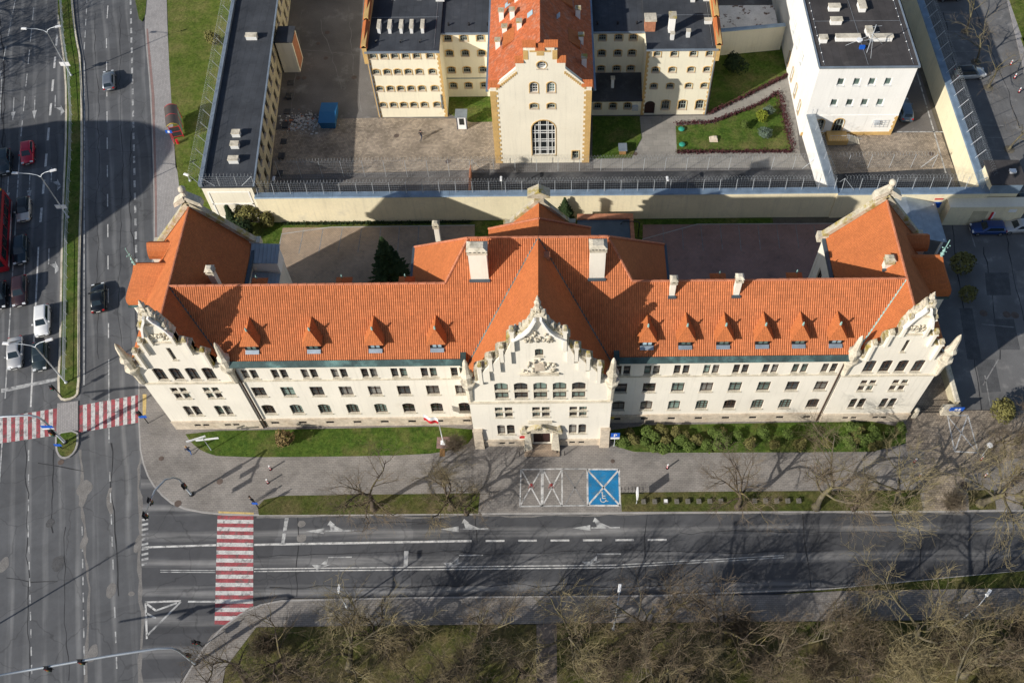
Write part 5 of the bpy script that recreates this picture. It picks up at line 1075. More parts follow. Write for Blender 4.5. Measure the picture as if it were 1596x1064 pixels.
# gate house and gate canopy
GH = thing('gatehouse', 'small pale guard tower with flat dark roof at the wall corner', 'building', (60.4,32.6,0))
MB().box(-2.0,2.0,-1.8,1.8,0,6.2).build('wall', 'plaster_wall', GH); MB().box(-2.3,2.3,-2.1,2.1,6.2,6.4).build('roof', 'roof_felt_brown', GH); MB().box(-2.02,2.02,-1.85,-1.81,4.3,6.0).build('window_band', 'zinc_blue', GH); MB().box(.5,1.3,-.3,.3,6.4,6.7).build('roof_vent', 'sign_white', GH)
GW = thing('gate_lodge', 'cream gate lodge wall with small flag and sign plates', 'building', (60.3,30.2,0))
MB().box(-6.9,3.2,-1.1,.3,0,3.6).build('wall', 'plaster_wall', GW); MB().box(-7.0,3.3,-1.2,.4,3.6,3.75).build('capping', 'plaster_hall', GW); MB().box(-1.1,-.85,-1.25,-1.12,1.2,2.6).build('flag', 'sign_red', GW); MB().box(-.84,-.62,-1.25,-1.12,1.2,2.6).build('flag', 'sign_white', GW); MB().box(1.0,2.0,-1.2,-1.11,2.6,3.1).build('sign_plate', 'sign_white', GW); MB().box(-3.6,-1.6,-1.16,-1.11,.1,2.8).build('gate', 'plaster_dark', GW)
CN = thing('gate_canopy', 'grey sloping metal canopy roof over the gate beside the right pavilion', 'canopy', (47.5,27.0,0))
MB().add([(-4.0,3.6,3.4),(-4.0,-3.2,3.4),(.2,3.6,4.1),(.2,-3.2,4.1),(4.3,3.2,3.2),(4.3,-3.4,3.2)], [(0,1,3,2),(2,3,5,4)]).build('roof', 'zinc', CN)
for x, y in ((-3.8,-2.9), (3.9,-3.0), (-3.8,3.2), (3.9,2.8)): MB().box(x-.12,x+.12,y-.12,y+.12,0,3.3).build('post', 'plaster_white', CN)
GS = thing('gate_sign', 'dark blue information board with red strip on the gate wall', 'sign', (52.2,30.45,2.0)); MB().box(-.55,.55,-.06,.0,0,1.1).build('board', 'sign_blue', GS); MB().box(-.6,.5,-.06,.0,1.6,1.8).build('strip', 'sign_red', GS)
# yard clutter
BT = thing('guard_booth', 'small white guard booth with grey roof beside the hall', 'booth', G(721,197)); MB().box(-.65,.65,-.6,.6,0,2.4).build('wall', 'sign_white', BT); MB().box(-.85,.85,-.8,.8,2.4,2.6).build('roof', 'zinc', BT); MB().box(-.35,.35,-.64,-.605,.9,2.1).build('window', 'glass_dark', BT)
for s in (-1, 1): MB().box(s*.66-.05,s*.66+.05,-.63,-.2,0,2.39).build('corner_panel', 'cloth_navy', BT)
SKP = thing('skip_container', 'blue steel waste skip container in the prison yard', 'container', G(513,198)); MB().frus(0,1.3,.1,1.5,1.0,1.7,1.15,1.95).build('body', 'skip_blue', SKP); MB().add([(-1.2,-.75,1.52),(1.2,-.75,1.52),(1.2,1.25,1.75),(-1.2,1.25,1.75),(1.2,3.35,1.52),(-1.2,3.35,1.52)], [(0,1,2,3),(3,2,4,5)]).build('lid', 'skip_blue', SKP)
for y in (0,1.3,2.6): MB().box(-1.16,-1.05,y-.05,y+.05,.2,1.45).build('rib', 'skip_blue', SKP)
rb = MB(); rr = random.Random(5); c0 = G(472,192)
for i in range(420):
    x, y = rr.gauss(0,1.5), rr.gauss(0,1.1); s_ = .03+.16*rr.random()**2.5; z = max(.0, .28-.1*math.hypot(x, y))*rr.random()+.02; rb.frus(c0.x+x, c0.y+y, z, z+s_*.7, s_*(.6+.8*rr.random()), s_, s_*.7, s_*.5, 0 if rr.random() < .92 else 1, rr.uniform(-.05,.05), rr.uniform(-.05,.05))
rb.build('rubble_heap', ('rubble', 'brick_chimney'), None, kind='stuff', label='scattered heap of pale rubble in the prison yard', cat='rubble')
HD = thing('garden_hutch', 'small wooden hutch with tin roof by the dark lawn', 'hutch', G(970,237)); MB().box(-.45,.45,-.6,.6,0,.9).build('wall', 'wood', HD); MB().box(-.6,.6,-.75,.75,.9,1.0).build('roof', 'zinc', HD)
for px, lb in (((1062,203), 'upper'), ((1063,227), 'lower')):
    MB().lathe([(.1,0),(.4,.12),(.48,.26),(.36,.38),(.1,.44)], 0, 0, 9).build('teal_planter', 'teal', None, True, loc=G(*px, .12), label=f'{lb} of two teal bowls on the garden lawn', cat='planter', group='teal garden bowls')
MB().frus(0,0,0,.3,.6,.5,.5,.4).frus(.1,.05,.3,.5,.45,.36,.2,.2,0,.08,.04).build('boulder', 'stone_plinth', None, False, loc=G(1112,218,.1), label='pale boulder on the garden lawn', cat='boulder')
SH = thing('cycle_shed', 'dark flat-roofed shed with red edge behind the stair gable', 'shed', (0,0,0)); q0, q1 = G(903,372,2.6), G(980,345,2.6)
MB().box(q0.x,q1.x,24.5,28.2,0,2.5).build('wall', 'plaster_dark', SH); MB().box(q0.x-.2,q1.x+.1,24.2,28.4,2.5,2.65).build('roof', 'seam_metal', SH); MB().box(q0.x-.2,q1.x+.6,28.41,29.2,2.4,2.9).build('eave', 'brick_chimney', SH); MB().box(q1.x+.11,q1.x+.6,24.2,28.4,2.4,2.9).build('eave', 'brick_chimney', SH)
AR = thing('iron_arch', 'black iron arch over the gap beside the shed', 'arch', (11.6,27.6,0)); MB().tube([(-1.2,0,0),(-1.2,0,2.8),(-.9,0,3.2),(.9,0,3.2),(1.2,0,2.8),(1.2,0,0)], .07, 6).build('frame', 'iron_black', AR)
for x in (-.8,-.4,0,.4,.8): MB().tube([(x,0,2.2),(x,0,3.2)], .025, 4).build('bar', 'iron_black', AR)
# side yard right of the court building
SW = thing('boundary_wall', 'stone-capped boundary wall beside the right pavilion', 'wall', (0,0,0)); MB().box(48.0,48.4,1.2,26,0,1.9).build('wall', 'plaster_dark', SW)
for i in range(16): MB().frus(48.2, 1.95+1.5*i, 1.9, 2.08+.004*(i % 2), .34, .74, .2, .74).build('coping', 'stone', SW)
MB().box(46.6,48.7,.4,1.15,0,1.5).build('end_pier', 'stone', SW)
SY = struct('side_yard', [(42.1,.6,0),(48.0,.6,0),(48.0,26,0),(42.1,26,0)], .14, 'cobble')
IG = thing('iron_gate', 'black iron railing gate between the right pavilion and the boundary wall', 'gate', (42.3,.8,0))
for i in range(22): MB().tube([(.15+i*.19,0,.1),(.15+i*.19,0,1.7)], .02, 4).build('bar', 'iron_black', IG)
for z in (.2,.9,1.65): MB().beam((0,0,z),(4.3,0,z),.05,.05).build('rail', 'iron_black', IG)
for x, lb in ((42.15,'beside the pavilion'), (43.4,'beside the iron gate')):
    p = thing('gate_post', f'round-topped stone gate post {lb}', 'post', (x,.35,0)); MB().box(-.25,.25,-.25,.25,0,1.3).build('shaft', 'stone', p); MB().ball((0,0,1.6), .36).build('ball', 'stone', p, True)
# off-frame tenement whose shadow falls across the side street
TN = thing('tenement_building', 'tall gabled tenement across the side street, beyond the left edge', 'building', (-90,0,0))
gab = [(z_[0], z_[1]*.72) for z_ in [(5.5,0),(34,0),(34,17.5),(33.5,18.5),(31.2,22.3),(29.3,25.9),(27.1,28.3),(24,31),(20.1,33.6),(17,34),(10.8,31.8),(8.2,26.5),(6.4,23),(5.5,21)]]
facade(TN, [(y, z) for y, z in gab], [(y, z, 1.3, 2.2, 'rect', 'wing') for y in (8.5,12,15.5,19,22.5,26,29.5) for z in (1.6,5,8.4)], (0,0,0), R(90), 'plaster_hall')
k = len(gab); MB().add([(-.02,y,z) for y, z in gab]+[(-9,y,z) for y, z in gab], [(i, (i+1) % k, k+(i+1) % k, k+i) for i in range(k)]+[tuple(range(k, 2*k))]).build('roof', 'brick_chimney', TN)

# ================================================================== VEHICLES
CARM = {}
def car_meshes(kind):
    if kind in CARM: return CARM[kind]
    P = dict(hatch=dict(L=4.1, W=1.76, H=1.48, belt=.92, hood=.88, tail=.92, base=(-1.95,.95), top=(-1.5,.2)),
             sedan=dict(L=4.55, W=1.78, H=1.45, belt=.9, hood=.86, tail=.93, base=(-1.55,1.0), top=(-.95,.2)),
             suv=dict(L=4.45, W=1.86, H=1.66, belt=1.02, hood=1.0, tail=1.02, base=(-2.1,1.0), top=(-1.75,.3)),
             estate=dict(L=4.6, W=1.8, H=1.48, belt=.92, hood=.88, tail=.92, base=(-2.2,.98), top=(-1.85,.2)))[kind]
    L, W, Hh, belt, hood, tail = P['L'], P['W'], P['H'], P['belt'], P['hood'], P['tail']; b0, b1 = P['base']; t0, t1 = P['top']; out = {}
    st = [(-L/2, .78, .42, tail-.22), (-L/2+.06, .9, .3, tail-.06), (-L/2+.3, .97, .2, tail), (-L/2+.9, 1, .2, belt), (0, 1, .2, belt), (b1, 1, .2, belt-.01), (L/2-.75, .985, .2, hood-.02), (L/2-.3, .93, .22, hood-.12), (L/2-.07, .82, .3, hood-.25), (L/2, .66, .4, .6)]
    mb = MB(); k = 10; pts = []
    for y, wf, zb, zt in st:
        w_ = W/2*wf
        pts += [(-w_*.86,y,zb), (-w_,y,zb+.12), (-w_*1.0,y,(zb+zt)/2), (-w_*.97,y,zt-.1), (-w_*.86,y,zt), (w_*.86,y,zt), (w_*.97,y,zt-.1), (w_,y,(zb+zt)/2), (w_,y,zb+.12), (w_*.86,y,zb)]
    fs = [(i*k+j, i*k+(j+1) % k, (i+1)*k+(j+1) % k, (i+1)*k+j) for i in range(len(st)-1) for j in range(k)]+[tuple(reversed(range(k))), tuple((len(st)-1)*k+j for j in range(k))]
    mb.add(pts, fs); out['body'] = (mb, True)
    # cabin: pillars and roof, ring sections
    c = MB(); wb, wt = W/2*.9, W/2*.7; cs = []
    secs = [(belt-.02, b0, b1, wb), (belt+(Hh-belt)*.86, t0-.05, t1+.08, wt+.03), (Hh-.02, t0+.12, t1-.1, wt-.06), (Hh, t0+.4, t1-.4, wt-.25)]
    for z, ya, yb, w_ in secs: cs += [(-w_,ya+.06,z), (-w_*.8,ya,z), (w_*.8,ya,z), (w_,ya+.06,z), (w_,yb-.06,z), (w_*.8,yb,z), (-w_*.8,yb,z), (-w_,yb-.06,z)]
    c.add(cs, [(i*8+j, i*8+(j+1) % 8, (i+1)*8+(j+1) % 8, (i+1)*8+j) for i in range(3) for j in range(8)]+[tuple(range(24, 32))]); out['cabin'] = (c, True)
    def lerp(a, b, t): return tuple(a[i]+(b[i]-a[i])*t for i in range(3))
    def glass(a, b, c_, d, off):   # a,b bottom; c,d top
        g = MB(); q = [lerp(lerp(a, d, .08), lerp(b, c_, .08), .05), lerp(lerp(a, d, .08), lerp(b, c_, .08), .95), lerp(lerp(a, d, .93), lerp(b, c_, .93), .93), lerp(lerp(a, d, .93), lerp(b, c_, .93), .07)]
        return g.poly([tuple(p[i]+off[i] for i in range(3)) for p in q])
    S0, S1 = secs[0], secs[1]
    out['windscreen'] = (glass((wb*.86,S0[2],S0[0]), (-wb*.86,S0[2],S0[0]), (-S1[3]*.86,S1[2],S1[0]), (S1[3]*.86,S1[2],S1[0]), (0,.012,.012)), False)
    out['rear_window'] = (glass((-wb*.8,S0[1],S0[0]+.08), (wb*.8,S0[1],S0[0]+.08), (S1[3]*.8,S1[1],S1[0]), (-S1[3]*.8,S1[1],S1[0]), (0,-.012,.012)), False)
    for s in (-1, 1):
        out['side_window' if s < 0 else 'side_window ' ] = (glass((s*wb,S0[1]+.2,S0[0]), (s*wb,S0[2]-.2,S0[0]), (s*S1[3],S1[2]-.12,S1[0]), (s*S1[3],S1[1]+.12,S1[0]), (s*.012,0,.004)), False)
    CARM[kind] = {n: m.mesh(n.strip(), ('car_glass' if 'wind' in n else 'car_trim',), sm) for n, (m, sm) in out.items()}
    CARM[kind]['P'] = P
    CARM[kind]['wheel'] = MB().add(*(lambda r, w_: ([(x, r*math.cos(t), r*math.sin(t)) for x in (-w_, w_) for t in [2*math.pi*i/14 for i in range(14)]], [(i, (i+1) % 14, 14+(i+1) % 14, 14+i) for i in range(14)]+[tuple(reversed(range(14))), tuple(range(14, 28))]))(.32, .11)).mesh('wheel', ('tyre',))
    CARM[kind]['rim'] = MB().add([(x, .2*math.cos(t), .2*math.sin(t)) for x in (-.116, .116) for t in [2*math.pi*i/10 for i in range(10)]], [tuple(reversed(range(10))), tuple(range(10, 20))]).mesh('rim', ('rim',))
    CARM[kind]['headlight'] = MB().frus(0,0,-.07,.07,.2,.12,.17,.08).mesh('headlight', ('lamp_clear',)); CARM[kind]['tail_light'] = MB().frus(0,0,-.1,.1,.14,.06,.12,.05).mesh('tail_light', ('lamp_red',))
    CARM[kind]['mirror'] = MB().frus(0,0,-.07,.08,.12,.08,.09,.06).mesh('mirror', ('car_trim',)); CARM[kind]['plate'] = MB().box(-.26,.26,-.01,.01,-.055,.055).mesh('number_plate', ('plate',))
    CARM[kind]['grille'] = MB().frus(0,0,-.08,.08,.42,.03,.36,.03).mesh('grille', ('car_trim',))
    return CARM[kind]
def car(px, heading, kind, paint, label, roof=None, z=.005, group=None, world=None):
    M = car_meshes(kind); P = M['P']; loc = G(*px) if world is None else Vector(world); loc.z = z
    t = thing('parked_car' if group and 'park' in group else 'car', label, 'car', loc, R(heading-90), group)
    def part(n, me, at=None, par=t, m=None):
        o = put(n, me, par, at)
        if m: o.material_slots[0].link = 'OBJECT'; o.material_slots[0].material = MATS[m]
        return o
    part('body', M['body'], m=paint); part('cabin', M['cabin'], m=roof or paint)
    for n in ('windscreen', 'rear_window', 'side_window', 'side_window '): part(n.strip(), M[n])
    L, W = P['L'], P['W']
    for s in (-1, 1):
        for y in (L/2-.82, -L/2+.78): part('rim', M['rim'], None, part('wheel', M['wheel'], (s*(W/2-.1), y, .32)))
        part('headlight', M['headlight'], (s*W*.33, L/2-.16, P['hood']-.22)); part('tail_light', M['tail_light'], (s*W*.37, -L/2+.04, P['tail']-.16)); part('mirror', M['mirror'], (s*(W/2+.06), P['base'][1]-.35, P['belt']+.06), m=paint)
    part('number_plate', M['plate'], (0, L/2+.01, .45)); part('number_plate', M['plate'], (0, -L/2-.01, .62)); part('grille', M['grille'], (0, L/2-.01, .58))
    return t
DN, UPW = 284.6, 104.6
gq = 'cars queuing at the lights'
car((46,243), DN, 'hatch', 'car_paint_crimson', 'red hatchback in the left carriageway', group=gq)
car((10,258), DN, 'suv', 'car_paint_dkgrey', 'dark teal car cut by the left edge beside the red hatchback', group=gq)
car((40,331), DN, 'hatch', 'car_paint_beige', 'pale small car with black roof behind the bus', 'car_paint_black', group=gq)
car((35,394), DN, 'estate', 'car_paint_navy', 'black car directly in front of the pale small car', group=gq)
car((34,458), DN, 'estate', 'car_paint_brown', 'dark maroon car in the middle of the queue', group=gq)
car((3,465), DN, 'hatch', 'car_paint_black', 'black car cut by the left edge ahead of the bus', group=gq)
car((69,504), DN, 'estate', 'car_paint_pearl', 'white car behind the stop line lane by the median', group=gq)
car((27,554), DN, 'sedan', 'car_paint_silver', 'silver saloon waiting at the crossing', group=gq)
car((66,559), DN, 'hatch', 'car_paint_dkgrey', 'dark blue-grey car at the stop line under the lamp', group=gq)
car((172,130), UPW, 'hatch', 'car_paint_grey', 'grey hatchback driving away in the right carriageway', group='cars in the right carriageway')
car((156,468), UPW, 'sedan', 'car_paint_black', 'black saloon driving away beside the left turret', group='cars in the right carriageway')
gp = 'cars parked right of the prison'
car((1510,119), 4, 'suv', 'car_paint_silver', 'silver sport utility car with dark roof in the car park bays', 'car_paint_black', group=gp)
car((1537,360), 180, 'estate', 'car_paint_royal', 'dark blue car parked below the gate lodge', group=gp)
car((1585,357), 184, 'sedan', 'car_paint_silver', 'silver car parked beside the blue car', group=gp)
car((1588,318), 180, 'suv', 'car_paint_dkgrey', 'dark grey car parked behind the gate lodge', group=gp)
car((1408,176), 88, 'suv', 'car_paint_slate', 'blue-grey car parked beside the white building', z=.03, group=gp)
car((1478,-2), 4, 'hatch', 'car_paint_brown', 'dark brown car at the top edge of the car park', group=gp)
# articulated-length city bus
BUS = thing('city_bus', 'red and black city bus cut by the left edge', 'bus', G(4,372), R(DN-90))
def ring(mb, secs, w_):
    pts = []
    for y, zt, wf in secs: pts += [(-w_*wf,y,.35),(-w_*wf,y,zt-.25),(-w_*wf*.92,y,zt),(w_*wf*.92,y,zt),(w_*wf,y,zt-.25),(w_*wf,y,.35)]
    k = 6; mb.add(pts, [(i*k+j, i*k+(j+1) % k, (i+1)*k+(j+1) % k, (i+1)*k+j) for i in range(len(secs)-1) for j in range(k)]+[tuple(reversed(range(k))), tuple((len(secs)-1)*k+j for j in range(k))]); return mb
ring(MB(), [(-6.0,2.9,.97),(-5.8,3.0,1),(5.6,3.0,1),(5.95,2.8,.96),(6.05,1.2,.94)], 1.25).build('body', 'bus_red', BUS)
MB().box(-1.12,1.0,-5.6,5.3,3.0,3.06).build('roof', 'bus_black', BUS); MB().box(-1.0,1.0,-6.06,-5.65,3.0,3.05).build('roof_stripe', 'bus_yellow', BUS); MB().box(-.8,.8,-3,0,3.06,3.4).build('roof_unit', 'bus_grey', BUS)
for s in (-1, 1):
    for i in range(6): MB().box(*sorted((s*1.252, s*1.27)), -5.4+i*1.8, -3.75+i*1.8, 1.35, 2.55).build('window', 'car_glass', BUS)
    for y in (-3.6,3.6): MB().lathe([(.48,-.14),(.48,.14)], 0, 0, 14).build('wheel', 'tyre', BUS, loc=(s*1.12,y,.48)).rotation_euler = (0, R(90), 0)
    MB().box(*sorted((s*1.251,s*1.262)),-5.8,5.6,.45,.75).build('skirt', 'bus_grey', BUS)
MB().box(-1.1,1.1,6.03,6.08,1.3,2.6).build('windscreen', 'car_glass', BUS)

# ================================================================== STREET FURNITURE
def tubeobj(name, path, r, m, parent, n=7): return MB().tube(path, r, n).build(name, m, parent, True)
def street_lamp(px, label, h=8.1, heads=((-3.1,.2),(1.6,.6)), lift=.5, plate=False):
    t = thing('street_lamp', label, 'street lamp', G(*px), 0, 'street lamps'); tubeobj('pole', [(0,0,0),(0,0,h*.5),(0,0,h)], [.1,.08,.06], 'galv', t); MB().lathe([(.2,0),(.18,.3),(.1,.35)], 0, 0, 8).build('base', 'galv', t)
    for dx, dy in heads:
        tubeobj('arm', [(0,0,h-.05),(dx*.12,dy*.12,h+lift*.6),(dx*.4,dy*.4,h+lift),(dx*.85,dy*.85,h+lift*1.05)], .045, 'galv', t)
        l = math.hypot(dx, dy); MB().frus(0,0,-.08,.08,.42,.16,.34,.12).build('lamp_head', 'sign_white', t, loc=(dx,dy,h+lift*1.05), rz=math.atan2(dy, dx))
    if plate: MB().box(-.7,.7,-.05,.0,2.0,2.7).build('sign_plate', 'sign_white', t)
street_lamp((111.7,119), 'double-armed lamp on the median, farthest of three', plate=True); street_lamp((107,340), 'double-armed lamp on the median, middle of three', plate=True); street_lamp((104,597), 'double-armed lamp on the median, nearest to the crossing')
street_lamp((956,980), 'single lamp on the park edge right of the path', 8.4, ((.25,1.5),), .3); street_lamp((1474,985), 'single lamp among bare trees at the right', 8.8, ((1.2,1.2),), .4); street_lamp((541,945), 'slim lamp behind a bare tree on the south pavement', 4.5, ((0,.5),), .1)
street_lamp((437,303), 'short lamp by the tall yard fence', 3.4, ((0,-.3),), .1); street_lamp((783,303), 'short lamp on the patrol strip left of the hall', 3.4, ((0,-.3),), .1); street_lamp((1036,303), 'short lamp on the patrol strip right of the hall', 3.4, ((0,-.3),), .1); street_lamp((297,283), 'short lamp on the lawn beside the low building', 1.2, ((-.2,.1),), .1)
t = thing('street_lamp', 'single lamp standing beyond the lower left edge', 'street lamp', (-60.5,-25.6,0), 0, 'street lamps'); tubeobj('pole', [(0,0,0),(0,0,9)], [.11,.07], 'galv', t); tubeobj('arm', [(0,0,8.9),(.3,.2,9.3),(1.2,.8,9.4)], .045, 'galv', t); MB().frus(0,0,-.08,.08,.42,.16,.34,.12).build('lamp_head', 'sign_white', t, loc=(1.4,.95,9.4), rz=.6)
def head(t, at, rz, n=3, s=1.0):
    h = MB().box(-.17*s,.17*s,-.13*s,.13*s,0,.34*n*s).build('signal_head', 'iron_black', t, loc=at, rz=rz)
    for i in range(n):
        MB().lathe([(.11*s,0),(.12*s,.02),(.05*s,.03)], 0, 0, 10).build('lens', ('lens_green','lens_amber','lens_red')[i if n == 3 else 2*i], h, loc=(0,-.135*s,.17*s+.34*i*s)).rotation_euler = (R(90),0,0)
    MB().box(-.3*s,.3*s,.131*s,.15*s,-.1,.34*n*s+.1).build('backboard', 'iron_black', h)
def signal_mast(px, label, pts, heads, r=.12, m='steel'):
    t = thing('traffic_signal', label, 'traffic light', G(*px), 0, 'mast-arm traffic signals'); tubeobj('mast', pts, [r*1.2]+[r]*(len(pts)-2)+[r*.6], m, t, 8); MB().lathe([(.3,0),(.28,.25),(.16,.3)], 0, 0, 8).build('base', 'iron_black', t)
    for at, rz in heads: head(t, at, rz)
    return t
t = signal_mast((102,690), 'long mast-arm traffic signal on the island spanning the left carriageway', [(0,0,.2),(0,0,5.4),(-.25,.05,6.2),(-1.1,.1,6.55),(-4,.0,6.5),(-9.5,-.4,6.3)], [((-6.6,-.25,5.5),R(165)), ((-.1,-.35,2.6),0)], .13)
for z in (4.0,): MB().box(-.8,.5,-.16,-.1,z,z+.5).build('sign_plate', 'sign_blue', t); MB().box(-.9,.4,-.1,-.04,z-.45,z-.1).build('sign_plate', 'sign_white', t)
signal_mast((299,771), 'curved mast-arm traffic signal on the corner pavement', [(0,0,.2),(0,0,4.2),(-.3,-.15,5.0),(-.9,-.6,5.5),(-1.7,-1.9,5.6),(-2.2,-4.6,5.5)], [((-2.25,-4.5,4.6),R(90)), ((-2.0,-3.0,4.8),R(90)), ((.1,-.1,2.2),R(90))], .11)
signal_mast((305,1034), 'long mast-arm traffic signal at the bottom left corner', [(0,0,.2),(0,0,5.2),(-.4,.05,5.9),(-1.6,-.1,6.3),(-6,-.8,6.5),(-13,-2.0,6.6),(-19,-3.0,6.6)], [((-8.5,-1.3,5.8),0), ((-11.5,-1.9,5.8),0), ((.1,.1,2.3),0)], .13)
def signal_post(px, label, h=3.1, plates=(), hd=1, rz=0):
    t = thing('pedestrian_signal', label, 'traffic light', G(*px), 0, 'pedestrian signal posts'); tubeobj('post', [(0,0,0),(0,0,h)], .06, 'iron_black', t)
    for i in range(hd): head(t, (-.15+.3*i,-.15,h-.9-.2*i), rz, 2, .9)
    for z, m, w_ in plates: MB().box(-w_,w_,-.1,-.06,z,z+.5).build('sign_plate', m, t)
signal_post((231.6,660), 'pedestrian signal post with blue plate at the corner crossing', 3.2, ((1.6,'sign_blue',.45),), 1); signal_post((97.5,619), 'pedestrian signal post at the median end', 3.0, (), 1); signal_post((98,700), 'low post with round blue arrow sign on the island tip', 1.6, ((1.0,'sign_blue',.4),), 0); signal_post((315,1007), 'pedestrian signal post by the south pavement corner', 2.6, (), 2); signal_post((404,793), 'small blue sign post beside the front crossing', 2.2, ((1.5,'sign_blue',.3),), 0)
for i, (px, lb) in enumerate((((422,731),'upper striped bollard on the corner pavement'), ((418,752),'lower striped bollard on the corner pavement'), ((1040,729),'lone small white bollard on the front pavement'), ((1425,720),'striped bollard left of the driveway, upper one'), ((1432,743),'striped bollard left of the driveway, lower one'), ((1529,716),'striped bollard right of the driveway, upper one'), ((1535,742),'striped bollard right of the driveway, lower one'), ((1575,101),'striped bollard at the car park path, farthest'), ((1581,122),'striped bollard at the car park path, middle'), ((1588,144),'striped bollard at the car park path, nearest'))):
    b = thing('bollard', lb, 'bollard', G(*px, .12), 0, 'striped bollards')
    for j in range(4): MB().lathe([(.09,j*.22),(.09,j*.22+.218)], 0, 0, 8).build('band', 'sign_white' if j % 2 else 'sign_red', b)
    MB().lathe([(.2,-.01),(.2,.03)], 0, 0, 8).build('foot', 'iron_black', b)
# flag
FL = thing('flagpole', 'white flagpole with white and red flag on the front lawn', 'flagpole', G(691,690,.15), 0); tubeobj('pole', [(0,0,.3),(0,0,5.9)], .055, 'sign_white', FL); MB().box(-.75,.75,-.7,.7,0,.12).build('slab', 'paver_pink', FL); MB().frus(0,0,.12,.4,.3,.3,.1,.1).build('foot', 'sign_white', FL)
for z0, m in ((5.15,'sign_white'), (4.5,'sign_red')):
    mb = MB(); pts = []
    for i in range(9): x = -.05-i*.2; y = .12*math.sin(i*1.1)+.03*i; pts += [(x, y, z0+.05*math.sin(i*.9)+.06*i), (x, y+.05, z0+.64+.05*math.sin(i*.9)+.06*i)]
    mb.add(pts, [(2*i, 2*i+1, 2*i+3, 2*i+2) for i in range(8)]); mb.build('flag', m, FL, True)
MB().box(G(686,701).x,G(694,701).x,G(690,712).y,G(690,700).y,.15,.165).build('slab_path', 'wood', None, label='narrow timber slab path below the flagpole', cat='path')
# signs
PS = thing('parking_sign', 'blue and white parking sign on a post beside the entrance bay', 'sign', G(957,695,.12)); tubeobj('post', [(0,0,0),(0,0,3.3)], .045, 'galv', PS); MB().box(-.5,.5,-.08,-.03,2.4,3.35).build('plate', 'sign_blue', PS); MB().box(-.5,.5,-.08,-.03,1.95,2.39).build('plate', 'sign_white', PS)
MB().box(-.16,-.05,-.095,-.082,2.55,3.2).add([(x,-.095,z) for x, z in ((-.05,3.2),(.16,3.15),(.2,2.98),(.13,2.83),(-.05,2.8),(-.05,2.9),(.06,2.92),(.09,2.98),(.06,3.07),(-.05,3.1))], [tuple(reversed(range(10)))]).build('letter_p', 'sign_white', PS)
BD = thing('notice_board', 'slim white notice board on the verge beside the blue bay', 'sign', G(992,784,.14)); tubeobj('post', [(0,0,0),(0,0,1.2)], .05, 'galv', BD); MB().box(-.08,.08,-.05,.9,1.0,2.4).build('board', 'sign_white', BD)
FP = thing('direction_sign', 'white crossed direction signboards on the left lawn', 'sign', G(329,701,.15)); tubeobj('post', [(0,0,0),(0,0,3.0)], .05, 'galv', FP); MB().beam((-.9,-.1,2.6),(1.6,.2,2.6),.06,.3).build('plate', 'sign_white', FP); MB().beam((-1.8,-.4,2.9),(.2,.3,2.9),.06,.3).build('plate', 'sign_white', FP)
RS = thing('round_sign', 'white oval sign on a leaning post right of the driveway', 'sign', G(1529,712,.12)); tubeobj('post', [(0,0,0),(.15,.3,2.4)], .04, 'galv', RS); MB().lathe([(.35,2.4),(.36,2.44),(.1,2.46)], .15, .3, 12).build('plate', 'sign_white', RS)
PL = thing('parking_sign', 'blue parking plate fixed on the boundary wall end', 'sign', (47.9,.32,1.5)); MB().box(-.8,.8,-.1,.0,.05,.75).build('plate', 'sign_blue', PL); MB().box(-.25,.05,-.115,-.1,.2,.6).build('mark', 'sign_white', PL); MB().box(.15,.4,-.115,-.1,.2,.6).build('mark', 'sign_white', PL)
YP = thing('info_plate', 'small yellow plate on the right wing wall beside the central bay', 'sign', (8.0,-.12,1.3)); MB().box(-.35,.35,-.05,.0,0,.5).build('plate', 'sign_yellow', YP)
RP = thing('info_plate', 'dark red plate beside the entrance portal', 'sign', (-2.2,RB-.12,2.2)); MB().box(-.3,.3,-.05,.0,0,.45).build('plate', 'sign_red', RP)
CR_ = thing('bike_rack', 'black iron bicycle rack at the edge of the right verge', 'rack', G(985,769,.13))
for i in range(7): MB().tube([(-1.2+.4*i,0,0),(-1.2+.4*i,0,.75),(-1.2+.4*i,.5,.75),(-1.2+.4*i,.5,0)], .02, 4).build('hoop', 'iron_black', CR_)
MB().beam((-1.25,0,.05),(1.25,0,.05),.06,.06).build('rail', 'iron_black', CR_)
for px, lb in (((828,757),'left'), ((859,757),'right')):
    b = thing('parking_barrier', f'red folding parking barrier in the {lb} crossed bay', 'barrier', G(*px, .13), 0, 'red parking barriers'); MB().tube([(-.3,-.25,0),(-.12,.05,.45),(.12,.05,.45),(.3,-.25,0)], .025, 5).build('hoop', 'barrier_red', b); MB().box(-.1,.1,-.08,.25,0,.08).build('base', 'barrier_red', b)
NB = 14
for i in range(NB):
    px = (1003+i*17.2 + (18 if i > 7 else 0), 782-.1*i)
    if i in (8,): continue
    s_ = thing('concrete_block', f'concrete block on the right verge, number {i+1} from the bicycle rack', 'block', G(*px, .14), 0, 'row of concrete blocks'); a_ = .24; MB().box(-a_,a_,-a_,a_,0,.3).build('block', 'block_grey', s_)
    s_['label'] = ('low concrete block on the right verge, ' + ('first','second','third','fourth','fifth','sixth','seventh','eighth','ninth','tenth','eleventh','twelfth','thirteenth','fourteenth')[i if i < 8 else i-1] + ' from the bicycle rack')
    MB().box(-a_+.06,a_-.06,-a_+.06,a_-.06,.3,.33).build('top', 'block_grey' if i != 2 else 'sign_white', s_)
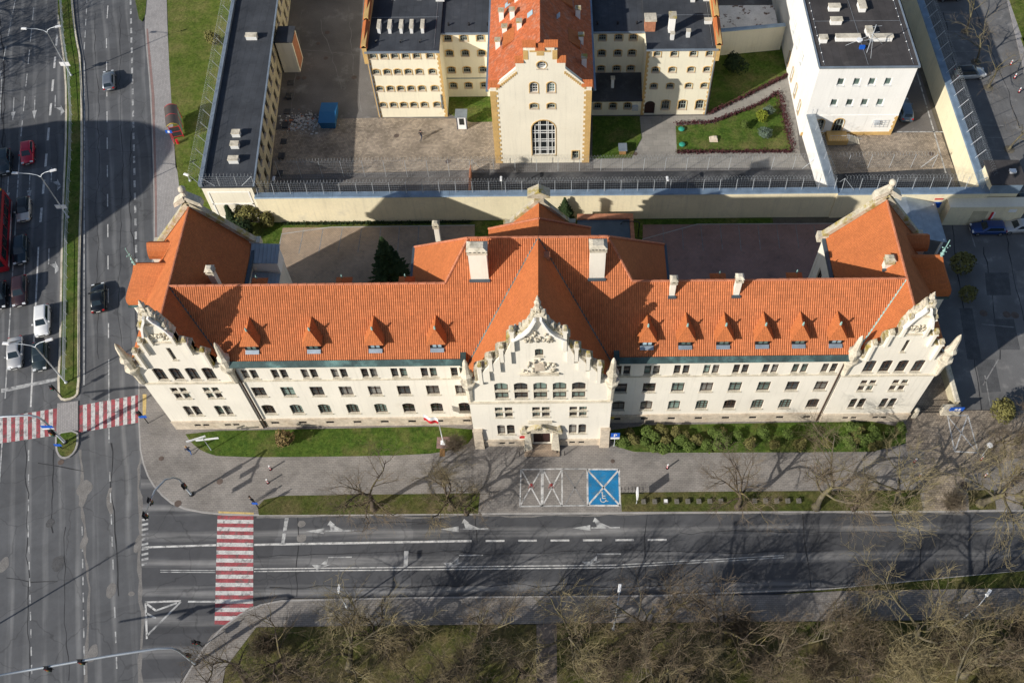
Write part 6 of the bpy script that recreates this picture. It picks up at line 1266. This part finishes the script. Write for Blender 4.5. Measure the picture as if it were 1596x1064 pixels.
# bus shelter and stop
BS = thing('bus_shelter', 'bus shelter with curved dark roof and red frame', 'bus shelter', G(276,200,.12), R(15.4)); pts = []
mb = MB(); n = 8
for y in (-2.1,2.1): pts += [(-.9+1.8*i/n, y, 2.3+.45*math.sin(math.pi*i/n)) for i in range(n+1)]
mb.add(pts, [(i, i+1, n+2+i, n+1+i) for i in range(n)]); mb.add([(p[0],p[1],p[2]+.05) for p in pts], [(i+1, i, n+1+i, n+2+i) for i in range(n)]); mb.build('roof', 'shelter_roof', BS, True)
for y in (-2.0,0,2.0): MB().tube([(-.85+1.7*i/n, y, 2.36+.45*math.sin(math.pi*i/n)) for i in range(n+1)], .04, 5).build('roof_rib', 'sign_yellow' if y == -2.0 else 'shelter_red', BS)
for x, y in ((.8,-2),(.8,2),(.8,0),(-.6,-2)): MB().box(x-.05,x+.05,y-.05,y+.05,0,2.4).build('post', 'shelter_red', BS)
MB().box(.78,.8,-1.95,1.95,.3,2.1).build('glass_panel', 'glass_sky', BS); MB().box(-.55,.75,-2.02,-2.0,.3,2.1).build('glass_panel', 'glass_dark', BS)
for z in (.3,1.2,2.1): MB().box(-.6,.8,-2.06,-2.03,z,z+.08).build('rail', 'shelter_red', BS)
MB().box(.25,.7,-1.5,1.5,.42,.48).build('bench', 'wood', BS)
ST = thing('bus_stop_sign', 'blue and white bus stop sign with red bin', 'sign', G(272,224,.12)); tubeobj('post', [(0,0,0),(0,0,2.6)], .05, 'sign_red', ST); MB().box(-.45,.45,-.06,-.02,2.1,2.65).build('plate', 'sign_blue', ST); MB().box(-.15,.15,-.075,-.06,2.2,2.55).build('mark', 'sign_white', ST); MB().lathe([(.18,0),(.2,.7),(.22,.75)], .5, 0, 8).build('bin', 'sign_red', ST)
# guard rail along the median
GR = thing('median_railing', 'grey pedestrian railing along the grass median', 'railing', (0,0,0)); path = GP([(97,0),(101,60),(109,110),(113,180),(112,250),(109,300),(106,380),(105,470),(103,598)], .15)
pm = MB().tube([(0,0,0),(0,0,1.1)], .03, 5).mesh('post', ('galv',))
for a, b in zip(path, path[1:]):
    n = max(1, round((b-a).length/2))
    for i in range(n): put('post', pm, GR, a.lerp(b, i/n))
    for z in (.45,.8,1.08): MB().beam(a+Vector((0,0,z)), b+Vector((0,0,z)), .04, .05).build('rail', 'galv', GR)

# ================================================================== PEOPLE
def person(px, rz, label, top, legs, hairm, phase=.3, z=.12, armswing=.35):
    loc = G(*px, z); j = {}
    V = dict(pel=(0,0,.95,.13), belly=(0,0,1.1,.13), chest=(0,-.01,1.32,.15), neck=(0,0,1.48,.06), head=(0,-.02,1.62,.1), crown=(0,0,1.72,.085), nose=(0,-.13,1.62,.03))
    E_ = [('pel','belly'),('belly','chest'),('chest','neck'),('neck','head'),('head','crown'),('head','nose')]
    for s, n in ((-1,'l'),(1,'r')):
        k = phase*s
        V.update({n+'hip':(s*.1,0,.9,.095), n+'kn':(s*.1,-.12-k*.35,.5,.065), n+'an':(s*.1,.02-k*.9 if k > 0 else .12-k*.9,.1 if k > 0 else .16,.045), n+'toe':(s*.11,-.14-k*.9 if k > 0 else -.02-k*.9,.04 if k > 0 else .06,.04),
                  n+'sh':(s*.19,0,1.4,.065), n+'el':(s*.25,k*armswing,1.14,.045), n+'wr':(s*.26,-.1+k*armswing*1.8,.92,.032), n+'pa':(s*.26,-.12+k*armswing*2,.85,.03)})
        E_ += [('pel',n+'hip'),(n+'hip',n+'kn'),(n+'kn',n+'an'),(n+'an',n+'toe'),('chest',n+'sh'),(n+'sh',n+'el'),(n+'el',n+'wr'),(n+'wr',n+'pa')]
        for f in range(5):
            bx, by, bz, _ = V[n+'pa']; o = (f-2)*.016
            if f == 0: V[n+'t1'] = (bx-s*.02,by-.04,bz-.02,.009); E_.append((n+'pa',n+'t1'))
            else: V[n+f'f{f}'] = (bx,by+o-.01,bz-.06,.009); V[n+f'g{f}'] = (bx-s*.012,by+o-.02,bz-.085+.006*abs(f-2),.008); E_ += [(n+'pa',n+f'f{f}'),(n+f'f{f}',n+f'g{f}')]
    names = list(V); me = bpy.data.meshes.new('person'); me.from_pydata([V[n][:3] for n in names], [(names.index(a), names.index(b)) for a, b in E_], [])
    o = bpy.data.objects.new('tmp', me); COL.objects.link(o); sk = o.modifiers.new('s', 'SKIN'); o.modifiers.new('b', 'SUBSURF').levels = 1; o.modifiers['b'].render_levels = 1
    for i, n in enumerate(names): me.skin_vertices[0].data[i].radius = (V[n][3],)*2; me.skin_vertices[0].data[i].use_root = (n == 'pel')
    dg = bpy.context.evaluated_depsgraph_get(); m2 = bpy.data.meshes.new_from_object(o.evaluated_get(dg)); bpy.data.objects.remove(o)
    m2.materials.clear()
    for m in ('skin', top, legs, 'iron_black'): m2.materials.append(MATS[m])
    for p in m2.polygons:
        c = p.center; p.use_smooth = True
        p.material_index = 3 if c.z < .1 else 2 if c.z < .97 and abs(c.x) < .215 else 0 if (c.z > 1.47 and abs(c.x) < .12) or (c.z < .93) else 1
    q = put('person', m2, None, loc, rz, label, 'person')
    MB().lathe([(.085,1.6),(.125,1.66),(.12,1.74),(.075,1.82),(.01,1.84)], 0, .02, 10).build('hair', hairm, q, True)
    return q
person((297,706), R(200), 'person in blue trousers and dark top walking on the corner pavement', 'cloth_navy', 'cloth_blue', 'hair_fair', .25)
person((395,783), R(120), 'person in black clothes standing beside the front crossing', 'cloth_dark', 'cloth_dark', 'hair_dark', .12)
person((657,217), R(160), 'person in dark uniform walking across the cobbled prison yard', 'cloth_dark', 'cloth_navy', 'hair_dark', .3, .03)

# ================================================================== TREES AND PLANTS
def gen_tree(seed, h, spread, r0, lv=(5,6,6,5), lean=.0, droop=0.0, trunkm='bark', twigm='twig', trunk_h=.35, up=.45):
    rr = random.Random(seed); T, C = MB(), MB()
    def seg(p, d, L, r, level, n):
        pts = [p.copy()]; dd = d.copy(); k = (5,4,3,2,1)[level]
        for i in range(k):
            j = (.12,.22,.28,.3,.3)[level]; dd = (dd+Vector((rr.gauss(0,j), rr.gauss(0,j), rr.gauss(0,j)+(up*.12 if level else 0)-droop*level*.05))).normalized(); pts.append(pts[-1]+dd*(L/k))
        rs = [max(.007, r*(1-(.45 if level == 0 else .7)*i/k)) for i in range(k+1)]
        (T if level < 3 else C).tube(pts, rs, (8,6,5,3,3)[level], caps=False)
        return pts, dd
    def grow(p, d, L, r, level):
        pts, dd = seg(p, d, L, r, level, 0)
        if level >= 4: return
        cnt = lv[level]; 
        for c in range(cnt):
            t = (.55+.45*c/max(1, cnt-1)) if level == 0 else .25+.75*(c+rr.random())/cnt
            t = min(t, 1.0); x = t*(len(pts)-1); i = min(int(x), len(pts)-2); q = pts[i].lerp(pts[i+1], x-i)
            a = rr.uniform(0, 2*math.pi) if level else 2*math.pi*(c*.382+rr.random()*.1)
            base = (pts[i+1]-pts[i]).normalized(); side = base.orthogonal().normalized(); side.rotate(Matrix.Rotation(a, 3, base))
            sp = (spread if level == 0 else .75)*(.7+.6*rr.random())
            nd = (base*1.0+side*sp*1.3+Vector((0,0,up*.4))).normalized() if level else (base*.75+side*sp).normalized()
            grow(q, nd, L*(.62 if level == 0 else .58)*(.7+.5*rr.random())*(1.35 if level == 0 else 1), r*(.46 if level == 0 else .47)*(1-.4*t if level else .9), level+1)
        if level and level < 3: pass
    grow(Vector((0,0,0)), Vector((lean, 0, 1)).normalized(), h*trunk_h*1.15, r0, 0)
    T.lathe([(r0*1.7,-.1),(r0*1.25,.25),(r0,.6)], 0, 0, 9)
    return T.mesh('trunk', (trunkm,), True), C.mesh('crown', (twigm,))
TREES = dict(
    a=gen_tree(11, 12, .85, .32, (6,7,7,5), .1), b=gen_tree(23, 13, .7, .32, (6,7,7,5), -.12, trunkm='bark_pale', twigm='twig_straw'), c=gen_tree(37, 10, 1.0, .3, (6,7,8,5), .15, .6, twigm='twig_ochre'),
    d=gen_tree(41, 12, .9, .33, (6,7,8,5), .0, trunkm='bark_pale', twigm='twig'), e=gen_tree(58, 11, .8, .27, (5,7,7,5), .2, .3, twigm='twig_grey'),
    p=gen_tree(63, 8, .55, .16, (5,5,3,2), .1, trunkm='bark_pale', twigm='twig_grey', trunk_h=.5))
def tree(kind, px, s, rz, label, group='bare trees', z=.14, nm='bare_tree', world=None):
    if kind in 'abcde': s *= 1.15
    t = thing(nm, label, 'tree', G(*px, z) if world is None else world, R(rz), group, s); put('trunk', TREES[kind][0], t); put('crown', TREES[kind][1], t)
gs, gpk, gst = 'bare trees along the front street', 'bare trees in the park', 'bare trees by the right car park'
for k, px, s, rz, lb in (
    ('a',(583,792),.86,150,'crooked bare tree on the left verge below the lawn'), ('c',(703,792),.85,20,'bare tree on the left verge nearest the parking bays'), ('e',(727,800),.6,200,'slender bare tree beside the crossed parking bays'),
    ('a',(1150,790),.8,30,'bare tree with low curved limb on the right verge'), ('d',(1272,790),.95,100,'spreading bare tree in the middle of the right verge'), ('b',(1395,792),.98,250,'lichen-covered leaning bare tree left of the driveway'), ('b',(1528,785),1.05,330,'large bare tree right of the driveway'), ('e',(1330,793),.7,40,'thin bare tree near the middle of the right verge'), ('d',(1590,775),1.0,200,'bare tree on the verge at the right edge')):
    tree(k, px, s, rz, lb, gs)
for k, px, s, rz, lb in (
    ('c',(592,1005),1.0,80,'broad bare tree overhanging the south pavement, left of the park'), ('a',(450,1045),.9,200,'bare tree near the left corner of the park'), ('e',(385,1062),.8,310,'bare tree at the park corner beside the signal mast'), ('b',(692,1055),.8,10,'pale bare tree left of the park path, lower edge'), ('e',(815,1052),.85,120,'slim bare tree just left of the park path'),
    ('d',(1006,1010),1.05,170,'bare tree with mossy trunk right of the lamp'), ('a',(1118,1000),1.0,60,'dense bare tree in the middle of the right park'), ('c',(1075,1064),.95,300,'wide bare tree at the lower edge of the right park'), ('d',(1200,1030),.9,20,'pale-limbed bare tree left of the big shrub'), ('b',(1425,1010),1.05,215,'lichen-covered bare tree beside the right lamp'), ('d',(1500,1050),1.0,130,'bare tree at the lower right corner'), ('c',(1560,1020),1.0,260,'bare tree at the right edge of the park'), ('a',(1345,1060),.85,70,'bare tree behind the big shrub at the lower edge'), ('e',(640,1010),.75,0,'slim brown bare tree between the broad tree and the park path'), ('d',(1290,995),.8,50,'bare tree above the big shrub at the pavement edge'), ('a',(915,1040),.8,220,'bare tree near the path right side'), ('d',(610,1150),1.1,15,'tall bare tree below the frame, first from the left'), ('b',(1010,1175),1.1,215,'tall bare tree below the frame, second from the left'), ('b',(1450,1140),1.1,145,'tall bare tree below the frame, third from the left'), ('b',(545,1040),.95,95,'olive-twigged bare tree left of the broad tree in the left park'), ('d',(745,1010),.9,25,'bare tree at the pavement edge left of the park path'), ('c',(655,1090),1.0,130,'wide bare tree at the lower edge of the left park'), ('b',(900,1000),.95,285,'olive-twigged bare tree between the park path and the lamp'), ('a',(330,1110),.9,160,'bare tree at the lowest corner of the left park'), ('d',(1040,1100),1.1,205,'bare tree below the frame beneath the wide tree'), ('e',(500,1100),.95,0,'bare tree below the frame in the left park'), ('b',(1640,960),1.0,190,'bare tree beyond the right edge of the park'), ('d',(940,1110),1.0,40,'bare tree below the frame right of the path'), ('a',(760,1120),1.0,90,'bare tree below the frame left of the path'), ('c',(1230,1120),1.0,10,'bare tree below the frame in the right park')):
    tree(k, px, s, rz, lb, gpk)
for k, px, s, rz, lb in (('p',(1505,50),1.0,10,'pollarded tree in the car park, farthest'), ('p',(1521,97),1.05,80,'pollarded tree beside the silver car'), ('p',(1540,137),1.05,150,'pollarded tree below the silver car'), ('p',(1573,233),1.0,220,'pollarded tree near the guard tower'), ('b',(1612,60),.8,0,'bare tree on the grass at the right edge'), ('d',(1585,690),.85,60,'bare tree on the pavement at the right edge'), ('e',(1545,700),.65,140,'young bare tree right of the crossed bay')):
    tree(k, px, s, rz, lb, gst, .0)
    if k == 'p': MB().lathe([(.75,.0),(.75,.02),(.3,.06)], 0, 0, 12).build('tree_pit', 'earth', None, loc=G(*px), label=lb.replace('pollarded tree', 'round earth pit under the pollarded tree'), cat='tree pit')
for i, (x, y, s) in enumerate(((-93,50,1.1), (-91,60,1.2), (-96,70,1.25), (-90,40,.9), (-99,58,1.3))):
    tree('ad'[i % 2], None, s, i*70, ('bare street tree beyond the left edge, ' + ('first','second','third','fourth','fifth')[i] + ' across the road'), 'bare trees across the side street', world=(x,y,0))
# bare shrubs: many thin stems from the base
def gen_shrub(seed, h, w_, n, m):
    rr = random.Random(seed); T, C = MB(), MB()
    for i in range(n):
        a = rr.uniform(0, 2*math.pi); q = math.sqrt(rr.random()); p = Vector((rr.gauss(0,.25)*w_*.4, rr.gauss(0,.25)*w_*.4, 0)); e = Vector((math.cos(a)*q*w_, math.sin(a)*q*w_, h*(1-.45*q*q)*(.75+.35*rr.random())))
        mid = p.lerp(e, .5)+Vector((0,0,h*.14)); (T if i % 6 == 0 else C).tube([p, mid, e], [.04,.028,.012] if i % 6 == 0 else [.022,.016,.008], 3, caps=False)
        for j in range(6):
            t = .35+.65*rr.random(); b = p.lerp(mid, t*2) if t < .5 else mid.lerp(e, t*2-1); C.tube([b, b+Vector((rr.gauss(0,.35), rr.gauss(0,.35), .35+.35*rr.random()))], [.009,.004], 3, caps=False)
    return T.mesh('trunk', ('bark_pale',)), C.mesh('crown', (m,))
TREES['s1'] = gen_shrub(3, 4.2, 3.4, 420, 'twig_straw'); TREES['s2'] = gen_shrub(8, 3.4, 2.6, 340, 'twig'); TREES['s3'] = gen_shrub(13, 2.6, 1.8, 240, 'twig_grey')
for k, px, s, rz, lb in (('s1',(1330,1010),1.25,0,'large round bare shrub in the lower right park'), ('s1',(1395,1040),1.0,90,'bare shrub behind the large round one'), ('s2',(1270,1050),1.0,30,'bare shrub at the left foot of the large round one'), ('s2',(1470,1020),1.1,200,'dark bare shrub near the right lamp'), ('s1',(1540,1060),1.05,140,'bare shrub in the lower right corner'), ('s2',(1150,985),.95,10,'bare shrub under the dense tree in the right park'), ('s3',(1180,1040),1.1,80,'small bare shrub near the lower edge of the right park'), ('s3',(730,1035),1.0,40,'small bare shrub left of the park path'), ('s2',(420,1010),.8,300,'bare shrub at the left tip of the park'), ('s3',(950,1050),1.0,20,'low bare shrub right of the park path'), ('s3',(1040,1040),1.1,120,'low bare shrub below the mossy tree'), ('s2',(1590,985),1.0,60,'bare shrub at the right edge of the park'), ('s3',(1480,790),.9,10,'low bare shrub at the driveway mouth'), ('s3',(710,700),.8,0,'low bare shrub beside the flagpole')):
    tree(k, px, s, rz, lb, 'bare shrubs', .14, 'bare_shrub')
# leafy bushes
def leafball(seed, rx, rz, n, leaf, m, flat_=.0):
    rr = random.Random(seed); mb = MB(); lumps = [(rr.uniform(0,6.28), rr.uniform(-.6,1), rr.uniform(.08,.5)) for _ in range(9)]
    for i in range(n):
        v = Vector((rr.gauss(0,1), rr.gauss(0,1), rr.gauss(0,1))).normalized()
        if v.z < -.55: continue
        b = 1+sum(a*max(0, v.dot(Vector((math.cos(t)*math.sqrt(max(0,1-z*z)), math.sin(t)*math.sqrt(max(0,1-z*z)), z))))**7 for t, z, a in lumps); q = (.45+.55*rr.random()**.6)*b*.88
        c = Vector((v.x*rx*q, v.y*rx*q, rz+v.z*rz*q)); nn = (v+Vector((rr.gauss(0,.5), rr.gauss(0,.5), rr.gauss(0,.5)))).normalized(); u = nn.orthogonal().normalized(); u.rotate(Matrix.Rotation(rr.uniform(0,6.28), 3, nn)); w2 = nn.cross(u); s = leaf*(.6+.8*rr.random())
        mb.poly([c-u*s, c+w2*s*.55, c+u*s, c-w2*s*.55])
    return mb.mesh('foliage', (m,))
STEM = MB().tube([(0,0,0),(0,0,.6)], .05, 5).tube([(0,0,.2),(.15,.1,.7)], .03, 4).mesh('stem', ('bark',))
BUSH = dict(g=leafball(1,.55,.6,800,.1,'leaf_green'), y=leafball(2,.52,.55,800,.1,'leaf_olive'), b=leafball(3,.6,.62,800,.1,'leaf_brown'), n=leafball(4,.8,.8,1000,.12,'leaf_yellow'), s=leafball(5,.7,.6,1000,.1,'leaf_blue'), d=leafball(6,1.2,1.3,1500,.16,'leaf_dark'), o=leafball(7,1.3,1.4,1700,.15,'leaf_olive'), w=leafball(9,1.5,1.6,900,.11,'leaf_olive'))
def bush(k, px, s, label, group, nm='clipped_bush', z=.15, sz=None):
    t = thing(nm, label, 'bush', G(*px, z), R((px[0]*37) % 360), group, (s, s, sz or s)); put('foliage', BUSH[k], t); put('stem', STEM, t)
rows = [('g',1150,676),('y',1168,688),('g',1188,672),('y',1206,690),('g',1228,676),('y',1246,690),('g',1268,674),('y',1288,688),('g',971,686),('y',981,671),('y',987,683),('g',1008,670),('g',1005,686),('g',1019,678),('y',1030,668),('g',1019,696),('y',1037,684),('g',1035,696),('g',1048,695),('y',1053,672),('g',1060,684),('y',1068,676),('g',1074,694),('y',1085,683),('g',1109,670),('g',1100,692),('g',1119,677),('y',1125,670),('g',1116,692),('g',1128,686)]
desc = ('first','second','third','fourth','fifth','sixth','seventh','eighth','ninth','tenth','eleventh','twelfth','thirteenth','fourteenth','fifteenth','sixteenth','seventeenth','eighteenth','nineteenth','twentieth','twenty-first','twenty-second','twenty-third','twenty-fourth','twenty-fifth','twenty-sixth','twenty-seventh','twenty-eighth','twenty-ninth','thirtieth')
order = sorted(range(len(rows)), key=lambda i: rows[i][1])
for r_, i in enumerate(order):
    k, x, y = rows[i]; cn = dict(g='green', y='olive', b='brown')[k]; bush(k, (x, y+5), 1.1+.2*((i*7) % 3), f'round clipped {cn} bush on the right front lawn, {desc[r_]} from the parking sign', 'clipped bushes on the right lawn', sz=.7+.1*((i*5) % 3))
hr = random.Random(4); CL = sorted([(1318+hr.random()*88, 668+hr.random()*30, hr.choice('yggy'), 1.0+.4*hr.random()) for _ in range(22)])
for i, (x, y, k, sc_) in enumerate(CL): bush(k, (x, y), sc_, f"{dict(g='green', y='olive', b='brown')[k]} bush in the overgrown clump near the driveway, {desc[i]} from the clump's left end", 'overgrown clump on the right lawn', 'hedge_bush', sz=.75)
bush('b', (446,690), 1.7, 'round rusty brown bush on the left front lawn', None)
for k, px, s, lb in (('n',(1186,187),1.1,'bright yellow-green bush in the prison garden'), ('g',(1159,200),1.1,'green bush on the left of the prison garden'), ('s',(1191,214),1.3,'silvery blue bush in the prison garden'), ('s',(1196,178),1.1,'silvery bush behind the yellow-green one'), ('y',(335,70),2.0,'twiggy bush against the low prison building'), ('d',(1140,112),1.2,'dark bush on the shaded garden lawn'), ('o',(1493,420),1.15,'olive bush in the east street, upper one'), ('o',(1503,465),.85,'olive bush in the east street, lower one'), ('o',(1558,650),1.05,'olive bush right of the boundary wall'), ('y',(420,350),1.9,'olive bush beside the prison wall corner'), ('o',(393,345),1.2,'broad grey-green bush beside the low building end'), ('d',(385,370),1.1,'dark bush near the rear gable of the left pavilion')): bush(k, px, s, lb, None, 'garden_bush')
def hedge(name, label, pts, m='leaf_maroon', w_=.45, h=.55):
    rr = random.Random(len(label)); mb = MB(); P_ = GP(pts, .05)
    for a, b in zip(P_, P_[1:]):
        for i in range(int((b-a).length*70)):
            c = a.lerp(b, rr.random())+Vector((rr.gauss(0,w_*.4), rr.gauss(0,w_*.4), abs(rr.gauss(h*.55,h*.25)))); n = Vector((rr.gauss(0,1), rr.gauss(0,1), rr.gauss(.6,1))).normalized(); u = n.orthogonal().normalized(); v = n.cross(u); s = .1+.06*rr.random(); mb.poly([c-u*s, c+v*s*.6, c+u*s, c-v*s*.6])
    mb.build(name, m, None, label=label, cat='hedge')
hedge('hedge', 'dark maroon hedge along the upper edge of the garden lawn', [(1053,195),(1110,192),(1180,165),(1213,145)]); hedge('hedge', 'dark maroon hedge along the garden path', [(1105,178),(1160,152),(1226,119)]); hedge('hedge', 'low maroon hedge along the garden fence', [(1056,238),(1236,237)], h=.35); hedge('hedge', 'maroon hedge beside the white building', [(1215,148),(1224,190),(1236,236)], w_=.8); hedge('hedge', 'low olive hedge at the foot of the front wall behind the courts', [(440,350),(735,347)], 'leaf_dark', .3, .3)
# conifers
def gen_conifer(seed, h, w_, n, m):
    rr = random.Random(seed); T, C = MB().tube([(0,0,0),(0,0,h*.95)], [.2,.03], 7), MB()
    for i in range(n):
        t = rr.random()**.8; z = h*(.06+.92*t); L = w_*(1-t)*(.65+.45*rr.random())+.15; a = rr.uniform(0,6.28); d = Vector((math.cos(a), math.sin(a), -.25+.3*t)); p = Vector((0,0,z)); s = Vector((-d.y, d.x, 0))
        for k in range(5):
            q = p+d*L*(.3+.7*(k+.5)/5); wd = .35*(1-k/7)+.08; dz = Vector((0,0,-.12)); C.poly([q-s*wd+dz, q-d*L*.1, q+s*wd+dz, q+d*L*.16])
    return T.mesh('trunk', ('bark',)), C.mesh('crown', (m,))
TREES['con'] = gen_conifer(2, 9.5, 3.1, 420, 'leaf_needle'); TREES['cyp'] = gen_conifer(5, 4.2, .9, 260, 'leaf_dark')
tree('con', (612,442), 1.0, 0, 'tall dark green spruce in the left courtyard', None, .1, 'spruce_tree'); tree('cyp', (366,352), 1.0, 0, 'small dark conifer by the low prison building end', None, .1, 'conifer_tree')
tree('con', (880,348), .55, 40, 'small conifer behind the stair gable', None, .1, 'spruce_tree')
